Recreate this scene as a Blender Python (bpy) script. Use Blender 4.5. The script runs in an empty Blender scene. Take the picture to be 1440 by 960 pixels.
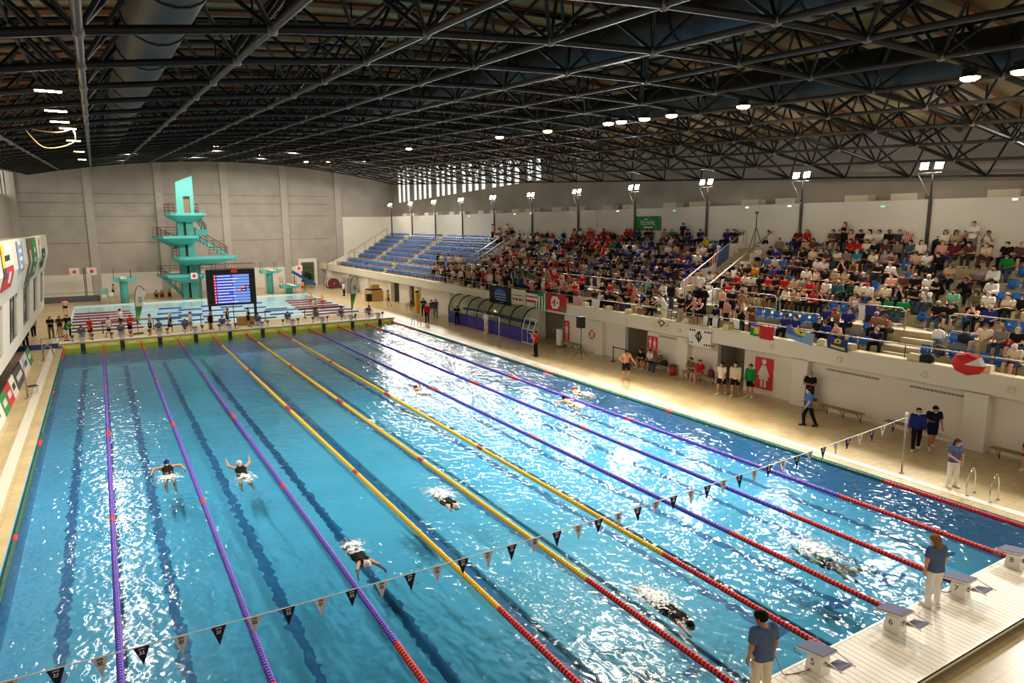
import bpy, math, random
import numpy as np
from mathutils import Vector, Matrix
random.seed(7)
SC = bpy.context.scene
COL = SC.collection
PI = math.pi
# ------------------------------------------------------------------ camera
CAM = np.array([2.9187, -8.1625, 8.6916]); YAW, PITCH, ROLL, FPX = .5353, -.1707, -.0081, 968.13
_fw = np.array([math.sin(YAW)*math.cos(PITCH), math.cos(YAW)*math.cos(PITCH), math.sin(PITCH)])
_r = np.cross(_fw, [0, 0, 1]); _r /= np.linalg.norm(_r); _u = np.cross(_r, _fw)
_c, _s = math.cos(ROLL), math.sin(ROLL)
CR = np.array([_c*_r+_s*_u, -_s*_r+_c*_u, _fw])
cd = bpy.data.cameras.new('camera'); cam = bpy.data.objects.new('camera', cd); COL.objects.link(cam)
cd.sensor_width = 36; cd.lens = FPX*36/1440; cd.clip_end = 400; cd.clip_start = .1
M4 = Matrix.Identity(4)
for i in range(3):
    M4[i][0] = CR[0][i]; M4[i][1] = CR[1][i]; M4[i][2] = -CR[2][i]; M4[i][3] = CAM[i]
cam.matrix_world = M4
SC.camera = cam
# ------------------------------------------------------------------ world, exposure
w = bpy.data.worlds.new('sky'); SC.world = w; w.use_nodes = True
w.node_tree.nodes['Background'].inputs[0].default_value = (1, .93, .82, 1)
w.node_tree.nodes['Background'].inputs[1].default_value = 2.0
SC.view_settings.view_transform = 'Standard'; SC.view_settings.look = 'None'
SC.view_settings.exposure = 0.0; SC.view_settings.gamma = 1; SC.view_settings.use_curve_mapping = False
SC.cycles.use_denoising = True
SC.cycles.max_bounces = 6; SC.cycles.diffuse_bounces = 3; SC.cycles.glossy_bounces = 2
SC.cycles.transmission_bounces = 3; SC.cycles.transparent_max_bounces = 8
SC.cycles.caustics_reflective = False; SC.cycles.caustics_refractive = False
SC.cycles.sample_clamp_indirect = 4.0
# the floodlights' strengths, used by their builders below
FLOOD_W, CEIL_W, LINEAR_W = 5600, 2600, 520
def roof_z(x, y):                      # lower chord of the vaulted roof
    return 12.71+.0452*y-(x-18.08)**2/207.8
# ------------------------------------------------------------------ helpers
def px(u, v, x=None, y=None, z=None):  # measured sight line met with a real plane of the hall
    d = ((u-720)/FPX)*CR[0]-((v-480)/FPX)*CR[1]+CR[2]
    if x is not None: t = (x-CAM[0])/d[0]
    elif y is not None: t = (y-CAM[1])/d[1]
    else: t = (z-CAM[2])/d[2]
    return CAM+t*d
def srgb(c):
    return tuple(((v/255)/12.92 if v/255 <= .04045 else ((v/255+.055)/1.055)**2.4) for v in c)
MATS = {}
def mat(name, rgb=(128, 128, 128), rough=.6, metal=0, spec=.5, emit=0, noise=0, nscale=8, alpha=1, bump=0, coat=0):
    if name in MATS: return MATS[name]
    m = bpy.data.materials.new(name); m.use_nodes = True; nt = m.node_tree
    b = nt.nodes['Principled BSDF']; c = srgb(rgb)
    b.inputs['Base Color'].default_value = (*c, 1); b.inputs['Roughness'].default_value = rough
    b.inputs['Metallic'].default_value = metal; b.inputs['Specular IOR Level'].default_value = spec
    b.inputs['Alpha'].default_value = alpha; b.inputs['Coat Weight'].default_value = coat
    if emit:
        b.inputs['Emission Color'].default_value = (*c, 1); b.inputs['Emission Strength'].default_value = emit
    if noise or bump:
        tc = nt.nodes.new('ShaderNodeTexCoord'); n = nt.nodes.new('ShaderNodeTexNoise')
        n.inputs['Scale'].default_value = nscale; n.inputs['Detail'].default_value = 4
        nt.links.new(tc.outputs['Object'], n.inputs['Vector'])
        if noise:
            mx = nt.nodes.new('ShaderNodeMixRGB'); mx.blend_type = 'MULTIPLY'; mx.inputs[0].default_value = 1
            rp = nt.nodes.new('ShaderNodeMapRange'); rp.inputs[1].default_value = .25; rp.inputs[2].default_value = .75
            rp.inputs[3].default_value = 1-noise; rp.inputs[4].default_value = 1+noise*.4
            nt.links.new(n.outputs['Fac'], rp.inputs[0])
            mx.inputs[1].default_value = (*c, 1); nt.links.new(rp.outputs[0], mx.inputs[2])
            nt.links.new(mx.outputs[0], b.inputs['Base Color'])
        if bump:
            bp = nt.nodes.new('ShaderNodeBump'); bp.inputs['Strength'].default_value = bump
            bp.inputs['Distance'].default_value = .02
            nt.links.new(n.outputs['Fac'], bp.inputs['Height']); nt.links.new(bp.outputs[0], b.inputs['Normal'])
    MATS[name] = m
    return m
def nodes(m): return m.node_tree.nodes, m.node_tree.links
def glass(name, tint=(200, 215, 205), amount=.25):
    if name in MATS: return MATS[name]
    m = bpy.data.materials.new(name); m.use_nodes = True; N, L = nodes(m); N.clear()
    o = N.new('ShaderNodeOutputMaterial'); mx = N.new('ShaderNodeMixShader'); t = N.new('ShaderNodeBsdfTransparent')
    g = N.new('ShaderNodeBsdfGlossy'); g.inputs['Roughness'].default_value = .05
    t.inputs[0].default_value = (*srgb(tint), 1); mx.inputs[0].default_value = amount
    L.new(t.outputs[0], mx.inputs[1]); L.new(g.outputs[0], mx.inputs[2]); L.new(mx.outputs[0], o.inputs[0])
    MATS[name] = m; return m

class MB:                              # collects boxes, tubes, sheets; build() links them as ONE mesh object
    def __init__(s): s.v = []; s.f = []; s.m = []; s.n = 0
    def add(s, v, f, mi=0):
        s.v.extend(v); s.f.extend([tuple(i+s.n for i in q) for q in f]); s.m.extend([mi]*len(f)); s.n += len(v); return s
    def box(s, x0, x1, y0, y1, z0, z1, mi=0):
        v = [(x, y, z) for x in (x0, x1) for y in (y0, y1) for z in (z0, z1)]
        return s.add(v, [(0, 1, 3, 2), (4, 6, 7, 5), (0, 4, 5, 1), (2, 3, 7, 6), (0, 2, 6, 4), (1, 5, 7, 3)], mi)
    def obox(s, c, ax, ay, az, mi=0):  # oriented box: centre and three half axes
        c, ax, ay, az = map(Vector, (c, ax, ay, az))
        v = [c+ax*i+ay*j+az*k for i in (-1, 1) for j in (-1, 1) for k in (-1, 1)]
        return s.add([tuple(q) for q in v], [(0, 1, 3, 2), (4, 6, 7, 5), (0, 4, 5, 1), (2, 3, 7, 6), (0, 2, 6, 4), (1, 5, 7, 3)], mi)
    def prism(s, poly, fn0, fn1, mi=0):   # polygon of 2D points mapped by two functions to 3D end faces
        n = len(poly); v = [fn0(*p) for p in poly]+[fn1(*p) for p in poly]
        f = [(i, (i+1) % n, n+(i+1) % n, n+i) for i in range(n)]+[tuple(range(n-1, -1, -1)), tuple(range(n, 2*n))]
        return s.add(v, f, mi)
    def tube(s, pts, r, n=8, mi=0, cap=True):
        pts = [Vector(p) for p in pts]; k = len(pts); rs = r if isinstance(r, (list, tuple)) else [r]*k
        v = []; ref = None
        for i, p in enumerate(pts):
            d = (pts[min(i+1, k-1)]-pts[max(i-1, 0)]).normalized()
            if ref is None: ref = Vector((0, 0, 1)) if abs(d.z) < .9 else Vector((1, 0, 0))
            a = d.cross(ref)
            if a.length < 1e-4: a = d.orthogonal()
            a.normalize(); b = a.cross(d).normalized(); ref = b
            for j in range(n):
                t = 2*PI*j/n; v.append(tuple(p+(a*math.cos(t)+b*math.sin(t))*rs[i]))
        f = [(i*n+j, i*n+(j+1) % n, (i+1)*n+(j+1) % n, (i+1)*n+j) for i in range(k-1) for j in range(n)]
        if cap: f += [tuple(range(n-1, -1, -1)), tuple(range((k-1)*n, k*n))]
        return s.add(v, f, mi)
    def lathe(s, c, prof, n=16, mi=0, axis='z'):
        v = []
        for (r, h) in prof:
            for j in range(n):
                t = 2*PI*j/n; a, b = r*math.cos(t), r*math.sin(t)
                q = (a, b, h) if axis == 'z' else ((h, a, b) if axis == 'x' else (b, h, a))
                v.append((c[0]+q[0], c[1]+q[1], c[2]+q[2]))
        k = len(prof)
        f = [(i*n+j, i*n+(j+1) % n, (i+1)*n+(j+1) % n, (i+1)*n+j) for i in range(k-1) for j in range(n)]
        f += [tuple(range(n-1, -1, -1)), tuple(range((k-1)*n, k*n))]
        return s.add(v, f, mi)
    def ball(s, c, r, n=10, mi=0, sc=(1, 1, 1)):
        v = []; f = []; m = max(4, n//2+1)
        for i in range(m+1):
            a = PI*i/m
            for j in range(n):
                t = 2*PI*j/n; v.append((c[0]+r*sc[0]*math.sin(a)*math.cos(t), c[1]+r*sc[1]*math.sin(a)*math.sin(t), c[2]+r*sc[2]*math.cos(a)))
        f = [(i*n+j, (i+1)*n+j, (i+1)*n+(j+1) % n, i*n+(j+1) % n) for i in range(m) for j in range(n)]
        return s.add(v, f, mi)
    def sheet(s, fn, nu, nv, th=.006, mi=0, fmat=None):  # thin cloth or panel: fn(u,v)->point, given a thickness along its normal
        P = [[Vector(fn(i/nu, j/nv)) for j in range(nv+1)] for i in range(nu+1)]
        T = []; B = []
        for i in range(nu+1):
            for j in range(nv+1):
                du = P[min(i+1, nu)][j]-P[max(i-1, 0)][j]; dv = P[i][min(j+1, nv)]-P[i][max(j-1, 0)]
                n = du.cross(dv); n = n.normalized() if n.length > 1e-9 else Vector((0, 0, 1))
                T.append(tuple(P[i][j]+n*th/2)); B.append(tuple(P[i][j]-n*th/2))
        N = len(T); k = nv+1; f = []; ms = []
        for i in range(nu):
            for j in range(nv):
                q = (i*k+j, (i+1)*k+j, (i+1)*k+j+1, i*k+j+1); q2 = tuple(N+a for a in reversed(q))
                mm = fmat((i+.5)/nu, (j+.5)/nv) if fmat else mi
                f += [q, q2]; ms += [mm, mm]
        for i in range(nu):
            for a, b in ((i*k, (i+1)*k), ((i+1)*k+nv, i*k+nv)): f.append((b, a, N+a, N+b)); ms.append(mi)
        for j in range(nv):
            for a, b in ((j+1, j), (nu*k+j, nu*k+j+1)): f.append((b, a, N+a, N+b)); ms.append(mi)
        s.v.extend(T+B); s.f.extend([tuple(a+s.n for a in q) for q in f]); s.m.extend(ms); s.n += 2*N; return s
    def mesh(s, name, mats, smooth=False):
        me = bpy.data.meshes.new(name); me.from_pydata([tuple(map(float, q)) for q in s.v], [], s.f)
        for m in (mats if isinstance(mats, (list, tuple)) else [mats]): me.materials.append(m)
        if any(s.m): me.polygons.foreach_set('material_index', s.m)
        if smooth: me.polygons.foreach_set('use_smooth', [True]*len(s.f))
        me.update(); return me
    def build(s, name, mats, parent=None, smooth=False, loc=None, rz=0):
        return link(name, s.mesh(name, mats, smooth), parent, loc, rz)
def link(name, data, parent=None, loc=None, rz=0):
    o = bpy.data.objects.new(name, data); COL.objects.link(o)
    if parent: o.parent = parent
    if loc is not None: o.location = loc
    if rz: o.rotation_euler = (0, 0, rz)
    return o
def tag(o, label, cat, group=None, kind=None):
    o['label'] = label; o['category'] = cat
    if group: o['group'] = group
    if kind: o['kind'] = kind
    return o
def struct(o): o['kind'] = 'structure'; return o
def thing(name, label, cat, loc=(0, 0, 0), rz=0, group=None):
    o = link(name, None, None, loc, rz); o.empty_display_size = .2
    return tag(o, label, cat, group)
def copy_tree(o, parent=None):
    c = o.copy(); COL.objects.link(c)
    if parent: c.parent = parent; c.matrix_parent_inverse = o.matrix_parent_inverse
    for ch in o.children: copy_tree(ch, c)
    return c
def text_mesh(txt, size, depth=.002):
    cu = bpy.data.curves.new('t', 'FONT'); cu.body = txt; cu.size = size; cu.extrude = depth; cu.align_x = 'CENTER'; cu.align_y = 'CENTER'
    o = bpy.data.objects.new('t', cu); COL.objects.link(o)
    me = bpy.data.meshes.new_from_object(o.evaluated_get(bpy.context.evaluated_depsgraph_get()))
    bpy.data.objects.remove(o); return me
def put_text(name, txt, size, material, parent, origin, right, up):   # flat raised lettering on a surface
    me = text_mesh(txt, size); me.materials.clear(); me.materials.append(material)
    r = Vector(right).normalized(); u = Vector(up).normalized(); n = r.cross(u)
    mt = Matrix(((r.x, u.x, n.x, origin[0]), (r.y, u.y, n.y, origin[1]), (r.z, u.z, n.z, origin[2]), (0, 0, 0, 1)))
    me.transform(mt)
    return link(name, me, parent)
ORD = ['zeroth', 'first', 'second', 'third', 'fourth', 'fifth', 'sixth', 'seventh', 'eighth', 'ninth', 'tenth', 'eleventh', 'twelfth', 'thirteenth', 'fourteenth', 'fifteenth', 'sixteenth', 'seventeenth', 'eighteenth', 'nineteenth', 'twentieth']
def ordn(i):
    if i <= 20: return ORD[i]
    t = ['', '', 'twenty', 'thirty', 'forty', 'fifty', 'sixty', 'seventy', 'eighty', 'ninety'][i//10]
    return t+'-'+ORD[i % 10] if i % 10 else {20: 'twentieth', 30: 'thirtieth', 40: 'fortieth', 50: 'fiftieth', 60: 'sixtieth', 70: 'seventieth', 80: 'eightieth', 90: 'ninetieth'}[i]
# ------------------------------------------------------------------ materials of the hall
def tile_mat(name, rgb, grout, sx, sy, rough=.35, var=.08, noise=.12):
    m = mat(name, rgb, rough); N, L = nodes(m); b = N['Principled BSDF']
    tc = N.new('ShaderNodeTexCoord'); mp = N.new('ShaderNodeMapping'); br = N.new('ShaderNodeTexBrick')
    mp.inputs['Rotation'].default_value = (0, 0, 0)
    L.new(tc.outputs['Object'], mp.inputs[0]); L.new(mp.outputs[0], br.inputs['Vector'])
    c = srgb(rgb); g = srgb(grout)
    br.offset = 0; br.inputs['Scale'].default_value = 1; br.inputs['Brick Width'].default_value = sx; br.inputs['Row Height'].default_value = sy
    br.inputs['Mortar Size'].default_value = .006; br.inputs['Mortar Smooth'].default_value = .2
    br.inputs['Color1'].default_value = (*[v*(1-var) for v in c], 1); br.inputs['Color2'].default_value = (*[min(1, v*(1+var)) for v in c], 1)
    br.inputs['Mortar'].default_value = (*g, 1)
    n = N.new('ShaderNodeTexNoise'); n.inputs['Scale'].default_value = .7; n.inputs['Detail'].default_value = 5; L.new(tc.outputs['Object'], n.inputs['Vector'])
    rp = N.new('ShaderNodeMapRange'); rp.inputs[1].default_value = .3; rp.inputs[2].default_value = .7; rp.inputs[3].default_value = 1-noise; rp.inputs[4].default_value = 1+noise*.5
    L.new(n.outputs['Fac'], rp.inputs[0])
    mx = N.new('ShaderNodeMixRGB'); mx.blend_type = 'MULTIPLY'; mx.inputs[0].default_value = 1
    L.new(br.outputs['Color'], mx.inputs[1]); L.new(rp.outputs[0], mx.inputs[2]); L.new(mx.outputs[0], b.inputs['Base Color'])
    return m
M_deck = tile_mat('deck_tile', (205, 184, 140), (160, 142, 104), .3, .3, rough=.3)
M_conc = mat('grey_concrete', (176, 168, 158), .85, noise=.16, nscale=.6)
M_conc2 = mat('pilaster_concrete', (184, 177, 168), .85, noise=.08, nscale=.9)
M_white = mat('white_paint', (232, 226, 214), .6, noise=.03, nscale=.5)
M_cream = mat('cream_paint', (226, 218, 198), .6, noise=.04, nscale=.6)
M_tread = mat('tread_concrete', (186, 172, 138), .8, noise=.15, nscale=1.2)
M_black = mat('black_steel', (19, 18, 18), .55, spec=.3)
M_node = mat('node_grey', (120, 112, 104), .5)
M_chord = mat('grey_steel_tube', (58, 51, 46), .5, spec=.3)
M_rail = mat('rail_steel', (158, 152, 142), .4, metal=.5)
M_dark = mat('dark_void', (58, 56, 54), .8)
M_joint = mat('dark_joint', (120, 112, 102), .9)
M_whiteS = mat('white_plastic', (240, 238, 232), .4)
M_blackS = mat('black_plastic', (20, 20, 22), .45)
# ------------------------------------------------------------------ floor, pools
WY0 = -.7                                # near wall of the pool; the far wall stands at y = 50
fl = MB()
fl.box(25, 41.6, -16, 92, -.4, .1); fl.box(-5.6, 0, -16, 92, -.4, .1)
fl.box(0, 25, 50, 57.6, -.4, .1); fl.box(0, 25, 80, 92, -.4, .1); fl.box(0, 25, -16, WY0, -.4, .1)
struct(fl.build('floor', M_deck))
M_grate = mat('white_grating', (236, 232, 222), .5); N, L = nodes(M_grate)
def stripes(m, axis, scale, lo, hi, dark):
    N, L = nodes(m); b = N['Principled BSDF']; c = b.inputs['Base Color'].default_value[:]
    tc = N.new('ShaderNodeTexCoord'); sp = N.new('ShaderNodeSeparateXYZ'); mu = N.new('ShaderNodeMath'); mu.operation = 'MULTIPLY'; mu.inputs[1].default_value = scale
    fr = N.new('ShaderNodeMath'); fr.operation = 'FRACT'; gt = N.new('ShaderNodeMath'); gt.operation = 'GREATER_THAN'; gt.inputs[1].default_value = hi
    mx = N.new('ShaderNodeMixRGB'); mx.inputs[1].default_value = c; mx.inputs[2].default_value = (*srgb(dark), 1)
    L.new(tc.outputs['Object'], sp.inputs[0]); L.new(sp.outputs[axis], mu.inputs[0]); L.new(mu.outputs[0], fr.inputs[0]); L.new(fr.outputs[0], gt.inputs[0])
    L.new(gt.outputs[0], mx.inputs[0]); L.new(mx.outputs[0], b.inputs['Base Color'])
stripes(M_grate, 1, 22, 0, .72, (150, 138, 112))
t = MB(); t.box(25.38, 25.72, -2.4, 57, .1, .112); struct(t.build('trim_1', M_grate))
t = MB(); t.box(-.78, -.42, -2.4, 57, .1, .112); struct(t.build('trim_2', M_grate))
# pool shell: light blue tile with dark lane lines, their edges wavering as seen through the rippling water
def pool_mat():
    m = mat('pool_tile', (116, 202, 243), .5); N, L = nodes(m); b = N['Principled BSDF']
    tc = N.new('ShaderNodeTexCoord'); sp = N.new('ShaderNodeSeparateXYZ')
    n = N.new('ShaderNodeTexNoise'); n.inputs['Scale'].default_value = 2.6; n.inputs['Detail'].default_value = 3
    L.new(tc.outputs['Object'], n.inputs['Vector']); L.new(tc.outputs['Object'], sp.inputs[0])
    def M(op, a, b_=None):
        q = N.new('ShaderNodeMath'); q.operation = op
        for i, val in enumerate((a, b_)):
            if val is None: continue
            if isinstance(val, (int, float)): q.inputs[i].default_value = val
            else: L.new(val, q.inputs[i])
        return q.outputs[0]
    x = M('ADD', sp.outputs[0], M('MULTIPLY', M('SUBTRACT', n.outputs['Fac'], .5), .42))
    d = M('ABSOLUTE', M('SUBTRACT', M('MODULO', x, 2.5), 1.25))
    line = M('LESS_THAN', d, .15)
    inside = M('MULTIPLY', M('GREATER_THAN', sp.outputs[1], 1.8), M('LESS_THAN', sp.outputs[1], 48))
    line = M('MULTIPLY', line, inside)
    yb = M('ADD', sp.outputs[1], M('MULTIPLY', M('SUBTRACT', n.outputs['Fac'], .5), .3))
    tb = M('ADD', M('LESS_THAN', M('ABSOLUTE', M('SUBTRACT', yb, 1.8)), .14), M('LESS_THAN', M('ABSOLUTE', M('SUBTRACT', yb, 48)), .14))
    line = M('MINIMUM', 1, M('ADD', line, M('MULTIPLY', tb, M('LESS_THAN', d, .5))))
    n2 = N.new('ShaderNodeTexNoise'); n2.inputs['Scale'].default_value = .35; n2.inputs['Detail'].default_value = 4; L.new(tc.outputs['Object'], n2.inputs['Vector'])
    rp = N.new('ShaderNodeMapRange'); rp.inputs[1].default_value = .3; rp.inputs[2].default_value = .7; rp.inputs[3].default_value = .9; rp.inputs[4].default_value = 1.08; L.new(n2.outputs['Fac'], rp.inputs[0])
    mx = N.new('ShaderNodeMixRGB'); mx.inputs[1].default_value = (*srgb((116, 202, 243)), 1); mx.inputs[2].default_value = (*srgb((52, 118, 176)), 1)
    L.new(line, mx.inputs[0])
    m2 = N.new('ShaderNodeMixRGB'); m2.blend_type = 'MULTIPLY'; m2.inputs[0].default_value = 1; L.new(mx.outputs[0], m2.inputs[1]); L.new(rp.outputs[0], m2.inputs[2])
    L.new(m2.outputs[0], b.inputs['Base Color'])
    return m
M_pool = pool_mat()
PD = -1.25
p = MB(); p.box(-.2, 25.2, WY0-.2, 50.2, PD-.2, PD); p.box(-.2, .015, WY0, 50, PD, .095); p.box(24.985, 25.2, WY0, 50, PD, .095); p.box(-.2, 25.2, WY0-.2, WY0+.015, PD, .095); p.box(-.2, 25.2, 49.985, 50.2, PD, .095)
struct(p.build('floor_pool_basin', M_pool))
M_dpool = mat('diving_pool_tile', (226, 246, 250), .5); N, L = nodes(M_dpool)
p = MB(); p.box(-.2, 25.2, 57.4, 80.2, -1.4, -1.2); p.box(-.2, .015, 57.6, 80, -1.2, .095); p.box(24.985, 25.2, 57.6, 80, -1.2, .095); p.box(-.2, 25.2, 57.4, 57.615, -1.2, .095); p.box(-.2, 25.2, 79.985, 80.2, -1.2, .095)
struct(p.build('floor_diving_basin', M_dpool))
def water_mat(name, tint, amp, s1, s2, rough=.06, ior=1.25):
    m = bpy.data.materials.new(name); m.use_nodes = True; N, L = nodes(m); N.clear()
    o = N.new('ShaderNodeOutputMaterial'); mx = N.new('ShaderNodeMixShader'); t = N.new('ShaderNodeBsdfTransparent'); g = N.new('ShaderNodeBsdfGlossy')
    g.inputs['Roughness'].default_value = rough; g.inputs[0].default_value = (1, 1, 1, 1); t.inputs[0].default_value = (*srgb(tint), 1)
    fr = N.new('ShaderNodeFresnel'); fr.inputs[0].default_value = ior
    tc = N.new('ShaderNodeTexCoord'); mp = N.new('ShaderNodeMapping'); mp.inputs['Scale'].default_value = (1, .8, 1); L.new(tc.outputs['Object'], mp.inputs[0])
    n1 = N.new('ShaderNodeTexNoise'); n1.inputs['Scale'].default_value = s1; n1.inputs['Detail'].default_value = 1; n1.inputs['Distortion'].default_value = .6
    n2 = N.new('ShaderNodeTexNoise'); n2.inputs['Scale'].default_value = s2; n2.inputs['Detail'].default_value = 0; n2.inputs['Distortion'].default_value = .8
    L.new(mp.outputs[0], n1.inputs['Vector']); L.new(mp.outputs[0], n2.inputs['Vector'])
    ad = N.new('ShaderNodeMath'); ad.operation = 'MULTIPLY_ADD'; ad.inputs[1].default_value = s1/s2*1.5; L.new(n2.outputs['Fac'], ad.inputs[0]); L.new(n1.outputs['Fac'], ad.inputs[2])
    bp = N.new('ShaderNodeBump'); bp.inputs['Distance'].default_value = amp; bp.inputs['Strength'].default_value = 1; L.new(ad.outputs[0], bp.inputs['Height'])
    n3 = N.new('ShaderNodeTexNoise'); n3.inputs['Scale'].default_value = .22; n3.inputs['Detail'].default_value = 2; L.new(tc.outputs['Object'], n3.inputs['Vector'])
    rp = N.new('ShaderNodeMapRange'); rp.inputs[1].default_value = .36; rp.inputs[2].default_value = .64; rp.inputs[3].default_value = .25; rp.inputs[4].default_value = .9; L.new(n3.outputs['Fac'], rp.inputs[0]); L.new(rp.outputs[0], bp.inputs['Strength'])
    L.new(bp.outputs[0], g.inputs['Normal']); L.new(bp.outputs[0], fr.inputs['Normal'])
    L.new(fr.outputs[0], mx.inputs[0]); L.new(t.outputs[0], mx.inputs[1]); L.new(g.outputs[0], mx.inputs[2]); L.new(mx.outputs[0], o.inputs[0])
    return m
M_water = water_mat('pool_water', (208, 238, 248), .075, 1.7, 4.6, .12)
M_water2 = water_mat('diving_water', (236, 246, 248), .04, 1.2, 4, .1, 1.14)
def water(name, x0, x1, y0, y1, m):
    q = MB(); q.add([(x0, y0, 0), (x1, y0, 0), (x1, y1, 0), (x0, y1, 0)], [(0, 1, 2, 3)]); return struct(q.build(name, m))
water('water_pool', 0, 25, WY0, 50, M_water); water('water_diving_pool', 0, 25, 57.6, 80, M_water2)
# ------------------------------------------------------------------ walls
def far_wall():
    q = MB(); q.box(-6, 27.2, 92, 92.5, -.3, 20); q.box(29.4, 42, 92, 92.5, -.3, 20) ; q.box(27.2, 29.4, 92, 92.5, 3.4, 20)
    w_ = struct(q.build('wall_back', M_conc))
    for x in (-5.3, 2.35, 10.1, 17.9, 25.6, 33.2):
        q = MB(); q.prism([(x-.45, 91.72), (x+.45, 91.72), (x+.45, 92), (x-.45, 92)], lambda a, b: (a, b, 0), lambda a, b: (a, b, 19)); q.build('pilaster', M_conc2, w_)
    for z in (6.65, 9.88, 11.5, 12.6):
        q = MB(); q.box(-5.5, 32, 91.96, 92, z-.03, z+.03); q.build('joint', M_joint, w_)
    q = MB(); q.box(-5.5, 27, 91.9, 92, 0, 2.85); q.build('painted_band', M_white, w_)
    q = MB(); q.box(33.7, 41.6, 91.85, 92, 0, 9.72); q.build('painted_panel', M_white, w_)
far_wall()
def right_wall():
    q = MB(); X0, X1 = 41.6, 41.72
    zb = lambda y: 11.7+(90-y)*.031
    q.box(X0, 42.1, -16, 51, 0, 19)
    y = 51.0
    edges = []
    for b in range(6):                   # six bays of tall slots, four to a bay
        y0 = 91.6-7.5*(b+1)+1.2
        for i in range(4):
            if b == 0 and i > 2: continue
            edges.append((y0+i*1.65, y0+i*1.65+1.02))
    edges = sorted(e for e in edges if e[0] > 51)
    prev = 51
    for a, b_ in edges:
        q.box(X0, X1, prev, a, 0, 19)
        z0, z1 = zb(a), zb(b_)
        q.prism([(a, 0), (b_, 0), (b_, z1), (a, z0)], lambda s, t_: (X0, s, t_), lambda s, t_: (X1, s, t_))
        q.box(X0, X1, a, b_, 16.8, 19); prev = b_
    q.box(X0, X1, prev, 92.5, 0, 19)
    struct(q.build('wall_right', M_conc))
    M_pane = glass('window_glass', (235, 240, 245), .1)
    for i, (a, b_) in enumerate(edges):
        q = MB(); q.box(41.7, 41.71, a, b_, zb(a)-.2, 16.9); struct(q.build('window_%d' % (i+1), M_pane))
right_wall()
def left_wall():
    q = MB(); X1, X0 = -5.6, -6.1
    q.box(X0, X1, -16, 92, 0, 12.2); q.box(X0, X1, -16, 92, 15.6, 19)
    for y in np.arange(-16, 92, 3.75): q.box(X0, X1, y, y+1.5, 12.2, 15.6)
    struct(q.build('wall_left', M_conc2))
left_wall()
q = MB(); q.box(-6.1, 42.1, -16.4, -16, -.3, 4.5); q.box(-6.1, 42.1, -16.4, -16, 9.5, 19)  # unseen end wall, added with an open band to limit the fill light
for x in np.arange(-6, 42, 8): q.box(x, x+1, -16.4, -16, 4.5, 9.5)
struct(q.build('wall_front', M_conc2))
# ------------------------------------------------------------------ grandstand
YA, YB = -14, 88.4
ROWS = 7
def tread(k): return 3.9+.5*k
def rowx(k): return 33.85+.8*k            # front edge of tread k
AISLES = [(7.3, 8.6), (20.85, 23.2), (51.2, 52.9), (68.5, 69.6), (79.4, 80.4)]
def stand():
    q = MB()
    prof = [(30.7, 2.4), (30.7, 2.95), (31.6, 2.95), (31.6, 3.4), (32.95, 3.4), (32.95, 3.9)]
    for k in range(ROWS): prof += [(rowx(k)+.8, tread(k)), (rowx(k)+.8, tread(k+1))] if k < ROWS-1 else [(39.4, tread(k))]
    prof += [(39.4, 2.4)]
    q.prism(prof[::-1], lambda a, b: (a, YA, b), lambda a, b: (a, YB, b))
    g = struct(q.build('floor_grandstand', M_tread))
    for (a, b) in AISLES:                  # half steps in the aisles
        q = MB()
        for k in range(ROWS-1): q.box(rowx(k)+.4, rowx(k)+.8, a, b, tread(k), tread(k)+.25)
        q.box(32.5, 32.95, a, b, 3.4, 3.65); q.box(31.2, 31.6, a, b, 2.95, 3.18)
        q.build('aisle_steps', M_tread, g)
    q = MB(); q.box(30.2, 30.7, YA, 92, 2.4, 3.15); struct(q.build('trim_parapet', M_cream))
    q = MB(); q.box(30.24, 30.72, YA, 92, 3.15, 3.17); struct(q.build('trim_ledge', mat('ledge_stone', (214, 196, 150), .7, noise=.1)))
    q = MB(); q.box(39.4, 39.65, YA, 92, 4, 9.7); q.box(39.65, 41.6, YA, 92, 9.2, 9.4); struct(q.build('wall_stand', M_white))
    q = MB(); q.prism([(30.2, 0), (34.6, 0), (39.4, 4), (39.4, 7.2), (30.2, 3.2)], lambda a, b: (a, YB, b), lambda a, b: (a, YB+.25, b)); struct(q.build('wall_stand_end', M_white))
stand()
PILL = [4.45+7.6*i for i in range(-2, 12)]
PORTALS = [(15.55, 17.35), (22.9, 24.95), (31.6, 34.4), (58.2, 60.3), (63.2, 65.4)]
def lower_wall():
    q = MB(); prev = YA
    for a, b in PORTALS: q.box(30.85, 31.1, prev, a, 0, 2.42); prev = b
    q.box(30.85, 31.1, prev, 92, 0, 2.42)
    q.box(30.5, 31.1, YA, 92, 2.3, 2.42)
    w_ = struct(q.build('wall_right_lower', M_white))
    for y in PILL:
        if y > 91 : continue
        q = MB(); q.box(30.5, 30.95, y-.42, y+.42, 0, 2.4); q.build('pillar', M_white, w_)
    for i, (a, b) in enumerate(PORTALS):
        q = MB(); q.box(33, 33.1, a-.6, b+.6, 0, 2.42); q.box(31.1, 33, a-.7, a-.6, 0, 2.42); q.box(31.1, 33, b+.6, b+.7, 0, 2.42)
        struct(q.build('wall_passage', mat('passage_grey', (196, 188, 174), .7)))
lower_wall()
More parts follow.
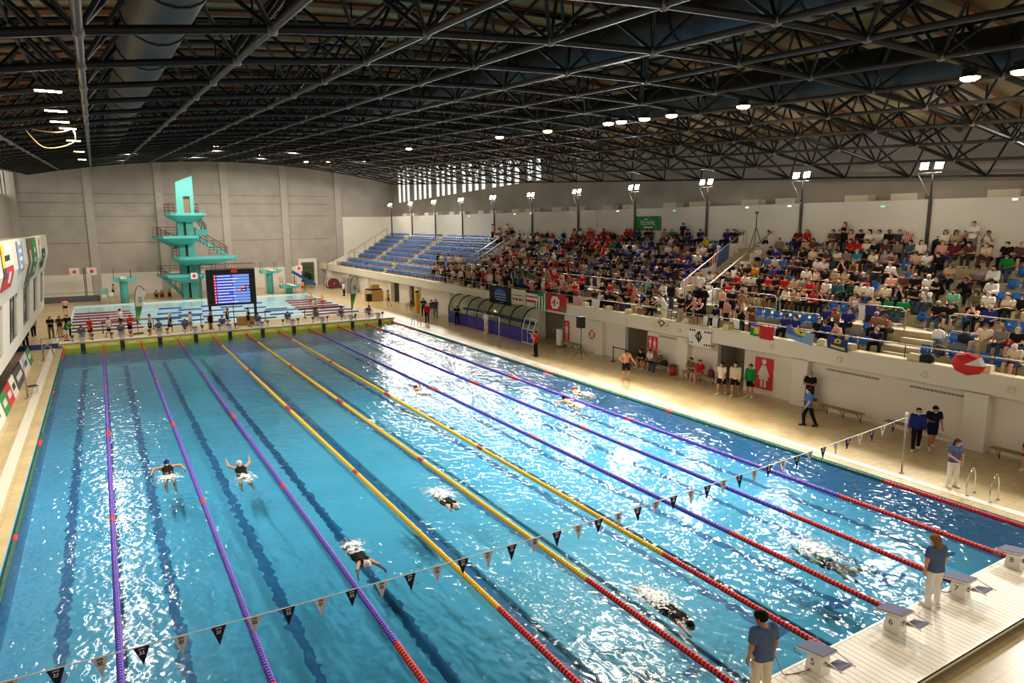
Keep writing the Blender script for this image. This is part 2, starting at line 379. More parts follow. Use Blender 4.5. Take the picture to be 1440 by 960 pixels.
# wall lamps, vents on the parapet and lower wall
# ------------------------------------------------------------------ roof
NX = [2.95+3.117*i for i in range(-2, 13)]; NY = [2.07+3.75*i for i in range(-4, 24)]
def top_z(x, y): return roof_z(x, y)+2.0
def roof():
    ys = [-14, 20, 50, 75, 92.4]; xs = np.linspace(-6.1, 42.1, 26)
    q = MB(); v = [(x, y, top_z(x, y)+.75) for y in ys for x in xs]; n = len(xs)
    v += [(a, b, c+.3) for a, b, c in v]; k = n*len(ys)
    f = [(j*n+i, (j+1)*n+i, (j+1)*n+i+1, j*n+i+1) for j in range(len(ys)-1) for i in range(n-1)]
    f += [tuple(k+a for a in reversed(g)) for g in f]
    q.add(v, f); struct(q.build('ceiling', mat('timber_panel', (150, 132, 92), .8, noise=.12, nscale=.5)))
    M_pur = mat('purlin_timber', (128, 78, 42), .7, noise=.15, nscale=2)
    q = MB()
    for y in np.arange(-9, 92, 1.875):
        q.tube([(x, y, top_z(x, y)+.62) for x in xs], .11, 4)
    struct(q.build('ceiling_purlins', M_pur))
roof()
# ------------------------------------------------------------------ space frame under the roof
def space_frame():
    root = struct(thing('ceiling_space_frame', 'black tubular space frame carrying the vaulted roof', 'roof frame'))
    del root['category']
    xs = [x for x in NX if -5 < x < 41.2]; ys = [y for y in NY if -11 < y < 91.5]
    B = lambda i, j: (xs[i], ys[j], roof_z(xs[i], ys[j]))
    def T(i, j):
        x, y = xs[i]+1.558, ys[j]+1.875; return (x, y, top_z(x, y))
    nx, ny = len(xs), len(ys)
    for i in range(nx):
        q = MB(); q.tube([B(i, j) for j in range(ny)], .075, 6); q.build('lower_chord', M_chord, root, True)
    for j in range(ny):
        q = MB(); q.tube([B(i, j) for i in range(nx)], .085, 6); q.build('lower_cross_chord', M_black, root, True)
    for i in range(nx-1):
        q = MB(); q.tube([T(i, j) for j in range(ny-1)], .07, 5); q.build('upper_chord', M_black, root, True)
    for j in range(ny-1):
        q = MB(); q.tube([T(i, j) for i in range(nx-1)], .07, 5); q.build('upper_cross_chord', M_black, root, True)
        q = MB()
        for i in range(nx-1):
            for a, b in ((0, 0), (1, 0), (0, 1), (1, 1)): q.tube([B(i+a, j+b), T(i, j)], .05, 5, cap=False)
            t = T(i, j); q.tube([t, (t[0], t[1], t[2]+.7)], .035, 4, cap=False)
        q.build('web_bracing', M_black, root, True)
        q = MB()
        for i in range(nx): q.ball(B(i, j), .13, 8)
        q.build('node_row', M_node, root, True)
space_frame()
M_duct = mat('dark_duct_metal', (20, 19, 18), .5, metal=.1, noise=.25, nscale=1.5)
def duct(x, dz, label, r=.72):
    pts = [(x, y, roof_z(x, y)+dz) for y in np.linspace(-13, 90.5, 28)]
    t = thing('ventilation_duct', label, 'duct', pts[0], group='ventilation ducts in the roof')
    q = MB(); q.tube([(0, p[1]-pts[0][1], p[2]-pts[0][2]) for p in pts], r, 20); q.build('duct_pipe', M_duct, t, True)
    for p in pts[1:-1]:
        q = MB(); d = p[1]-pts[0][1]; e = p[2]-pts[0][2]
        q.tube([(0, d-.05, e-.002), (0, d+.05, e+.002)], r+.03, 20); q.build('joint_ring', M_black, t)
duct(4.5, 1.15, 'black round ventilation duct above the diving tower side of the roof')
duct(16.95, 1.05, 'black round ventilation duct high over the middle lanes of the pool')
duct(26.2, 1.0, 'black round ventilation duct running beside the ceiling floodlights')
# ------------------------------------------------------------------ lamps
M_lampw = mat('lit_lamp_white', (255, 248, 236), emit=90); M_lampy = mat('lit_lamp_warm', (255, 214, 130), emit=40)
POLEY = [11.56+7.52*i for i in range(-2, 11)]
def lamp(kind, name, loc, target, energy, color, angle, size=.25, parent=None, blend=.4):
    l = bpy.data.lights.new(name, 'SPOT'); l.energy = energy; l.color = color; l.spot_size = angle; l.spot_blend = blend; l.shadow_soft_size = size
    o = link(name, l, parent); o.location = loc
    o.rotation_euler = (Vector(target)-Vector(loc)).to_track_quat('-Z', 'Y').to_euler(); return o
for i, y in enumerate(POLEY):
    nth = i-1
    lab = ('dark floodlight pole with twin lamps on stand back wall, ' + (ordn(len(POLEY)-i)+' from far end' if i > 0 else 'closest to the camera'))
    t = thing('floodlight_pole', lab, 'floodlight', (39.3, y, 6.9), group='floodlight poles along the stand')
    q = MB(); q.tube([(0, 0, 0), (0, 0, 2.9)], .09, 8); q.tube([(0, 0, 2.9), (0, 0, 4.1)], .05, 8)
    q.build('pole', mat('pole_brown_grey', (66, 60, 52), .5), t, True)
    q = MB(); q.tube([(0, 0, 2.8), (0, .75, 4.1)], .025, 6); q.tube([(0, -.42, 4.1), (0, .75, 4.1)], .03, 6); q.build('bracket', M_rail, t, True)
    for dy in (-.36, .36):
        c = (-.14, dy, 4.46)
        q = MB(); q.obox((c[0]+.06, c[1], c[2]), (.05, 0, -.03), (0, .2, 0), (.05, 0, .16)); h = q.build('lamp_housing', M_blackS, t)
        q = MB(); q.obox((c[0]-.02, c[1], c[2]-.02), (.015, 0, -.009), (0, .19, 0), (.05, 0, .155)); q.build('lit_lamp', M_lampw, h)
    lamp('SPOT', 'floodlight_beam', (-.42, 0, 4.42), (-22, min(0, .42*y+7-y), -9.2), FLOOD_W*(1 if y < 36 else .5), (1, .95, .86), 1.45, .8, t, .3)
CEIL_Y = [-6, .8, 2.0, 9.5, 13.1, 14.7, 16.2, 17.1, 22, 26.9, 40.2, 69]
for i, y in enumerate(CEIL_Y):
    x = 23.0; z = roof_z(x, y)-.28
    big = 15.5 < y < 18
    lab = ('bright white ceiling floodlight' if big else 'small yellowish ceiling floodlight')+' under roof frame, '+ordn(len(CEIL_Y)-i)+' from far wall'
    t = thing('ceiling_floodlight', lab, 'ceiling light', (x, y, z), group='ceiling floodlights over the pool')
    q = MB(); q.box(-.02, .02, -.2, .2, .05, .2); q.build('bracket', M_black, t)
    q = MB(); q.lathe((0, 0, -.05), [(.1, .12), (.24, .04), (.25, 0)], 12); h = q.build('housing', M_blackS, t, True)
    q = MB(); q.lathe((0, 0, -.09), [(.15, -.04), (.22, 0), (.23, .04)], 12); q.build('lit_lamp', M_lampw if big else M_lampy, h, True)
    if y > 40 and y < 60 or y > 0 and not (1.5 < y < 3) : lamp('SPOT', 'ceiling_beam', (0, 0, -.22), (-5.5, 0, -12), CEIL_W*(1.6 if big else .8), (1, .86, .66), 1.9, .25, t, .5)
for i, (x, y, z) in enumerate([(2.2, 13, 12.0), (2.18, 17.6, 12.15), (2.15, 21.4, 12.3), (2.3, 25, 12.5), (2.35, 31.5, 12.7), (2.4, 45, 13.4), (2.4, 60, 14.1)]):
    t = thing('linear_ceiling_light', 'slim warm-lit linear luminaire under roof by the duct, '+ordn(7-i)+' from far wall', 'ceiling light', (x, y, z), group='linear luminaires beside the duct')
    q = MB(); q.box(-.3, .3, -.08, .08, 0, .1); q.tube([(-.2, 0, .1), (-.2, 0, .45)], .015, 5); q.tube([(.2, 0, .1), (.2, 0, .45)], .015, 5); h = q.build('housing', M_blackS, t)
    q = MB(); q.box(-.28, .28, -.06, .06, -.03, 0); q.build('lit_tube', M_lampy, h)
    l = bpy.data.lights.new('linear_beam', 'AREA'); l.shape = 'RECTANGLE'; l.size = .55; l.size_y = .16; l.energy = LINEAR_W; l.color = (1, .9, .72)
    o = link('linear_beam', l, t); o.location = (0, 0, -.06)
    if y > 20: lamp('SPOT', 'added_glitter_spot', (0, -.1, -.1), (2.2, -22, -11), 1100, (1, .93, .8), .55, .35, t, .6)  # extra spot added at the luminaire to throw glitter on the water
for i, (x, y) in enumerate([(6, 62), (13, 62), (20, 62), (28, 64), (6, 77), (13, 76), (20, 77), (28, 78)]):  # added unseen lamps that brighten the diving pool and the end wall
    z = roof_z(x, y)+.55; t = thing('ceiling_floodlight', 'added lamp hidden in the frame to brighten the diving pool, '+ordn(i+1)+' counted from the booth', 'ceiling light', (x, y, z), group='added lamps over the diving pool')
    q = MB(); q.lathe((0, 0, -.05), [(.1, .35), (.1, .12), (.24, .04), (.25, 0)], 12); h = q.build('housing', M_blackS, t, True)
    q = MB(); q.lathe((0, 0, -.09), [(.15, -.04), (.22, 0), (.23, .04)], 12); q.build('lit_lamp', M_lampy, h, True)
    lamp('SPOT', 'ceiling_beam', (0, 0, -.22), (0, 4, -12), 4300, (1, .9, .78), 2.7, .3, t, .5)
for y, ty in ((.8, 6), (2.0, 13), (9.5, 17)):
    lamp('SPOT', 'stand_beam', (23.1, y, roof_z(23, y)-.5), (39.4, ty, 7.0), 1500, (1, .82, .6), 1.1, .25, None, .8)
# loose cable hanging from the roof frame
q = MB()
P0 = px(82, 165, y=24); P1 = px(30, 175, y=26); P2 = px(62, 207, y=26); P3 = px(104, 200, y=25); P4 = px(102, 178, y=25); P5 = px(112, 166, y=24.5)
def cat(pts, n=8):
    out = []; pts = [Vector(p) for p in pts]
    for i in range(len(pts)-1):
        a = pts[max(i-1, 0)]; b = pts[i]; c = pts[i+1]; d = pts[min(i+2, len(pts)-1)]
        for k in range(n):
            t = k/n; out.append(.5*((2*b)+(c-a)*t+(2*a-5*b+4*c-d)*t*t+(3*b-a-3*c+d)*t**3))
    return out+[pts[-1]]
q.tube(cat([P1, px(52, 183, y=25.5), px(85, 186, y=25), P4, P5]), .025, 6); q.tube(cat([P1, P2, P3, P4]), .022, 6)
tag(q.build('hanging_cable', mat('pale_cable', (196, 160, 100), .5), smooth=True), 'pale cable looped loosely below the roof frame near the linear lights', 'cable')
# ------------------------------------------------------------------ lane ropes
M_pur_ = mat('purple_float', (96, 62, 190), .4); M_yel_ = mat('yellow_float', (240, 190, 12), .4); M_red_ = mat('red_float', (206, 28, 26), .4); M_grn_ = mat('green_float', (16, 82, 62), .4)
ROPE = [('green', M_grn_)]+[('purple', M_pur_)]*3+[('yellow', M_yel_)]*3+[('purple', M_pur_)]*3+[('green', M_grn_)]
def rope_run(a, b, m, parent):
    q = MB(); r = .072; y = a; pts = []; rs = []
    while y < b-1e-6:
        st = .1 if y < 26 else .5
        e = min(b, y+st)
        if st == .1:
            pts += [y+.004, y+.014, e-.026, e-.016]; rs += [.05, r, r, .05]
        else: pts += [y, e-.001]; rs += [r, r]
        y = e
    q.tube([(0, p, .015) for p in pts], rs, 10 if a < 26 else 6)
    q.build('float_run', m, parent, True)
names = ['along the booth-side pool edge', 'first from the booth-side edge', 'second from the booth-side edge', 'third from booth-side edge, beside yellow ropes', 'nearest the booth side of three', 'middle of three', 'nearest the grandstand of three', 'grandstand side, beside yellow ropes', 'middle one on the grandstand side', 'closest to the grandstand', 'along the grandstand-side pool edge']
for i, (cn, m) in enumerate(ROPE):
    x = 2.5*i+(.1 if i == 0 else -.1 if i == 10 else 0)
    t = thing('lane_rope', '%s lane rope with red ends, %s' % (cn, names[i]), 'lane rope', (x, 0, 0), group='lane ropes of the racing pool')
    y0, y1 = WY0+.05, 49.95
    runs = [(y0, 4.44, M_red_), (4.44, 14.5, m), (14.5, 14.9, M_red_), (14.9, 24.3, m), (24.3, 25.2, M_red_), (25.2, 34.6, m), (34.6, 35.1, M_red_), (35.1, 45.28, m), (45.28, y1, M_red_)]
    for a, b, mm in runs: rope_run(a, b, mm, t)
# diving pool ropes
M_dred = mat('dark_red_float', (150, 42, 44), .5)
M_dblue = mat('blue_float', (44, 84, 170), .5); M_pale = mat('pale_float', (170, 214, 226), .5)
for j in range(7):
    y = 59.2+2.3*j; t = thing('lane_rope', 'red and blue lane rope across diving pool, %s from racing pool' % ordn(j+1), 'lane rope', (0, y, .02), group='lane ropes across the diving pool')
    runs = [(.15, 5.6-.1*j, M_dred)]; x = 5.6-.1*j; o = 6.4+.22*j+(1.9 if j % 2 else 0)
    while o+2.2 < 19.4: runs += [(x, o, M_pale), (o, o+2.2, M_dblue)]; x = o+2.2; o += 4.1
    runs += [(x, 19.6+.2*j, M_pale), (19.6+.2*j, 24.85, M_dred)]
    for a_, b_, m in runs: q = MB(); q.tube([(a_, 0, 0), (b_, 0, 0)], .075 if m is not M_pale else .035, 8); q.build('float_run', m, t, True)
# ------------------------------------------------------------------ starting platforms
def platform(name, label, y0, y1, x0, x1, side):
    t = thing(name, label, 'platform', (0, 0, 0))
    M_top = mat('platform_grating', (238, 232, 220), .45)
    if 'pgrate' not in MATS: MATS['pgrate'] = 1; stripes(M_top, 0, 6.6, 0, .8, (196, 184, 156))
    q = MB(); q.box(x0, x1, y0, y1, .36, .4); q.build('grating', M_top, t)
    q = MB()
    for a in (y0, y1-.05): q.box(x0, x1, a, a+.05, .3, .405)
    q.build('edge_beam', mat('alu_beam', (222, 216, 204), .4, metal=.2), t)
    for x in np.arange(x0+.3, x1, 1.25):
        for y in (y0+.25, y1-.25):
            q = MB(); q.box(x-.03, x+.03, y-.03, y+.03, .12, .36); q.lathe((x, y, .1), [(.06, 0), (.06, .02)], 8); q.build('leg', M_rail, t)
    return t
near = platform('starting_platform', 'white grated starting platform raised along the near pool end', -2.2, WY0, -.2, 25.2, 1)
farp = platform('starting_platform', 'white starting platform along the far pool end above yellow touch pads', 50.0, 51.3, -.2, 25.2, -1)
q = MB(); q.box(0, 25, WY0-.08, WY0+.0, -.1, .3); q.build('front_panel', mat('near_panel_dark', (58, 56, 56), .5), near)
q = MB(); q.box(0, 25, 50.0, 50.06, -.2, .32); q.build('front_panel', mat('far_panel', (236, 230, 216), .5), farp)
# starting blocks
M_pad = mat('slate_blue_pad', (82, 84, 120), .7, noise=.1, nscale=30); M_blk = mat('block_white', (236, 230, 220), .4)
M_ink = mat('black_ink', (22, 22, 24), .6)
def make_block():
    t = thing('starting_block', 'x', 'starting block', (0, 0, 0))
    q = MB(); q.prism([(-.26, 0), (.2, 0), (.16, .44), (-.22, .5)], lambda a, b: (-.17, a, b), lambda a, b: (.17, a, b)); q.build('pedestal', M_blk, t)
    q = MB(); A = lambda y: .56-.09*y-.0   # top deck slopes towards the water
    q.prism([(-.36, A(-.36)-.05+.06), (.42, A(.42)-.05), (.42, A(.42)), (-.36, A(-.36)+.06)], lambda a, b: (-.27, a, b), lambda a, b: (.27, a, b)); top = q.build('deck_frame', M_blk, t)
    q = MB(); q.prism([(-.34, A(-.34)+.062), (.41, A(.41)+.004), (.41, A(.41)+.018), (-.34, A(-.34)+.078)], lambda a, b: (-.26, a, b), lambda a, b: (.26, a, b)); q.build('grip_pad', M_pad, top)
    q = MB(); q.prism([(-.82, .52), (-.36, .40), (-.36, .42), (-.82, .54)], lambda a, b: (-.24, a, b), lambda a, b: (.24, a, b)); fr = q.build('foot_rest', M_blk, t)
    q = MB(); q.prism([(-.8, .542), (-.4, .436), (-.4, .446), (-.8, .556)], lambda a, b: (-.21, a, b), lambda a, b: (.21, a, b)); q.build('foot_pad', M_pad, fr)
    for s in (-.25, .25):
        q = MB(); q.tube([(s, -.3, .62), (s, -.86, .5)], .018, 6); q.build('side_rail', M_blk, t, True)
    q = MB(); q.tube([(-.2, .3, .3), (-.2, .52, .3), (-.2, .52, .36)], .016, 6); q.tube([(.2, .3, .3), (.2, .52, .3), (.2, .52, .36)], .016, 6); q.tube([(-.2, .52, .36), (.2, .52, .36)], .016, 6); q.build('backstroke_grip', M_rail, t, True)
    q = MB(); q.tube([(.05*math.cos(a)*.8, -.262+.0, .3+.07*math.sin(a)) for a in np.linspace(0, 2*PI, 13)], .012, 5); q.build('back_handle', M_ink, t, True)
    return t
proto = make_block(); first = True
for kx in range(10):
    x = 1.25+2.5*kx
    b = proto if first else copy_tree(proto)
    if not first: bpy.data.objects.remove([c for c in b.children if c.name.startswith('number')][0])
    first = False
    b.location = (x, WY0-.3, .4); b.scale = (.78, .74, .7)
    b['label'] = 'white starting block with slate pad and number %d, on the near platform' % kx; b['group'] = 'starting blocks on the near platform'
    put_text('number', str(kx), .26, M_ink, b, (-.172, .0, .27), (0, -1, 0), (0, 0, 1))
for kx in range(10):
    b = thing('starting_block', 'white starting block with slate pad on far platform, %s from booth side' % ordn(kx+1), 'starting block', (1.25+2.5*kx, 50.36, .4), PI, 'starting blocks on the far platform'); b.scale = (.78, .74, .7)
    for ch in proto.children:
        if ch.name.startswith('number'): continue
        copy_tree(ch, b)
# touch pads on the far wall
M_tpad = mat('yellow_touch_pad', (244, 232, 36), .45); M_navy = mat('navy_panel', (28, 38, 66), .5)
for kx in range(10):
    x = 1.25+2.5*kx
    t = thing('touch_pad', 'yellow touch pad with navy centre on far pool end, %s from booth side' % ordn(kx+1), 'touch pad', (x, 49.98, 0), group='touch pads on the far pool end')
    q = MB(); q.box(-1.18, 1.18, -.03, .02, -.45, .3); q.build('pad', M_tpad, t)
    q = MB(); q.box(-.15, .15, -.045, -.03, -.45, .34); q.build('centre_panel', M_navy, t)
    for s in (-.66, .66):
        q = MB(); q.box(s-.28, s+.28, -.04, -.03, .08, .2); q.build('printed_label', mat('pad_label', (244, 240, 190), .5), t)
# small dark cups on thin stems along the far platform
M_cup = mat('slate_cup', (60, 62, 86), .5)
cups = MB(); cups.lathe((0, 0, .02), [(.02, 0), (.02, .18), (.16, .42), (.14, .42), (.01, .2)], 10); cups.lathe((0, 0, 0), [(.1, 0), (.1, .02)], 8)
cm = cups.mesh('loudspeaker_horn', [M_cup], True)
for kx in range(20):
    o = link('loudspeaker_horn', cm, None, (.62+1.25*kx, 50.95, .4))
    tag(o, 'small dark funnel-shaped horn on the far platform edge, %s from the booth side' % ordn(kx+1), 'loudspeaker', 'small horns along the far platform')
# ------------------------------------------------------------------ backstroke flags
def pennants():
    PY = 4.44; xa, xb = -1.2, 25.95
    p = thing('flag_pole', 'slim steel pole holding the pennant line on the grandstand-side deck', 'pole', (xb, PY, .1))
    q = MB(); q.tube([(0, 0, 0), (0, 0, 2.05)], .03, 10); q.build('post', M_rail, p, True)
    q = MB(); q.lathe((0, 0, 0), [(.09, 0), (.09, .02), (.04, .04)], 12); q.build('base_flange', M_rail, p, True)
    q = MB(); q.lathe((0, 0, 2.03), [(.05, 0), (.05, .1), (.02, .12)], 10); q.build('cap', M_whiteS, p, True)
    p = thing('flag_pole', 'slim steel pole holding the pennant line on the booth-side deck', 'pole', (xa, PY, .1))
    q = MB(); q.tube([(0, 0, 0), (0, 0, 1.65)], .03, 10); q.build('post', M_rail, p, True)
    def zz(x):
        s = (x-xa)/(xb-xa); return 1.66+(2.08-1.66)*s-1.75*s*(1-s)*.82
    zz_pts = {}
    t = thing('pennant_line', 'string of alternating navy and white pennants across near end of the pool', 'pennant line', (0, PY, 0))
    q = MB(); q.tube([(x, 0, zz(x)) for x in np.linspace(xa, xb, 60)], .012, 5); q.build('cord', M_whiteS, t)
    xs = np.arange(-.2, 25.8, .62); M_nf = mat('navy_cloth', (24, 26, 52), .8); M_wf = mat('offwhite_cloth', (222, 216, 212), .8)
    for i, x in enumerate(xs):
        z = zz(x); w_ = .13; h = .36; navy = i % 2
        dz = zz(x+.1)-zz(x-.1)
        q = MB(); q.sheet(lambda u, v: (x+(u-.5)*2*w_*(1-v)+.012*math.sin(9*x)*v, .03*math.sin(7*x)*v+.015*math.sin(u*5), z-.005-h*v+(u-.5)*dz*1.3*(1-v)), 3, 4, .004)
        f = q.build('pennant', M_nf if navy else M_wf, t)
        f['label'] = 'navy pennant' if navy else 'white pennant'
        g = MB(); mc = M_wf if navy else M_nf   # the little printed emblem: an arc of lettering, two drops
        for a in np.linspace(-.8, .8, 5): g.box(x+.055*math.sin(a)-.008, x+.055*math.sin(a)+.008, -.012, -.008, z-.07+.02*math.cos(a), z-.05+.02*math.cos(a))
        for s in (-.022, .022): g.ball((x+s, -.01, z-.1), .018, 6, sc=(.8, .3, 1.2))
        g.box(x-.045, x+.045, -.012, -.008, z-.145, z-.13)
        g.build('printed_logo', mc, f)
pennants()
# pool ladder handles on the deck
M_chrome = mat('chrome_tube', (214, 210, 204), .15, metal=1)
def handles(name, label, x, y, rz=0, h=.85):
    t = thing(name, label, 'handrail', (x, y, .1), rz)
    for s in (-.3, .3):
        q = MB(); q.tube(cat([(.42, s, 0), (.36, s, h*.7), (.18, s, h), (-.05, s, h*.8), (-.15, s, .2), (-.2, s, -.05)], 6), .024, 8); q.build('handle', M_chrome, t, True)
        q = MB(); q.lathe((.42, s, 0), [(.05, 0), (.05, .02)], 10); q.build('foot_flange', M_chrome, t, True)
# the two near grab handles stand apart in the picture, so each is a thing of its own
for (u, v, lb) in ((1347, 702, 'looped chrome ladder handle at the pool edge beside the woman in grey polo'), (1381, 712, 'looped chrome ladder handle closest to starting block eight')):
    p = px(u, v, z=.1)
    t = thing('grab_rail', lb, 'handrail', (25.9, p[1], .1), group='ladder handles on the grandstand side')
    q = MB(); q.tube(cat([(.25, 0, 0), (.2, 0, .6), (.02, 0, .86), (-.2, 0, .7), (-.3, 0, .3), (-.2, 0, 0)], 7), .026, 8); q.build('tube_loop', M_chrome, t, True)
    q = MB(); q.lathe((.25, 0, 0), [(.05, 0), (.05, .02)], 10); q.lathe((-.2, 0, 0), [(.05, 0), (.05, .02)], 10); q.build('foot_flange', M_chrome, t, True)
handles('ladder_handrails', 'pair of chrome ladder rails on the grandstand-side deck at the far end', 25.5, 46.2)
handles('ladder_handrails', 'pair of chrome ladder rails on booth-side deck at the far end', -.5, 46.2, PI)
# red depth markers on thin posts and false-start posts
def post(name, label, x, y, h, arm=0, cat_='post'):
    t = thing(name, label, cat_, (x, y, .1)); q = MB(); q.tube([(0, 0, 0), (0, 0, h)], .035, 8); q.build('upright', M_rail, t, True)
    q = MB(); q.lathe((0, 0, 0), [(.16, 0), (.16, .03), (.06, .06)], 12); q.build('base', M_rail, t, True)
    if arm: q = MB(); q.tube([(0, 0, h), (0, arm, h-.02)], .02, 6); q.build('arm', M_rail, t, True)
post('false_start_post', 'steel post with a long arm on the grandstand-side deck before the dugout', 26.4, 33.2, 2.1, 4.4)
post('false_start_post', 'thin upright steel post on the booth-side deck beside folding chair', -.9, 33.6, 2.1)
post('false_start_post', 'short steel post with dark top on booth-side deck by the far platform', -.85, 45, 1.5)
# ------------------------------------------------------------------ people: one continuous surface per body
def surfnet(D, org, h):
    s = D < 0; nx, ny, nz = s.shape
    c = [s[i:nx-1+i, j:ny-1+j, k:nz-1+k] for i in (0, 1) for j in (0, 1) for k in (0, 1)]
    n = sum(a.astype(np.int8) for a in c); mask = (n > 0) & (n < 8)
    idx = -np.ones(mask.shape, np.int64); I = np.argwhere(mask); idx[mask] = np.arange(len(I))
    acc = np.zeros((len(I), 3)); cnt = np.zeros(len(I))
    off = [(i, j, k) for i in (0, 1) for j in (0, 1) for k in (0, 1)]
    for a in range(8):
        for b in range(a+1, 8):
            oa, ob = np.array(off[a]), np.array(off[b])
            if abs(oa-ob).sum() != 1: continue
            A = I+oa; B_ = I+ob; da = D[A[:, 0], A[:, 1], A[:, 2]]; db = D[B_[:, 0], B_[:, 1], B_[:, 2]]
            m = (da < 0) != (db < 0); t = np.where(m, da/np.where(m, da-db, 1), 0)
            acc += m[:, None]*(oa+(ob-oa)*t[:, None]); cnt += m
    V = (I+acc/np.maximum(cnt, 1)[:, None])*h+org
    F = []
    for ax in range(3):
        sl0 = [slice(1, -1)]*3; sl0[ax] = slice(0, -1); sl1 = list(sl0); sl1[ax] = slice(1, None)
        a = s[tuple(sl0)]; b = s[tuple(sl1)]; E = np.argwhere(a != b)
        if not len(E): continue
        flip = a[E[:, 0], E[:, 1], E[:, 2]]
        base = E.copy()
        for d in range(3):
            if d != ax: base[:, d] += 1
        u, v = [(1, 2), (2, 0), (0, 1)][ax]
        q = []
        for du, dv in ((-1, -1), (0, -1), (0, 0), (-1, 0)):
            p = base.copy(); p[:, u] += du; p[:, v] += dv; q.append(idx[p[:, 0], p[:, 1], p[:, 2]])
        q = np.stack(q, 1); q[~flip] = q[~flip][:, ::-1]; F.append(q)
    return V, (np.concatenate(F) if F else np.zeros((0, 4), int))
def sdf_mesh(cones, h, k=.03):
    P = np.array([[*c[0], *c[1]] for c in cones]); R = np.array([max(c[2], c[3]) for c in cones])
    lo = np.minimum(P[:, :3], P[:, 3:])-R[:, None]; hi = np.maximum(P[:, :3], P[:, 3:])+R[:, None]
    o = lo.min(0)-2.5*h; n = np.ceil((hi.max(0)+2.5*h-o)/h).astype(int)+1
    D = np.full(n, 1.0, np.float32)
    for (c, l, g) in zip(cones, lo, hi):
        a = np.maximum(((l-k*1.2-h-o)/h).astype(int), 0); b = np.minimum(((g+k*1.2+h-o)/h).astype(int)+2, n)
        X = np.stack(np.meshgrid(*[np.arange(a[i], b[i])*h+o[i] for i in range(3)], indexing='ij'), -1)
        pa = np.array(c[0], float); pb = np.array(c[1], float); d = pb-pa; L2 = max(d@d, 1e-9)
        t = np.clip((X-pa)@d/L2, 0, 1); dd = np.linalg.norm(X-pa-t[..., None]*d, axis=-1)-(c[2]+(c[3]-c[2])*t)
        for (cp, cn) in (c[4] if len(c) > 4 else ()): dd = np.maximum(dd, (X-np.array(cp))@np.array(cn))
        S = D[a[0]:b[0], a[1]:b[1], a[2]:b[2]]; kk = c[5] if len(c) > 5 else k
        hh = np.maximum(kk-np.abs(S-dd), 0)/kk
        D[a[0]:b[0], a[1]:b[1], a[2]:b[2]] = np.minimum(S, dd)-hh*hh*kk*.25
    return surfnet(D, o, h)
def unit(v): v = np.array(v, float); return v/max(np.linalg.norm(v), 1e-9)
def rotx(v, a): c, s = math.cos(a), math.sin(a); return np.array([v[0], v[1]*c+v[2]*s, -v[1]*s+v[2]*c])
def rotz(v, a): c, s = math.cos(a), math.sin(a); return np.array([v[0]*c-v[1]*s, v[0]*s+v[1]*c, v[2]])
# a pose: facing +y, right = +x.  limb directions are (outward, forward, up)
def skeleton(p):
    J = {}; H = p.get('h', 1.72)/1.72; fem = p.get('fem', 0)
    J['H'] = H; J['fem'] = fem
    hip = np.array([0, 0, 0.]); lean = p.get('lean', .03); tw = p.get('twist', 0)
    T = lambda v: rotz(rotx(np.array(v, float)*H, lean), tw)
    J['pel'] = hip; J['waist'] = T((0, 0, .16)); J['chest'] = T((0, .01, .34)); J['sh'] = T((0, 0, .47)); J['neck'] = T((0, .005, .52))
    J['T'] = T
    hp, hy = p.get('head', (0, 0))
    Rh = lambda v: rotz(rotx(np.array(v, float)*H, lean*.5+hp), tw+hy)
    J['Rh'] = Rh; J['hd'] = J['neck']+Rh((0, .025, .10))
    sw = .165 if fem else .185
    for s, n in ((1, 'R'), (-1, 'L')):
        g = lambda key: np.array(p.get(key+n, p.get(key)), float)*np.array([s, 1, 1])
        J['s'+n] = T((s*sw, 0, .455)); J['h'+n] = np.array([s*.09*H, 0, -.02*H])
        ua, fa, th, sk = (unit(g(q)) for q in ('ua', 'fa', 'th', 'sk'))
        rt = lambda v: rotz(v, tw)
        J['e'+n] = J['s'+n]+rt(ua)*.28*H; J['w'+n] = J['e'+n]+rt(fa)*.245*H; J['f'+n] = rt(fa)
        J['k'+n] = J['h'+n]+th*.43*H; J['a'+n] = J['k'+n]+sk*.41*H
        ft = unit(g('ft')) if ('ft' in p or 'ft'+n in p) else unit((s*.25, 1, -.05))
        J['t'+n] = J['a'+n]+ft*.16*H+np.array([0, 0, -.035*H]); J['q'+n] = J['a'+n]-ft*.05*H+np.array([0, 0, -.035*H])
        J['ext'+n] = p.get('hand', .5)
    z0 = min(J[k][2] for k in ('tR', 'tL', 'qR', 'qL'))-.035*H
    base = p.get('seat')
    dz = (base+.1*H if base is not None else -z0)
    if base == 'water': dz = 0
    for k_, v in J.items():
        if isinstance(v, np.ndarray): J[k_] = v+np.array([0, 0, dz])if k_[0] != 'f' else v
    J['dz'] = dz
    return J
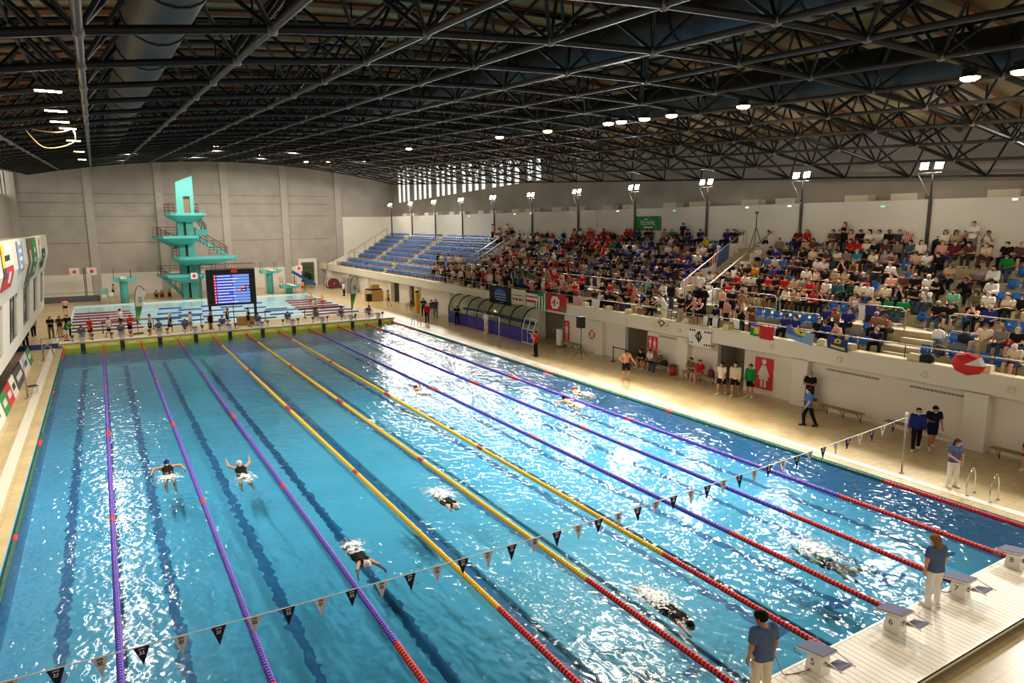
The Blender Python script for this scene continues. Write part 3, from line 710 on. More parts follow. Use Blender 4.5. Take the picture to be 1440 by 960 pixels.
def body_cones(J, fine=False):
    H = J['H']; fem = J['fem']; C = []; add = lambda a, b, ra, rb, *x: C.append((a, b, ra*H, rb*H, *x))
    T = lambda v: J['T'](v)+np.array([0, 0, J['dz']])
    for s in (-1, 1):
        add(T((s*.06, -.01, -.02)), T((s*.045, 0, .16)), .115 if fem else .105, .092)
        add(T((s*.045, 0, .16)), T((s*.075, .005, .35)), .092, .108)
        add(T((s*.075, .005, .35)), T((s*.12, 0, .44)), .105, .065)
        if fem: add(T((s*.07, .07, .33)), T((s*.07, .085, .32)), .06, .055)
    add(T((0, .01, .3)), T((0, 0, .45)), .11, .07)
    add(T((0, 0, .44)), J['hd']-J['Rh']((0, .01, .02)), .06, .05)
    hd = lambda v: J['hd']+J['Rh'](v)
    add(hd((0, -.035, .05)), hd((0, .025, .045)), .088, .084); add(hd((0, .03, .03)), hd((0, .045, -.055)), .072, .05)
    add(hd((0, .1, .02)), hd((0, .113, -.006)), .009, .014, (), .012)
    for s in (-1, 1): add(hd((s*.084, -.01, .03)), hd((s*.082, -.005, -.005)), .017, .012, (), .01)
    for n, s in (('R', 1), ('L', -1)):
        add(J['s'+n], J['e'+n], .055, .043); add(J['e'+n], J['w'+n], .042, .027)
        f = J['f'+n]; w_ = J['w'+n]
        # palm frame
        side = unit(np.cross(f, (0, 0, 1))) if abs(f[2]) < .9 else unit(np.cross(f, (0, 1, 0)))
        side = side*s; nrm = unit(np.cross(side, f))*s
        if abs(f[2]) >= .9: side = np.array([0, 1., 0]); nrm = np.array([-s*1., 0, 0])
        for o in (-.022, 0, .022): add(w_+side*o*.6*H, w_+(f*.085+side*o)*H, .02, .016, (), .015)
        cur = .35
        if fine:
            for i, (o, ln) in enumerate(((-.033, .058), (-.011, .07), (.011, .076), (.033, .07))):
                a = w_+(f*.09+side*o)*H; b = a+(f*ln*.5+nrm*.01)*H; c_ = b+(f*ln*.38+nrm*ln*cur)*H
                add(a, b, .0095, .0092, (), .006); add(b, c_, .0092, .008, (), .006)
            a = w_+(f*.03+side*.03)*H; b = w_+(f*.065+side*.058+nrm*.012)*H; add(a, b, .012, .0105, (), .008); add(b, b+(f*.03+nrm*.014)*H, .0105, .009, (), .006)
        else:
            for o in (-.025, 0, .025): add(w_+(f*.085+side*o)*H, w_+(f*.14+nrm*.03+side*o)*H, .013, .01, (), .01)
            add(w_+(f*.03+side*.03)*H, w_+(f*.08+side*.055)*H, .013, .01, (), .01)
        add(J['h'+n], J['k'+n], .088 if fem else .084, .055); mid = J['k'+n]*.65+J['a'+n]*.35
        add(J['k'+n], mid, .055, .055); add(mid, J['a'+n], .053, .034)
        add(J['q'+n], J['t'+n], .035, .032); add(J['a'+n], J['q'+n], .034, .035)
    return C
def garment(J, kind, ex):
    H = J['H']; fem = J['fem']; C = []; T = lambda v: J['T'](v)+np.array([0, 0, J['dz']])
    add = lambda a, b, ra, rb, *x: C.append((a, b, ra*H+ex, rb*H+ex, *x))
    up = unit(T((0, 0, 1))-T((0, 0, 0))); hd = lambda v: J['hd']+J['Rh'](v); hz = lambda v: unit(J['Rh'](v))
    if kind in ('tshirt', 'longsleeve', 'tank', 'swimsuit'):
        low = T((0, 0, -.06 if kind != 'swimsuit' else -.1)); neckc = T((0, 0, .5 if kind in ('tshirt', 'longsleeve') else .43))
        cut = [(low, -up), (neckc, up)]
        for s in (-1, 1):
            add(T((s*.062, -.01, -.09)), T((s*.05, 0, .16)), .12 if fem else .112, .1, cut); add(T((s*.05, 0, .16)), T((s*.075, .005, .35)), .1, .11, cut)
            if kind in ('tshirt', 'longsleeve'): add(T((s*.075, .005, .35)), T((s*.125, 0, .44)), .106, .067, cut)
            if fem: add(T((s*.07, .07, .33)), T((s*.07, .085, .32)), .06, .055)
            if kind in ('tank', 'swimsuit'): add(T((s*.07, .02, .4)), T((s*.07, -.02, .46)), .05, .05)
        add(T((0, .01, .3)), T((0, 0, .45)), .11, .07, cut)
        if kind in ('tshirt', 'longsleeve'):
            for n in 'RL':
                a, b, c = J['s'+n], J['e'+n], J['w'+n]; d = unit(b-a)
                if kind == 'tshirt': add(a, b, .06, .052, [(a+(b-a)*.72, d)])
                else: add(a, b, .058, .05); add(b, c, .05, .036, [(c, unit(c-b))])
    if kind in ('trousers', 'shorts', 'trunks', 'skirt'):
        top = T((0, 0, .06)); cut = [(top, up)]
        for s in (-1, 1): add(T((s*.06, -.01, -.03)), T((s*.055, 0, .1)), .113 if fem else .107, .098, cut)
        for n in 'RL':
            a, b, c = J['h'+n], J['k'+n], J['a'+n]; d = unit(b-a)
            if kind == 'trousers':
                add(a, b, .09, .066); add(b, c, .064, .052, [(c, unit(c-b))])
            else:
                fr = {'shorts': .8, 'trunks': .38, 'skirt': .95}[kind]; add(a, b, .092, .085, [(a+(b-a)*fr, d)])
    if kind == 'shoes':
        for n in 'RL':
            lo = min(J['q'+n][2], J['t'+n][2])-.034*H
            add(J['q'+n], J['t'+n], .04, .036, [((0, 0, lo), (0, 0, -1))]); add(J['a'+n]+(0, 0, .02), J['q'+n], .036, .04)
    if kind in ('hair_short', 'hair_long', 'ponytail', 'cap', 'swim_cap', 'hair_curly', 'hair_grey'):
        e = .011 if kind != 'hair_curly' else .03
        face = [(hd((0, .055, .055)), hz((0, .8, -.6)))]
        C.append((hd((0, -.036, .05)), hd((0, .022, .05)), (.088+e)*H, (.084+e)*H, face))
        if kind in ('hair_long', 'hair_curly'):
            for s in (-1, 0, 1): C.append((hd((s*.055, -.055, .02)), hd((s*.06, -.07, -.2 if kind == 'hair_long' else -.1)), .05*H, .035*H))
        if kind == 'ponytail': C.append((hd((0, -.12, .06)), hd((0, -.15, -.06)), .034*H, .03*H)); C.append((hd((0, -.15, -.06)), hd((0, -.12, -.24)), .03*H, .014*H))
        if kind == 'cap': C.append((hd((0, .07, .085)), hd((0, .14, .07)), .05*H, .03*H, [(hd((0, 0, .09)), hz((0, .15, 1))), (hd((0, 0, .075)), -hz((0, .15, 1)))]))
    if kind == 'face_mask':
        C.append((hd((0, .034, .02)), hd((0, .05, -.05)), .077*H, .056*H, [(hd((0, .05, .0)), hz((0, -1, .05))), (hd((0, 0, .022)), hz((0, 0, 1)))]))
    if kind == 'eyes':
        for s in (-1, 1): C.append((hd((s*.03, .095, .033)), hd((s*.036, .093, .033)), .0085*H, .0085*H))
    return C
def np_mesh(name, V, F):
    me = bpy.data.meshes.new(name); me.vertices.add(len(V)); me.vertices.foreach_set('co', V.astype(np.float32).ravel())
    me.loops.add(F.size); me.loops.foreach_set('vertex_index', F.astype(np.int32).ravel())
    me.polygons.add(len(F)); me.polygons.foreach_set('loop_start', np.arange(0, F.size, 4, dtype=np.int32)); me.polygons.foreach_set('loop_total', np.full(len(F), 4, np.int32))
    me.polygons.foreach_set('use_smooth', np.ones(len(F), bool)); me.update(); me.validate(); return me
CLOTH = {'white': (232, 226, 218), 'cream': (222, 206, 178), 'beige': (190, 166, 130), 'black': (26, 25, 27), 'charcoal': (58, 57, 60), 'grey': (128, 124, 120), 'navy': (26, 29, 56), 'royal blue': (38, 46, 118),
 'blue': (66, 108, 176), 'teal': (40, 140, 170), 'red': (190, 32, 36), 'maroon': (104, 36, 46), 'brown': (92, 62, 50), 'mauve': (122, 84, 92), 'lilac': (160, 146, 160), 'pink': (222, 160, 150), 'orange': (222, 140, 30), 'green': (22, 132, 62), 'dark green': (30, 66, 52),
 'mint': (120, 196, 164), 'olive': (104, 96, 64), 'purple': (96, 70, 150), 'denim': (62, 76, 106), 'slate blue': (84, 100, 134), 'tan': (176, 140, 104), 'yellow': (216, 196, 40), 'sea green': (52, 92, 96), 'striped red': (196, 60, 62), 'light blue': (130, 160, 200)}
HAIRC = {'dark': (30, 22, 18), 'brown': (74, 48, 30), 'blond': (134, 98, 60), 'grey': (160, 156, 152), 'red': (170, 36, 34), 'white': (226, 222, 216), 'black': (20, 19, 20), 'cream': (216, 200, 150), 'blue': (40, 60, 150)}
def cloth(c):
    if c == 'striped red':
        m = mat('cloth_striped_red', CLOTH['red'], .85)
        if 'sr' not in MATS: MATS['sr'] = 1; stripes(m, 0, 11, 0, .55, (226, 214, 206))
        return m
    return mat('cloth_'+c.replace(' ', '_'), CLOTH[c], .9, spec=.15)
def hairm(c): return mat('hair_'+c, HAIRC[c], .8, spec=.12)
SKINS = [mat('skin_%d' % i, c, .55) for i, c in enumerate([(206, 150, 116), (186, 128, 94), (222, 170, 138), (150, 98, 70)])]
M_mask = mat('mask_cloth', (176, 206, 220), .8); M_maskd = mat('dark_mask_cloth', (40, 42, 48), .8); M_eye = mat('eye_dark', (30, 24, 22), .3)
M_sh = [mat('shoe_white', (224, 220, 214), .6), mat('shoe_dark', (34, 32, 34), .6)]
POSE = {
 'sit_lap': dict(seat=0, lean=.12, th=(.18, 1, -.05), sk=(.02, .1, -1), ua=(.15, .35, -1), fa=(-.5, .9, -.25), head=(.1, 0)),
 'sit_cross': dict(seat=0, lean=-.05, th=(.15, 1, -.08), sk=(.05, -.1, -1), ua=(.25, .4, -1), faR=(-1, .5, .15), faL=(-1, .45, .0), head=(.05, .15)),
 'sit_fwd': dict(seat=0, lean=.5, th=(.3, 1, 0), sk=(.05, .05, -1), ua=(.1, .5, -1), fa=(-.55, .8, .1), head=(-.25, 0)),
 'sit_phone': dict(seat=0, lean=.15, th=(.1, 1, 0), sk=(.0, .05, -1), ua=(.2, .3, -1), faR=(-.35, 1, .35), faL=(-.5, .8, 0), head=(.45, 0)),
 'sit_face': dict(seat=0, lean=.3, th=(.15, 1, -.05), sk=(.0, .15, -1), ua=(.1, .75, -.7), fa=(-.45, .15, 1), head=(0, 0)),
 'sit_side': dict(seat=0, lean=.05, twist=.35, thR=(.4, 1, -.05), thL=(-.1, 1, -.05), sk=(.1, .1, -1), ua=(.3, .1, -1), faR=(-.3, 1, 0), faL=(-.6, .7, -.2), head=(0, .5)),
 'sit_knee': dict(seat=0, lean=.2, thR=(-.3, 1, .25), skR=(.3, .5, -.8), thL=(.2, 1, -.05), skL=(.0, .1, -1), ua=(.2, .5, -.9), fa=(-.4, .9, .1), head=(.05, -.3)),
 'stand': dict(lean=.02, th=(.06, .02, -1), sk=(0, -.03, -1), ua=(.16, .0, -1), fa=(.0, .2, -1)),
 'stand_cross': dict(lean=-.03, th=(.09, .02, -1), sk=(0, -.03, -1), ua=(.22, .3, -1), faR=(-1, .5, .2), faL=(-1, .45, .05), head=(.1, .2)),
 'stand_clap': dict(lean=.1, th=(.08, .02, -1), sk=(0, -.05, -1), ua=(.2, .45, -1), fa=(-.55, .9, .35), head=(.1, 0)),
 'stand_up': dict(lean=.02, th=(.1, .02, -1), sk=(0, -.03, -1), uaR=(.35, .3, 1), faR=(-.05, .2, 1), uaL=(.2, .35, -1), faL=(-.5, .9, .2), head=(.05, .1)),
 'stand_hips': dict(lean=0, th=(.12, .02, -1), sk=(0, -.03, -1), ua=(.7, -.1, -1), fa=(-.7, .35, -.5), head=(.05, -.2)),
 'lean_rail': dict(lean=.55, th=(.08, .0, -1), sk=(0, -.1, -1), ua=(.25, .8, -.8), fa=(-.2, .9, -.3), head=(-.3, .1)),
 'walk': dict(lean=.05, thR=(.04, .4, -1), skR=(0, -.05, -1), thL=(.04, -.3, -1), skL=(0, -.45, -1), uaR=(.15, -.3, -1), faR=(0, .35, -1), uaL=(.15, .3, -1), faL=(0, .7, -1), head=(.05, 0)),
}
_pm = {}
def pose_mesh(key, pose, kind, h, fine=False):
    k = (key, kind, h)
    if k in _pm: return _pm[k]
    J = skeleton(pose); ex = (.016 if h > .018 else .01)+(.012 if kind in ('tshirt', 'longsleeve') else 0)
    C = body_cones(J, fine) if kind == 'body' else garment(J, kind, ex)
    V, F = sdf_mesh(C, h if kind not in ('eyes',) else .006, .03 if kind != 'body' else .035)
    me = np_mesh('person' if kind == 'body' else kind, V, F); _pm[k] = me; return me
HAIRN = {'hair_short': 'hair', 'hair_long': 'hair', 'ponytail': 'hair', 'hair_curly': 'hair', 'cap': 'cap', 'swim_cap': 'swim_cap'}
def set_mat(o, m):
    if not len(o.data.materials): o.data.materials.append(None)
    o.material_slots[0].link = 'OBJECT'; o.material_slots[0].material = m
def person(label, loc, rz, pose, h=.026, skin=0, top=None, topc='white', low='trousers', lowc='denim', hair='hair_short', hairc='dark', shoes=1, mask=1, group=None, key=None, fine=False, fem=None, size=None, eyes=False):
    pd = dict(POSE[pose]) if isinstance(pose, str) else dict(pose)
    fem = (hair in ('hair_long', 'ponytail', 'hair_curly') and not isinstance(hair, type(None))) if fem is None else fem
    pd['fem'] = int(fem)
    if size: pd['h'] = size
    key = (key or pose, int(fem), size)
    o = link('person', pose_mesh(key, pd, 'body', h, fine), None, loc, rz); set_mat(o, SKINS[skin % 4]); tag(o, label, 'person', group)
    def part(kind, m, name=None):
        c = link(name or kind, pose_mesh(key, pd, kind, h), o); set_mat(c, m); return c
    if top: part(top, cloth(topc), {'tshirt': 'shirt', 'longsleeve': 'long_sleeved_top', 'tank': 'tank_top', 'swimsuit': 'swimsuit'}[top])
    if low: part(low, cloth(lowc))
    if hair: part(hair, hairm(hairc) if hairc in HAIRC else cloth(hairc), HAIRN[hair])
    if shoes is not None: part('shoes', M_sh[shoes])
    if mask: part('face_mask', M_mask if mask == 1 else M_maskd)
    if eyes: part('eyes', M_eye)
    return o
# ------------------------------------------------------------------ spectators: sight lines met with the real seat rows
SEATS = []          # (row, y) taken by listed spectators
def row_x(k): return rowx(k)+.6 if k >= 0 else (32.45 if k == -1 else 31.42)
def row_z(k): return tread(k) if k >= 0 else (3.4 if k == -1 else 2.95)
def find_row(u, v, rows, hz):
    best = None
    for k in rows:
        p = px(u, v, x=row_x(k)-.05); e = abs(p[2]-(row_z(k)+hz))
        if best is None or e < best[0]: best = (e, k, p[1])
    return best[1], best[2]
def section(y):
    if y > 51: return 'the block beyond the far stair'
    if y > 22.0: return 'the team block between the two stairs'
    if y > 7.9: return 'the packed block right of the stair'
    return 'the end block past the stepped aisle'
# u, v, top colour, lower colour, hair code, pose code, [top kind]
S = 'hair_short'; LNG = 'hair_long'; PT = 'ponytail'; CV = 'hair_curly'; CP = 'cap'
UP = [(1084.8,329,'white','black',S,'sit_fwd'),(1096,339,'grey','denim',S,'sit_side'),(1066,345,'white','black',PT,'sit_side'),(1121.4,330,'maroon','denim',S,'sit_cross'),(1135.4,329.7,'red','black',LNG,'sit_lap'),
(1121,341,'navy','denim',S,'sit_side'),(1134,341,'beige','charcoal',S,'sit_lap'),(1144,342,'brown','black',LNG,'sit_lap'),(1170,328.7,'olive','black',S,'sit_cross'),(1177.6,330,'charcoal','denim',S,'sit_side'),
(1084.4,351,'black','charcoal',S,'sit_lap'),(1094.7,351,'royal blue','black',S,'sit_fwd'),(1106.4,352,'black','denim',S,'sit_cross'),(1130.8,353,'black','black',S,'sit_lap'),(1140.6,353,'cream','black',LNG,'sit_lap'),
(1151.4,352.6,'black','denim',LNG,'sit_cross','tank'),(1164,353.6,'brown','black',S,'sit_fwd'),(1178.6,353.6,'white','denim',S,'sit_phone'),(1080,364,'blue','black',S,'sit_lap'),(1091.4,361.5,'cream','black',S,'sit_lap'),
(1101,365,'blue','denim',LNG,'sit_lap'),(1115.3,364.4,'mauve','black',S,'sit_cross'),(1122,365,'charcoal','black',S,'sit_phone'),(1137,368.6,'black','black',S,'sit_fwd'),(1150,365.3,'white','black',LNG,'sit_lap'),
(1158,369,'white','charcoal',S,'sit_fwd'),(1062,372,'orange','black',S,'sit_lap'),(1076.4,373,'black','black',S,'sit_cross'),(1084,376,'purple','black',LNG,'sit_lap'),(1097.5,375.6,'navy','black',S,'sit_cross'),
(1134,376,'white','beige',S,'sit_side'),(1149,379,'white','black',LNG,'sit_lap','tank'),(1158.4,381,'black','black',S,'sit_lap'),(1186.4,369,'black','black',LNG,'sit_face'),(1171.5,381,'tan','brown',CP,'sit_lap'),
(1070.8,386.4,'black','black',S,'sit_side'),(1082,387.8,'red','black',S,'sit_lap'),(1091.4,387.8,'red','black',LNG,'sit_cross'),(1102.6,388.7,'red','black',S,'sit_lap'),(1114,389.7,'beige','brown',LNG,'sit_lap'),(1130.8,388.7,'grey','black',S,'sit_cross'),
(1058.4,383.6,'white','black',S,'sit_phone'),(1051.4,384,'cream','black',S,'sit_lap'),(1059.8,397,'mint','black',S,'sit_cross'),(1082.3,397,'red','black',S,'sit_knee'),(1091.2,398,'navy','charcoal',S,'sit_lap'),(1106.2,402,'cream','black',LNG,'sit_lap','longsleeve'),
(1119,404,'tan','brown',LNG,'sit_lap'),(1128.7,404,'black','black',LNG,'sit_phone','tank'),(1139,404.7,'red','black',S,'sit_lap'),(1150.3,405,'black','black',LNG,'sit_face'),(1162.5,404.7,'white','denim',S,'sit_lap'),(1171,392.5,'sea green','denim',S,'sit_side','longsleeve'),
(1196.7,330.5,'pink','denim',LNG,'sit_lap'),(1209,329,'black','black',S,'sit_cross'),(1223,331,'white','black',CV,'sit_lap'),(1233.3,330.5,'white','denim',S,'sit_lap'),(1249.7,333.3,'black','denim',S,'sit_side'),(1264.7,329,'charcoal','black',S,'sit_side'),(1277.3,328,'striped red','black',CP,'sit_lap'),
(1194.8,343.6,'red','black',S,'sit_cross'),(1207.5,342,'red','black',S,'sit_lap'),(1220,344.5,'white','charcoal',S,'sit_lap'),(1234.7,341,'black','black',S,'sit_fwd'),(1246.9,340.3,'brown','denim',S,'sit_lap'),(1263.7,343.6,'grey','black',LNG,'sit_lap'),(1281,345,'sea green','denim',S,'sit_lap'),(1290.4,347,'white','charcoal',LNG,'sit_side'),
(1188.7,355.8,'grey','black',S,'sit_phone'),(1202.8,354.4,'teal','denim',S,'sit_lap'),(1219,356,'black','black',S,'sit_cross'),(1231,356,'cream','denim',LNG,'sit_fwd'),(1244.5,356,'lilac','black',S,'sit_cross'),(1260,357,'mauve','black',S,'sit_fwd'),(1291,357,'beige','black',S,'sit_phone'),
(1239.4,371,'black','charcoal',S,'sit_fwd'),(1257,372,'white','black',S,'sit_fwd'),(1201.4,370.3,'brown','black',LNG,'sit_lap','tank'),(1178.4,385,'beige','tan',LNG,'sit_lap'),(1191,385.5,'black','black',S,'sit_side'),(1204.7,387.8,'charcoal','black',S,'sit_fwd'),
(1198,395.3,'dark green','black',LNG,'sit_side','longsleeve'),(1210.3,395.8,'cream','grey',S,'sit_side'),(1218.7,401.9,'white','denim',CP,'sit_phone'),(1205,411,'white','denim',LNG,'sit_lap','tank'),(1232.8,416,'beige','charcoal',S,'sit_fwd'),(1251.5,414,'green','denim',CV,'sit_lap'),(1270.3,416.9,'green','denim',S,'sit_side'),
(1257,387.3,'pink','black',S,'sit_fwd'),(1268.4,387.8,'brown','black',S,'sit_lap'),(1288,387.8,'black','black',None,'sit_lap'),(1269.8,400.5,'black','black',LNG,'sit_face'),(1287,401,'black','denim',S,'sit_cross'),
(1328.7,334.7,'white','black',LNG,'sit_side'),(1343.6,332.4,'beige','black',LNG,'sit_side'),(1362.5,332.4,'navy','black',CV,'sit_face','tank'),(1391,332.4,'white','brown',S,'sit_face'),(1324.7,347.3,'pink','black',LNG,'sit_side'),(1337.3,346.2,'maroon','denim',S,'sit_side'),
(1391,349.6,'cream','brown',LNG,'sit_fwd'),(1417,349.6,'black','black',S,'sit_lap'),(1436.4,346,'brown','black',S,'sit_side'),(1417,361,'green','denim',S,'sit_lap'),(1378.6,374.8,'lilac','charcoal',S,'sit_phone'),(1399.2,373.7,'white','black',S,'sit_lap','longsleeve'),
(1307.5,385,'white','grey',CP,'sit_lap'),(1361.4,388.6,'black','black',S,'sit_face','longsleeve'),(1397,391,'white','charcoal',S,'sit_phone','longsleeve'),(1301.2,402.3,'white','denim',CP,'sit_face'),(1342.5,404.6,'mint','black',S,'sit_lap'),(1374,408.7,'olive','black',CV,'sit_lap','longsleeve'),(1391.2,409.8,'white','black',S,'sit_lap'),
(1320.7,422.4,'black','denim',S,'sit_lap'),(1333.9,424,'black','denim',S,'sit_phone'),(1371.7,425.8,'black','black',S,'sit_face','tank'),(1386.6,428,'royal blue','navy',S,'sit_side'),(1416.4,427,'charcoal','dark green',S,'sit_lap','longsleeve'),(1437,429,'black','beige',S,'sit_lap'),(1423.3,415.5,'cream','black',S,'sit_fwd'),
(1000.3,394.4,'white','beige',S,'sit_fwd'),(999.8,384.5,'white','black',S,'sit_phone'),(1016.2,382.2,'black','charcoal',S,'sit_lap'),(1009.2,389.7,'tan','black',LNG,'sit_phone'),(1028.9,373.7,'black','black',LNG,'sit_lap'),(1037.8,382.2,'red','black',S,'sit_lap'),(1024.7,394.4,'red','black',S,'sit_lap'),(1046,371,'black','black',S,'sit_face'),(1053.7,374.5,'black','black',LNG,'sit_lap'),
(1047,397,'beige','black',S,'sit_phone'),(1039,394,'charcoal','black',S,'sit_fwd'),
# team block, listed from the picture
(945,325,'green','black',S,'sit_lap'),(960,330,'navy','black',LNG,'sit_lap'),(985,330,'royal blue','navy',S,'sit_lap'),(1022,330,'royal blue','navy',S,'sit_side'),(942,346,'white','black',S,'sit_fwd'),(952,346,'beige','blue',S,'sit_phone'),(993,341,'yellow','black',S,'sit_lap'),(945,357,'royal blue','navy',S,'sit_phone'),(968,358,'royal blue','navy',LNG,'sit_lap'),(981,355,'white','navy',CP,'sit_side'),
(905,372,'royal blue','navy',S,'sit_lap'),(918,369,'royal blue','black',S,'sit_side'),(932,352,'navy','black',S,'sit_lap'),(912,345,'royal blue','navy',S,'sit_fwd'),(924,361,'navy','black',LNG,'sit_lap'),(948,372,'navy','black',S,'sit_side'),(966,374,'royal blue','navy',S,'sit_side'),(975,343,'navy','navy',S,'sit_lap'),(1000,347,'navy','black',S,'sit_lap'),
(887,340,'black','black',S,'sit_phone'),(870,330,'green','black',S,'sit_lap'),(857,330,'red','black',S,'sit_lap'),(840,329,'red','black',LNG,'sit_lap'),(828,330,'red','black',S,'sit_phone'),(845,342,'red','black',S,'sit_fwd'),(833,345,'red','navy',S,'sit_lap'),(818,346,'maroon','black',S,'sit_lap'),(860,342,'green','black',S,'sit_lap'),
(810,331,'red','black',S,'sit_lap'),(737,334,'white','black',S,'sit_side'),(756,330,'cream','black',S,'sit_lap'),(790,352,'red','black',S,'sit_lap'),(800,341,'maroon','black',S,'sit_side'),(775,346,'black','black',S,'sit_lap'),(874,352,'navy','black',S,'sit_lap'),(898,352,'royal blue','navy',S,'sit_lap')]
# lower balcony, seated: row -2 in front, row -1 behind
LO = [(1385.4,467,'cream','beige',S,'sit_side',-1),(1409.5,471.7,'grey','denim',LNG,'sit_lap',-1),(1433,471.7,'black','denim',S,'sit_lap',-1),(1430.8,491.7,'cream','denim',CP,'sit_phone',-2),(1236,475,'navy','black',S,'sit_fwd',-2),(1233.7,447.8,None,'black',S,'sit_lap',-1),(1252.5,446,None,'black',S,'sit_fwd',-1),
(1106,455,'royal blue','navy',S,'sit_lap',-2),(1121,456,'royal blue','navy',S,'sit_lap',-2),(1163.4,440,'royal blue','navy',S,'sit_lap',-1),(1172.8,442,None,'navy',CP,'sit_phone',-1),(1185,442,'royal blue','navy',S,'sit_side',-1),(1166,460,'royal blue','navy',S,'sit_fwd',-2),(1183,461,None,'navy',S,'sit_fwd',-2),(1152,459,'black','black',S,'sit_side',-2),(970.8,419.7,'black','black',S,'sit_lap',-1),(1008.7,426,'navy','black',S,'sit_lap',-2)]
# lower balcony, standing at the rail
ST = [(990,410.3,'black','black',S,'stand_hips',-1,'longsleeve'),(969,428,'black','black',S,'stand',-2),(990.5,430,'black','black',CP,'lean_rail',-2,'tank'),(1016,422,None,'black',S,'stand',-1),(1022,421.5,None,'black',S,'stand',-2),(1030.3,416,'black','black',S,'stand_cross',-1),(1043.4,416.8,None,'beige',S,'stand_hips',-1),(1042,430,'black','black',PT,'lean_rail',-2,'swimsuit'),(1057.5,426,'brown','brown',S,'stand_clap',-2),
(933,434,'white','white',S,'lean_rail',-2),(980,438,None,'black',S,'lean_rail',-2),(945,394,'black','denim',LNG,'stand',-1,'longsleeve'),(937,387,'white','charcoal',S,'stand_clap',-1)]
def wording(topc, lowc, hair, kind, bare):
    hd = {'hair_long': 'long-haired ', 'ponytail': 'ponytailed ', 'hair_curly': 'curly-haired ', 'cap': 'capped ', None: 'bald '}.get(hair, '')
    if topc is None: return hd+'bare-chested spectator in '+lowc+' shorts'
    nm = {'tshirt': 'shirt', 'longsleeve': 'long-sleeved top', 'tank': 'tank top', 'swimsuit': 'swimsuit'}[kind]
    return hd+'spectator in '+topc+' '+nm
HC = {'hair_short': ['dark', 'dark', 'dark', 'black', 'brown', 'grey'], 'hair_long': ['dark', 'brown', 'blond'], 'ponytail': ['dark', 'brown'], 'hair_curly': ['dark', 'brown'], 'cap': ['white', 'red', 'cream'], None: ['dark']}
PEOPLE = []          # every spectator before it is split into single ones and the farthest mass
def book(k, y): SEATS.append((k, y))
def clash(k, y, d=.42): return any(kk == k and abs(yy-y) < d for kk, yy in SEATS)
def free_spot(k, y, d=.46):
    for o in (0, .15, -.15, .3, -.3, .45, -.45, .6, -.6, .8, -.8):
        if not clash(k, y+o, d): return y+o
    return y
for e in UP:
    k, y = find_row(e[0], e[1], range(ROWS), 1.08)
    y = free_spot(k, y)
    book(k, y); PEOPLE.append(dict(k=k, y=y, top=e[6] if len(e) > 6 else 'tshirt', topc=e[2], lowc=e[3], hair=e[4], pose=e[5], sit=1))
for e in LO:
    y = free_spot(e[6], px(e[0], e[1], x=row_x(e[6]))[1]); book(e[6], y)
    PEOPLE.append(dict(k=e[6], y=y, top='tshirt', topc=e[2], lowc=e[3], hair=e[4], pose=e[5], sit=1))
for e in ST:
    y = free_spot(e[6], px(e[0], e[1], x=row_x(e[6])-.5)[1], .5); book(e[6], y)
    PEOPLE.append(dict(k=e[6], y=y, top=e[7] if len(e) > 7 else 'tshirt', topc=e[2], lowc=e[3], hair=e[4], pose=e[5], sit=0))
rnd = random.Random(11)
PAL = {'mix': ['white']*5+['black']*5+['red']*2+['cream']*2+['grey', 'beige', 'navy', 'charcoal', 'brown', 'royal blue', 'pink'], 'navy': ['royal blue']*4+['navy']*6+['black']*4+['white'], 'red': ['red']*5+['maroon']*2+['white']*3+['black']*3+['striped red'], 'white': ['white']*5+['cream']*2+['beige']*2+['black']*4+['red', 'tan', 'charcoal'],
       'stripe': ['striped red']*6+['red']*3+['white', 'black'], 'black': ['black']*7+['charcoal', 'red', 'navy', 'white'], 'green': ['green']*2+['royal blue']*3+['navy']*3+['black', 'white']}
def add_random(k, y, pal, sit):
    if clash(k, y): return
    hair = rnd.choice([S]*6+[LNG]*3+[PT, PT, CP]); pose = rnd.choice(['sit_lap', 'sit_cross', 'sit_fwd', 'sit_phone', 'sit_side', 'sit_knee'] if sit else ['stand', 'stand_cross', 'stand_clap', 'stand_up', 'lean_rail'])
    bare = rnd.random() < (.12 if k < 0 else .03)
    book(k, y); PEOPLE.append(dict(k=k, y=y, top=rnd.choice(['tshirt']*5+['longsleeve', 'tank']), topc=None if bare else rnd.choice(PAL[pal]), lowc=rnd.choice(['black', 'black', 'denim', 'charcoal', 'navy', 'beige']), hair=hair, pose=pose, sit=sit))
def fill(k, y0, y1, prob, pal, sit, step=.5):
    y = y0
    while y < y1:
        if rnd.random() < prob: add_random(k, y+rnd.uniform(-.07, .07), pal, sit)
        y += step
for k, prob in ((0, .5), (1, .5), (2, .45), (3, .4), (4, .3), (5, .2)): fill(k, 9, 20.3, prob*.5, 'mix', 1)
for k in range(7):
    fill(k, 23.6, 34, (.75, .6, .55, .5, .5, .5, .35)[k], 'navy', 1)
    fill(k, 34, 42, (.75, .6, .4, .35, .45, .6, .4)[k], 'red' if k > 2 else 'mix', 1)
    fill(k, 42, 50.6, (.8, .7, .5, .3, .25, .25, .1)[k], 'white', 1)
fill(0, 33.5, 50.5, .75, 'white', 0, .45); fill(6, 52.8, 56.5, .7, 'mix', 1); fill(5, 52.8, 55, .3, 'mix', 1)
fill(-1, 42, 52, .8, 'white', 0, .42); fill(-2, 41, 52.5, .8, 'white', 0, .42); fill(0, 53, 58, .75, 'white', 0, .45)
fill(-1, 37, 42, .8, 'green', 0); fill(-2, 36, 41.5, .8, 'green', 0); fill(-1, 31, 37, .8, 'stripe', 0); fill(-2, 30.5, 36, .85, 'stripe', 0)
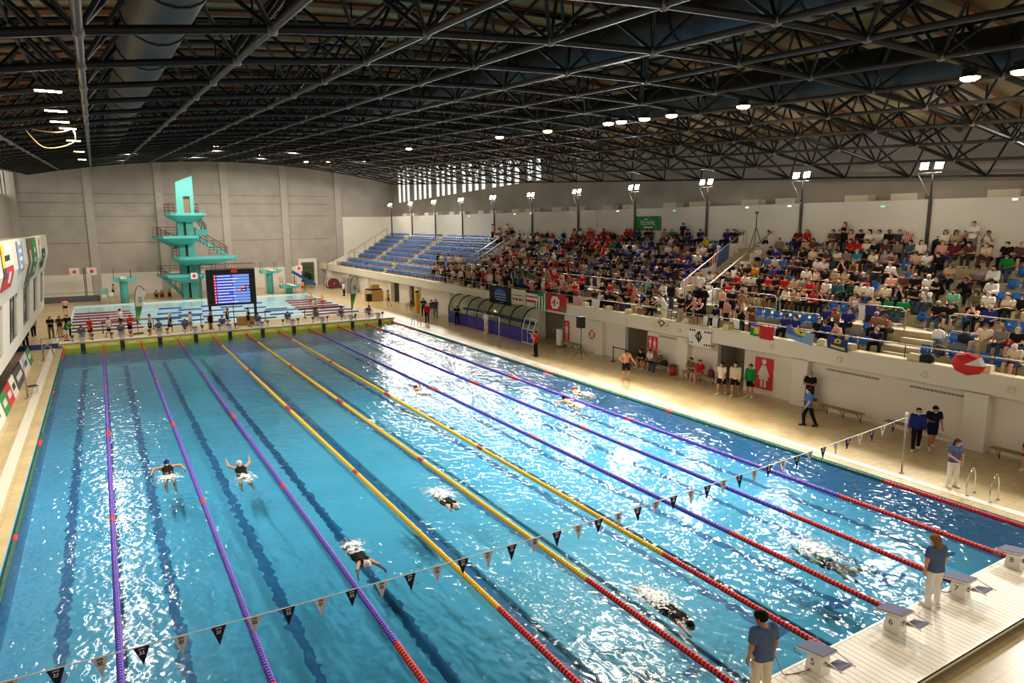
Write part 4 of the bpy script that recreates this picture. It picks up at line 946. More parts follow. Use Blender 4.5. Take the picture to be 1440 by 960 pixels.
fill(-1, 24.5, 31, .75, 'black', 1); fill(-2, 22.5, 30, .75, 'black', 1); fill(-1, 17, 23, .7, 'black', 0); fill(-2, 15.8, 22, .6, 'black', 0); fill(-1, 52, 58, .5, 'black', 1)
PEOPLE.sort(key=lambda d: (row_x(d['k'])-CAM[0])**2+(d['y']-CAM[1])**2)
SINGLE_MAX = 220
PEOPLE_ONE, PEOPLE_MASS = PEOPLE[:SINGLE_MAX], PEOPLE[SINGLE_MAX:]
rows_of = {}
for d in PEOPLE_ONE: rows_of.setdefault((d['k'], section(d['y'])), []).append(d)
for key, l in rows_of.items():
    l.sort(key=lambda d: d['y'])
    for i, d in enumerate(l): d['rank'] = i+1; d['n'] = len(l)
for i, d in enumerate(PEOPLE_ONE):
    k = d['k']; rn = 'front balcony row' if k == -2 else 'second balcony row' if k == -1 else 'upper row %s' % ['one', 'two', 'three', 'four', 'five', 'six', 'seven'][k]
    sec = {'the block beyond the far stair': 'far block', 'the team block between the two stairs': 'team block', 'the packed block right of the stair': 'packed block', 'the end block past the stepped aisle': 'end block'}[section(d['y'])]
    txt = '%s, %s, %s, %s from near end' % (wording(d['topc'], d['lowc'], d['hair'], d['top'], 0), sec, rn, ordn(d['rank']))
    pose = dict(POSE[d['pose']])
    if d['sit']: pose['seat'] = .42
    x = row_x(k) if d['sit'] else (row_x(k)-.45 if k != -2 else 30.98)
    if k == -1 and not d['sit']: x = 31.95
    if k == 0 and not d['sit']: x = 33.4
    low = ('shorts' if rnd.random() < .35 else 'trousers')
    person(txt, (x, d['y'], row_z(k)), PI/2+rnd.uniform(-.25, .15), pose, .026, rnd.randrange(4), d['top'] if d['topc'] else None, d['topc'] or 'white', low, d['lowc'], d['hair'], rnd.choice(HC[d['hair']]), rnd.randrange(2), 0 if d['topc'] is None else (1 if rnd.random() < .8 else 2), 'spectators in the grandstand', key=('sp', d['pose'], d['sit']))
# standing spectators against the back wall and on the stairs
for (u, v, top, low, hair, pose, lb, x, z) in [(1188.7, 311, 'black', 'black', LNG, 'stand_cross', 'standing woman in black tank top, white jacket round her waist, above the packed block', 39.0, 6.9), (1370.5, 305, 'white', 'grey', S, 'stand_cross', 'man in white shirt and grey trousers standing with folded arms against the back wall', 39.0, 6.9), (961, 311, 'navy', 'navy', S, 'stand_phone', 'person in dark blue shirt standing alone against back wall beside green banner', 38.9, 6.9), (986.2, 383, 'white', 'black', S, 'stand', 'person in long white shirt standing at the foot of the white stair', 33.6, 3.9), (714, 343, None, 'black', S, 'stand', 'bare-chested person standing at the back wall beside the far stair', 38.8, 6.9), (693, 342, 'white', 'black', S, 'stand', 'person in white standing behind the rail on far side of the far stair', 38.8, 6.9), (616, 361, 'black', 'black', S, 'stand', 'lone person in black standing on the walkway before the empty blue seats', 33.5, 3.9)]:
    y = px(u, v, x=x)[1]; pz = POSE['stand'] if pose == 'stand_phone' else POSE[pose]
    person(lb, (x, y, z), PI/2, pz, .024, 0, 'tank' if 'tank' in lb else ('tshirt' if top else None), top or 'white', 'shorts' if 'blue' in lb or top is None else 'trousers', low, hair, 'dark', 1, 1, None, key=('bk', pose if pose != 'stand_phone' else 'stand'))
# the farthest spectators, too many and too small to tell apart: one mass
def mass():
    cache = {}; V = []; F = []; MI = []; n = 0; mats = []; midx = {}
    def mi(m):
        if m.name not in midx: midx[m.name] = len(mats); mats.append(m)
        return midx[m.name]
    def arr(pose, kind, sit, fem):
        q = (pose, kind, sit, fem)
        if q not in cache:
            p = dict(POSE[pose]); p['fem'] = fem
            if sit: p['seat'] = .42
            J = skeleton(p); C = body_cones(J) if kind == 'body' else garment(J, kind, .024)
            cache[q] = sdf_mesh(C, .045, .03)
        return cache[q]
    for d in PEOPLE_MASS:
        k = d['k']; fem = int(d['hair'] in (LNG, PT)); x = row_x(k) if d['sit'] else (row_x(k)-.45 if k != -2 else 30.98)
        if k == -1 and not d['sit']: x = 31.95
        if k == 0 and not d['sit']: x = 33.4
        a = PI/2+rnd.uniform(-.3, .3); c, s = math.cos(a), math.sin(a)
        for kind, m in (('body', SKINS[rnd.randrange(4)]), (d['top'] if d['topc'] else None, cloth(d['topc']) if d['topc'] else None), (rnd.choice(['trousers', 'shorts']), cloth(d['lowc'])), (d['hair'], hairm(rnd.choice(HC[d['hair']])))):
            if kind is None: continue
            v, f = arr(d['pose'], kind, d['sit'], fem)
            w_ = np.stack([v[:, 0]*c-v[:, 1]*s+x, v[:, 0]*s+v[:, 1]*c+d['y'], v[:, 2]+row_z(k)], 1)
            V.append(w_); F.append(f+n); MI.append(np.full(len(f), mi(m))); n += len(v)
    me = np_mesh('spectator_crowd', np.concatenate(V), np.concatenate(F))
    for m in mats: me.materials.append(m)
    me.polygons.foreach_set('material_index', np.concatenate(MI).astype(np.int32)); me.update()
    tag(link('spectator_crowd', me), 'distant crowd of seated and standing spectators filling the far half of the team block', 'crowd', kind='stuff')
if PEOPLE_MASS: mass()
# ------------------------------------------------------------------ seats
M_seat = mat('blue_seat_plastic', (24, 104, 186), .35)
def seat_mesh():
    q = MB()   # moulded bucket: pan, curved back, hole-less shell with a rim; faces -x
    def shell(u, v):
        w_ = .21-.03*abs(v-.5)
        if v < .55: t = v/.55; x = -.2+.36*t; z = .0-.035*math.sin(PI*t)+.02*(2*u-1)**2
        else: t = (v-.55)/.45; x = .16+.06*t+.03*(2*u-1)**2*-1; z = .01+.3*t
        return (x, (u-.5)*2*w_, z)
    q.sheet(shell, 4, 8, .02)
    q.box(-.02, .04, -.03, .03, -.1, -.03); q.box(.0, .2, -.025, .025, -.12, -.09)
    return q.mesh('stadium_seat', [M_seat], True)
SM = seat_mesh()
spots = []
def seat_run(k, y0, y1, prob=1):
    y = y0+.3
    while y < y1-.2:
        if not clash(k, y, .3) and rnd.random() < prob: spots.append((k, y))
        y += .55
for k in range(ROWS):
    seat_run(k, -1, AISLES[0][0]); seat_run(k, AISLES[0][1], AISLES[1][0], .55); seat_run(k, AISLES[1][1], AISLES[2][0], .5)
    seat_run(k, AISLES[2][1], AISLES[3][0]); seat_run(k, AISLES[3][1], AISLES[4][0]); seat_run(k, AISLES[4][1], 88)
for k in (-1, -2):
    seat_run(k, -1, 7.2); seat_run(k, 8.8, 17.5, .8); seat_run(k, 18, 52, .25); seat_run(k, 52.5, 68.4); seat_run(k, 69.6, 86.5)
spots.sort(key=lambda s: (row_x(s[0])-CAM[0])**2+(s[1]-CAM[1])**2)
def seat_pos(k, y): return (row_x(k)+.0, y, row_z(k)+.39)
ones = spots[:290]; rest = spots[290:]
cnt = {}
for k, y in ones: cnt.setdefault((k, section(y)), []).append(y)
for k, y in ones:
    l = sorted(cnt[(k, section(y))]); i = l.index(y)+1
    rn = 'front balcony row' if k == -2 else 'second balcony row' if k == -1 else 'upper row %s' % ['one', 'two', 'three', 'four', 'five', 'six', 'seven'][k]
    sec = {'the block beyond the far stair': 'far block', 'the team block between the two stairs': 'team block', 'the packed block right of the stair': 'packed block', 'the end block past the stepped aisle': 'end block'}[section(y)]
    o = link('stadium_seat', SM, None, seat_pos(k, y)); tag(o, 'blue plastic seat in %s of the %s, %s from near end' % (rn, sec, ordn(i)), 'seat', 'blue grandstand seats')
q = MB(); bv = [tuple(v.co) for v in SM.vertices]; bf = [tuple(p.vertices) for p in SM.polygons]
for k, y in rest:
    p = seat_pos(k, y); q.add([(a+p[0], b+p[1], c+p[2]) for a, b, c in bv], bf)
tag(q.build('stadium_seats', M_seat, smooth=True), 'rows of empty blue seats filling the distant end of the grandstand', 'seats', 'blue grandstand seats', 'stuff')
# ------------------------------------------------------------------ diving tower
M_teal = mat('teal_concrete', (84, 178, 172), .5, noise=.05, nscale=1); M_brr = mat('bronze_rail', (112, 92, 74), .4, metal=.4)
def diving_tower():
    t = thing('diving_tower', 'tall teal diving tower with stacked platforms and curved stairs beyond the diving pool', 'diving tower', (12, 82.6, .1))
    A = lambda a, b, z: (a-12, b-82.6, z-.1)
    q = MB()
    q.prism([(11.05, .1), (11.7, .1), (11.7, 10), (11.05, 10)], lambda a, z: A(a, 82.3, z), lambda a, z: A(a, 83.6, z))
    q.prism([(11.95, .1), (12.75, .1), (12.75, 10), (11.95, 10)], lambda a, z: A(a, 82.2, z), lambda a, z: A(a, 83.6, z))
    q.prism([(11.1, 10), (11.9, 10), (11.9, 12.05), (12.62, 12.05), (12.62, 10), (13.0, 10), (13.05, 14.45), (11.2, 13.65)], lambda a, z: A(a, 82.3, z), lambda a, z: A(a, 83.1, z))
    q.box(.85, 1.15, -.5, .1, 0, 4.8)
    q.build('shaft', M_teal, t)
    q = MB(); q.prism([(11.7, .1), (11.95, .1), (11.95, 10), (11.7, 10)], lambda a, z: A(a, 82.7, z), lambda a, z: A(a, 83.5, z)); q.build('slot_panel', mat('slot_brown', (86, 78, 60), .7), t)
    q = MB(); q.prism([(11.9, 10.1), (12.62, 10.1), (12.62, 12.05), (11.9, 12.05)], lambda a, z: A(a, 82.75, z), lambda a, z: A(a, 82.85, z)); q.build('door', mat('tower_door', (150, 120, 92), .6), t)
    def slab(name, x0, x1, z, y0=79.4, y1=83.8, rl=True, rr=False, th=.28):
        n = 8; r = (y1-y0)/2; pts = []
        if rl: pts += [(x0+r*.55-r*.55*math.sin(a)*1, (y0+y1)/2+r*math.cos(a)) for a in np.linspace(0, PI, n)]
        else: pts += [(x0, y1), (x0+.9, y0)]
        pts += [(x1-.5, y0), (x1, y0+.6), (x1, y0+1.7), (x1-1.6, y1)] if not rr else [(x1-.7, y0), (x1, (y0+y1)/2), (x1-.7, y1)]
        q = MB(); q.prism(pts, lambda a, b: A(a, b, z-th), lambda a, b: A(a, b, z)); 
        c = (sum(p[0] for p in pts)/len(pts), sum(p[1] for p in pts)/len(pts))
        low = [(12+(a-12)*.45, 82.6+(b-82.6)*.45) for a, b in pts]; k = len(pts)   # haunch under the slab
        v = [A(a, b, z-th) for a, b in pts]+[A(a, b, z-th-.75) for a, b in low]
        q.add(v, [(i, (i+1) % k, k+(i+1) % k, k+i) for i in range(k)]+[tuple(range(k, 2*k))])
        return q.build(name, M_teal, t), pts
    def rail(pts, z, parent=t, h=1.0, closed=False, z1=None):
        q = MB(); n = len(pts); zz = lambda i: z if z1 is None else z+(z1-z)*i/(n-1)
        for hh in (h*.33, h*.66, h): q.tube([A(a, b, zz(i)+hh) for i, (a, b) in enumerate(pts)], .035 if hh == h else .025, 6)
        for i, (a, b) in enumerate(pts): q.tube([A(a, b, zz(i)), A(a, b, zz(i)+h)], .03, 6)
        q.build('railing', M_brr, parent, True)
    s, p = slab('platform', 9.7, 14.1, 10.1, 80.3, 84.2); rail([(10.2, 80.6), (9.85, 81.4), (9.8, 82.4), (10.3, 83.6), (11, 84)], 10.1); rail([(13, 80.5), (13.4, 81.5), (13.4, 83), (12.8, 84)], 10.1); rail([(10.2, 80.6), (10.9, 80.5)], 10.1)
    s, p = slab('platform', 8.4, 13.1, 7.5, 80.2, 83.8, False); rail([(8.5, 83.6), (8.9, 82.6), (9.8, 82.2), (10.9, 82.2)], 7.5)
    s, p = slab('platform', 10.1, 17.2, 5.05, 79.6, 83.8); rail([(10.6, 80), (10.2, 81), (10.2, 82.4), (10.8, 83.6)], 5.05); rail([(14.3, 83), (15.2, 82.4), (16.3, 81.9)], 5.05)
    s, p = slab('platform', 8.5, 13.6, 3.05, 80, 83.8, False); rail([(8.6, 83.6), (8.9, 82.6), (9.8, 82.2), (10.9, 82.2)], 3.05); rail([(12.9, 81), (14.2, 81), (14.8, 82)], 3.05)
    def flight(x0, y0, z0, x1, y1, z1, n=9, w_=1.0):
        q = MB()
        for i in range(n):
            f0, f1 = i/n, (i+1)/n; xa, xb = x0+(x1-x0)*f0, x0+(x1-x0)*f1; ya = y0+(y1-y0)*(f0+f1)/2; zt = z0+(z1-z0)*f1
            q.box(min(xa, xb)-12, max(xa, xb)-12, ya-82.6, ya-82.6+w_, zt-.1-.42, zt-.1)
        q.build('stair_flight', M_teal, t)
        rail([(x0+(x1-x0)*i/5, y0+(y1-y0)*i/5) for i in range(6)], z0, z1=z1); rail([(x0+(x1-x0)*i/5, y0+w_+(y1-y0)*i/5) for i in range(6)], z0, z1=z1)
    flight(14.3, 83, 7.6, 13, 83.3, 10, 7); flight(16.4, 82.6, 5.1, 12.8, 83.4, 7.5, 10); flight(8.9, 82.6, 7.5, 11, 83.4, 6.4, 5)
    flight(11.4, 83, .15, 8.9, 83, 3.0, 10)
    q = MB(); q.box(1.0, 2.4, .3, 1.3, 7.4, 8.1); q.build('stair_landing', M_teal, t)
diving_tower()
def springboard(name, label, x, y, z, parts_low=False):
    t = thing(name, label, 'diving platform', (x, y, .1))
    q = MB(); q.lathe((0, 0, 0), [(.42, 0), (.4, z-.5), (.4, z-.3)], 16); q.build('column', M_teal, t, True)
    q = MB(); q.prism([(-1.3, z-.3), (1.2, z-.3), (1.9, z-.02), (1.9, z+.05), (-1.5, z+.05)], lambda a, b: (a*.75, -.8, b), lambda a, b: (a*.75, .9, b)); q.build('deck', M_teal, t)
    q = MB(); q.box(-.3, .3, -2.9, 1.3, z+.12, z+.18); q.box(-.3, .3, -.4, -.2, z+.05, z+.12); q.build('board', mat('board_pale', (226, 214, 196), .6), t)
    q = MB()
    for s in (-.9, .8):
        q.tube([(s, .8, z), (s, .8, z+1), (s, -.6, z+1), (s, -.6, z)], .03, 6); q.tube([(s, .8, z+.5), (s, -.6, z+.5)], .025, 6)
    q.build('railing', M_brr, t, True)
    q = MB()
    for s in (-.28, .28): q.tube([(s, 1.5, 0), (s, 1.1, z)], .03, 6)
    for i in range(int(z/.28)): f = (i+.5)*.28/z; q.tube([(-.28, 1.5-.4*f, f*z), (.28, 1.5-.4*f, f*z)], .02, 6)
    q.build('ladder', M_rail, t, True)
springboard('springboard_stand', 'teal three-metre diving stand left of the diving tower', 4.9, 81.0, 2.75)
springboard('springboard_stand', 'teal three-metre diving stand beside the glazed end door', 21.0, 82.0, 2.9)
springboard('springboard_stand', 'low teal one-metre springboard at the grandstand end of diving pool', 23.2, 81.4, 1.0)
# ------------------------------------------------------------------ scoreboard
def scoreboard():
    t = thing('scoreboard', 'large black results screen on legs behind the far platform, blue result rows', 'scoreboard', (12.2, 53.6, .1))
    q = MB(); q.box(-1.95, 1.9, -.05, .25, 1.95, 4.95); q.build('cabinet', M_blackS, t)
    q = MB(); q.box(-1.4, 1.42, -.075, -.05, 2.1, 4.55); scr = q.build('screen', mat('screen_navy', (30, 34, 96), .3, emit=.5), t)
    Mb = [mat('screen_blue', (66, 92, 220), .3, emit=.8), mat('screen_sky', (120, 156, 240), .3, emit=.8)]
    Mr = mat('screen_red', (226, 30, 50), .3, emit=.8); Mw = mat('screen_white', (244, 244, 250), .3, emit=.8); Mk = mat('screen_black', (16, 18, 34), .3)
    rr = random.Random(3)
    for i in range(10):
        z = 4.5-.242*i; q = MB(); q.box(-1.2, .1, -.085, -.078, z-.19, z, 0); q.box(.1, 1.4, -.085, -.078, z-.19, z, 1); q.box(-1.38, -1.22, -.085, -.078, z-.19, z, 2)
        L_ = .75+rr.random()*.6; x = -1.12
        while x < -1.12+L_*1.15: w_ = .05+rr.random()*.1; q.box(x, x+w_, -.09, -.086, z-.13, z-.06, 3); x += w_+.03
        q.box(-1.33, -1.28, -.09, -.086, z-.14, z-.05, 3)
        if i in (4, 5): o = .75-.3*(i == 5); q.box(o, o+.27, -.092, -.088, z-.19, z, 2); q.box(o+.05, o+.2, -.096, -.092, z-.13, z-.06, 3); q.box(o+.3, 1.4 if i == 4 else 1.15, -.092, -.088, z-.19, z, 4); q.box(o+.36, o+.6, -.096, -.092, z-.13, z-.07, 3)
        q.build('result_row', Mb+[Mr, Mw, Mk], scr)
    q = MB(); q.box(.02, .5, -.09, -.05, 4.66, 4.9); q.build('red_clock', mat('clock_red', (190, 24, 30), .4, emit=.7), t)
    for x in (-1.82, 1.78):
        q = MB(); q.box(x-.1, x+.1, -.02, .2, 0, 1.98); q.box(x-.14, x+.14, -.5, .8, 0, .08); q.build('leg', M_blackS, t)
    q = MB(); q.tube([(0, .1, 1.96), (0, .1, .05)], .03, 6); q.build('centre_prop', M_dark, t)
    q = MB()
    for dz in (5.0, 5.4): q.tube([(-1.9, .1, dz), (1.9, .1, dz)], .03, 6)
    for i in range(15): x = -1.8+.26*i; q.tube([(x, .1, 5.0), (x+.2, .1, 5.4)], .02, 5)
    q.build('top_truss', M_brr, t)
scoreboard()
def feather(label, x, y):
    t = thing('feather_flag', label, 'flag', (x, y, .1), group='feather flags behind the far platform')
    q = MB(); q.tube(cat([(0, 0, 0), (-.03, 0, 1.5), (.0, 0, 3), (.22, 0, 3.75), (.5, 0, 3.8), (.7, 0, 3.5)], 5), .025, 6); q.build('pole', M_blackS, t, True)
    q = MB(); q.obox((0, 0, .05), (.35, .1, 0), (-.03, .1, 0), (0, 0, .04)); q.build('base', M_blackS, t)
    Ms = [mat('flag_white', (232, 234, 226), .8), mat('flag_green', (56, 136, 92), .8), mat('flag_mid_green', (92, 164, 74), .8), mat('flag_lime', (150, 200, 60), .8)]
    def sh(u, v):
        z = .75+v*2.95; x0 = (.0 if v < .7 else .02+.75*((v-.7)/.3)**2.2*.4); w_ = (.06+.72*min(1, v*1.15)) if v < .8 else .74*math.sqrt(max(0, 1-((v-.8)/.2)**2))+.02
        return (x0+u*w_, .03*math.sin(u*3+v*4), z)
    q = MB(); q.sheet(sh, 4, 20, .01, 0, lambda u, v: 0 if v > .52 else 1 if v > .36 else 2 if v > .24 else 3 if v > .12 else 1); s = q.build('banner', Ms, t)
    q = MB()
    for i in range(4): q.box(.22, .22+.3-.05*(i % 2), -.06, -.045, 2.9-.12*i, 2.95-.12*i)
    q.build('printed_emblem', Ms[1], s)
feather('white and green feather flag behind the far platform, left of the scoreboard', 5.0, 54.4)
feather('white and green feather flag at the grandstand end of the far platform', 22.6, 54.2)
# door at the end wall and what stands by it
q = MB(); q.box(27.0, 27.35, 91.6, 92.1, 0, 3.9); q.box(29.25, 29.6, 91.6, 92.1, 0, 3.9); q.box(27.35, 29.25, 91.6, 92.1, 3.4, 3.9); d_ = struct(q.build('door_1', M_white))
q = MB(); q.box(27.35, 29.25, 92.2, 92.24, 0, 3.4); q.build('glass_leaf', glass('door_glass', (150, 176, 150), .2), d_)
q = MB(); q.box(28.27, 28.33, 92.15, 92.3, 0, 3.4); q.box(27.35, 29.25, 92.15, 92.3, 1.95, 2.03); q.build('door_frame', M_dark, d_)
q = MB(); q.box(20, 36, 104, 104.2, -.3, 5); struct(q.build('ground_hedge_outside', mat('outside_green', (92, 124, 60), .9, noise=.4, nscale=1.5)))
q = MB(); q.box(20, 36, 92.5, 104, -.35, -.05); struct(q.build('ground_outside', mat('outside_paving', (170, 166, 150), .9)))
# hydrotherapy bench block, notices, chairs along the end wall
t = thing('low_platform', 'long grey low platform with steel rails before the end wall left of the tower', 'platform', (-.4, 86, .1))
q = MB(); q.box(-3.2, 2.9, -.9, .9, 0, .55); q.build('body', mat('grey_mat', (92, 92, 100), .8), t)
q = MB()
for y in (-.85, .85): q.tube([(-3.1, y, 1.0), (2.8, y, 1.0)], .025, 6)
for x in (-3.1, -1.6, -.1, 1.4, 2.8): q.tube([(x, -.85, .55), (x, -.85, 1.0)], .02, 6)
q.build('railing', M_rail, t)
def notice(label, x, y, z, c, w_=.5, h=.5, pole=0):
    t = thing('pool_sign', label, 'sign', (x, y, z-h))
    q = MB(); q.box(-w_, w_, -.03, .03, 0, 2*h); q.build('board', mat('sign_white', (236, 222, 216), .5), t)
    q = MB(); q.lathe((0, -.045, h), [(.2, 0), (.2, .02)], 16, axis='y'); q.build('printed_symbol', c, t)
    if pole: q = MB(); q.tube([(pole, .06, -z+h+.1), (pole, .06, 2*h)], .05, 6); q.build('post', M_dark, t)
Mred = mat('sign_red', (222, 44, 52), .5)
notice('white sign with red symbol high on a post left of the end wall pilaster', .15, 88, 3.4, Mred, .5, .45, .9); notice('white sign with red disc on the other side of the same post', 1.9, 88, 3.4, Mred, .5, .45, -.7)
notice('white sign with red symbol fixed before the diving tower shaft', 12.1, 79.6, 2.9, Mred, .35, .35, .6); notice('white sign with pink symbol beside the diving tower column', 13.6, 79.6, 2.9, mat('sign_pink', (232, 120, 110), .5), .35, .35, .1)
notice('white sign with red symbol on dark post near the end door', 25.3, 84.5, 3.0, Mred, .45, .35, .65)
def chair(label, x, y, rz, m=M_whiteS, group='white plastic chairs'):
    t = thing('plastic_chair', label, 'chair', (x, y, .1), rz, group)
    q = MB(); q.box(-.23, .23, -.22, .24, .41, .45); q.build('seat', m, t)
    q = MB(); q.sheet(lambda u, v: ((u-.5)*.46, -.2-.1*v-.04*(1-(2*u-1)**2), .47+.42*v), 4, 3, .025); q.build('backrest', m, t)
    for sx in (-.2, .2):
        for sy in (-.19, .2): q = MB(); q.tube([(sx*1.1, sy*1.1, 0), (sx, sy, .41)], .02, 6); q.build('leg', m, t)
        q = MB(); q.tube([(sx*1.15, -.22, .66), (sx*1.15, .2, .63), (sx*1.1, .2, .42)], .018, 6); q.build('armrest', m, t)
    return t
chair('white plastic chair beside the low grey platform at the end wall', 2.9, 84.6, PI); chair('white plastic chair stacked with gear near the three-metre stand', 3.6, 85.6, PI*.9)
t = thing('lifeguard_chair', 'pale green raised lifeguard chair beside the three-metre stand', 'chair', (3.0, 81.6, .1))
q = MB(); q.box(-.35, .35, -.3, .3, 1.0, 1.06); q.build('seat', mat('pale_green', (150, 205, 180), .5), t)
q = MB(); q.box(-.35, .35, .26, .32, 1.06, 1.7); q.build('backrest', MATS['pale_green'], t)
for sx in (-.33, .33):
    for sy in (-.28, .28): q = MB(); q.tube([(sx*1.2, sy*1.3, 0), (sx, sy, 1.0)], .03, 6); q.build('leg', M_rail, t)
# long black crowd rails behind the far platform
for (x0, x1, y, lb) in ((2.5, 10.0, 56.6, 'long low black rail behind the far platform, left of the scoreboard'), (15.2, 22.4, 56.4, 'long low black rail behind the far platform, right of the scoreboard')):
    t = thing('barrier_rail', lb, 'barrier', ((x0+x1)/2, y, .1)); L_ = (x1-x0)/2
    q = MB(); q.box(-L_, L_, -.03, .03, .86, .94); q.build('top_rail', M_blackS, t)
    for x in (-L_+.06, 0, L_-.06): q = MB(); q.box(x-.03, x+.03, -.03, .03, .03, .9); q.box(x-.06, x+.06, -.35, .35, 0, .05); q.build('post', M_blackS, t)
q = MB(); q.box(-.8, .8, -.2, .2, 0, .75); tag(q.build('packing_crate', mat('cardboard', (190, 152, 96), .9), loc=(13.4, 54.9, .1)), 'long cardboard-coloured crate under the scoreboard', 'crate')
q = MB(); q.box(-1.9, 1.45, -.08, .08, 0, .35); tag(q.build('edge_mat', mat('indigo_mat', (60, 62, 140), .8), loc=(-1.7, 50.25, .1)), 'low indigo barrier mat between booth side deck and far platform', 'mat')
# speakers on tripods
def tripod_speaker(label, x, y, rz=0, h=2.0):
    t = thing('tripod_speaker', label, 'loudspeaker', (x, y, .1), rz)
    q = MB(); q.prism([(-.2, -.18), (.2, -.18), (.26, .2), (-.26, .2)], lambda a, b: (a, -b, h), lambda a, b: (a, -b, h+.72)); c = q.build('cabinet', M_blackS, t)
    q = MB(); q.box(-.2, .2, -.215, -.2, h+.06, h+.66); q.build('grille', mat('grille_charcoal', (44, 44, 48), .8), c)
    q = MB(); q.tube([(0, 0, .35), (0, 0, h)], .022, 8); q.build('pole', M_blackS, t)
    for k in range(3): a = PI/2+k*2*PI/3; q = MB(); q.tube([(0, 0, .85), (.55*math.cos(a), .55*math.sin(a), .02)], .016, 6); q.tube([(0, 0, .4), (.3*math.cos(a), .3*math.sin(a), .4)], .01, 5); q.build('leg', M_blackS, t)
tripod_speaker('black loudspeaker on a tripod on the deck before the dugout doorway', 28.7, 26.7, -PI/2)
tripod_speaker('black loudspeaker on a stand beside the grandstand-end feather flag', 24.6, 55.2, .3, 1.3)
# ------------------------------------------------------------------ control booth on the booth side
def booth():
    Y1 = 55.0; Y0 = -9
    t = thing('control_booth', 'white cantilevered control booth with slanted windows on the left side of the hall', 'booth', (-3, 34, 2.57))
    o = lambda a, y, z: (a+3, y-34, z-2.57)
    M_b = mat('booth_white', (226, 216, 200), .6, noise=.03)
    q = MB(); q.prism([(-.46, 8.08), (-.62, 8.1), (-.62, 7.9), (-5.55, 7.9), (-5.55, 5.4), (-.83, 5.42), (-.44, 6.75)], lambda a, z: o(a, Y0, z), lambda a, z: o(a, Y1, z))
    q.prism([(-1.04, 3.3), (-1.13, 2.57), (-5.55, 2.57), (-5.55, 2.8), (-1.7, 2.85)], lambda a, z: o(a, Y0, z), lambda a, z: o(a, Y1, z))
    q.prism([(-.83, 5.42), (-1.13, 2.57), (-5.55, 2.57), (-5.55, 5.42)], lambda a, z: o(a, Y1-.25, z), lambda a, z: o(a, Y1, z))
    q.build('shell', M_b, t)
    wins = [(51.2, 53.9), (44.6, 48.0), (37.6, 41.9), (30.6, 34.9), (23.6, 27.9), (16.6, 20.9), (9.6, 13.9), (2.6, 6.9), (-4.4, -.1)]
    prev = Y1-.25
    for a, b in wins:
        q = MB(); q.prism([(-.83, 5.42), (-1.04, 3.3), (-1.7, 2.85), (-1.6, 5.42)], lambda x, z: o(x, b, z), lambda x, z: o(x, prev, z)); q.build('pier', M_b, t); prev = a
        f = MB(); f.prism([(-.93, 5.42), (-1.15, 3.2), (-1.2, 3.2), (-.98, 5.42)], lambda x, z: o(x, a, z), lambda x, z: o(x, b, z)); wn = f.build('window_pane', mat('booth_glass', (30, 32, 34), .12), t)
        for k in range(1, 3):
            y = a+(b-a)*k/3; f = MB(); f.prism([(-.91, 5.42), (-1.13, 3.2), (-1.16, 3.2), (-.94, 5.42)], lambda x, z: o(x, y-.05, z), lambda x, z: o(x, y+.05, z)); f.build('mullion', M_dark, wn)
    q = MB(); q.prism([(-.83, 5.42), (-1.04, 3.3), (-1.7, 2.85), (-1.6, 5.42)], lambda x, z: o(x, Y0, z), lambda x, z: o(x, prev, z)); q.build('pier', M_b, t)
    q = MB(); q.box(-.2, .2, -.2, .2, -2.47, 0); q.build('support_column', M_b, t, loc=(-1.5, 19.5, 0))
    q = MB(); q.box(-.2, .2, -.2, .2, -2.47, 0); q.build('support_column', M_b, t, loc=(-1.5, 2.5, 0))
booth()
def booth_x(z): return -.44-.02*(z-6.75)/1.33 if z > 6.75 else -.44-.39*(6.75-z)/1.33
def booth_banner(name, label, ya, yb, za, zb, cols, fm, cat_='banner'):
    q = MB(); q.sheet(lambda u, v: (booth_x(za+(zb-za)*v)+.03, ya+(yb-ya)*u, za+(zb-za)*v), 8, 8, .012, 0, fm)
    return tag(q.build(name, [mat('bn_'+c.replace(' ', '_'), CLOTH.get(c, (128, 128, 128)), .8) for c in cols]), label, cat_, 'banners hung on the control booth')
booth_banner('wall_banner', 'red banner with yellow, blue and white patches hung on the booth, closest to the camera', 25.6, 29.4, 6.1, 8.0, ['red', 'yellow', 'royal blue', 'white', 'black'], lambda u, v: 4 if (.3 < u < .75 and .62 < v < .8) else 3 if (v > .55 and u > .2) or (.45 < u < .8 and .15 < v < .4) else 1 if (u < .2 and v > .45) else 2 if (u < .2 and v > .2) else 0)
booth_banner('wall_banner', 'pale blue and white banner with orange corner hung on the booth', 32.0, 34.8, 6.5, 8.0, ['light blue', 'white', 'orange'], lambda u, v: 2 if (u > .6 and v < .3) else 1 if int(v*8) % 2 and .2 < u < .8 else 0)
booth_banner('wall_banner', 'olive green tall banner hung on the booth beside the darker green one', 37.6, 40.6, 5.5, 8.05, ['olive', 'cream'], lambda u, v: 1 if .4 < u < .62 and .3 < v < .8 and int(v*16) % 2 else 0)
booth_banner('wall_banner', 'mid green banner with white lettering strokes hung on the booth', 40.8, 43.9, 5.75, 8.05, ['green', 'white'], lambda u, v: 1 if .35 < u < .65 and .15 < v < .9 and int(v*8) % 2 else 0)
booth_banner('wall_banner', 'small dark green square banner near the booth end', 48.2, 51.3, 5.9, 7.2, ['dark green', 'mint'], lambda u, v: 1 if .3 < u < .7 and .3 < v < .7 and int(v*8) % 2 else 0)
booth_banner('wall_banner', 'slim white banner with small coloured crest at the booth end', 46.4, 47.4, 6.2, 7.9, ['white', 'orange', 'purple'], lambda u, v: 1 if v > .8 else 2 if v < .15 else 0)
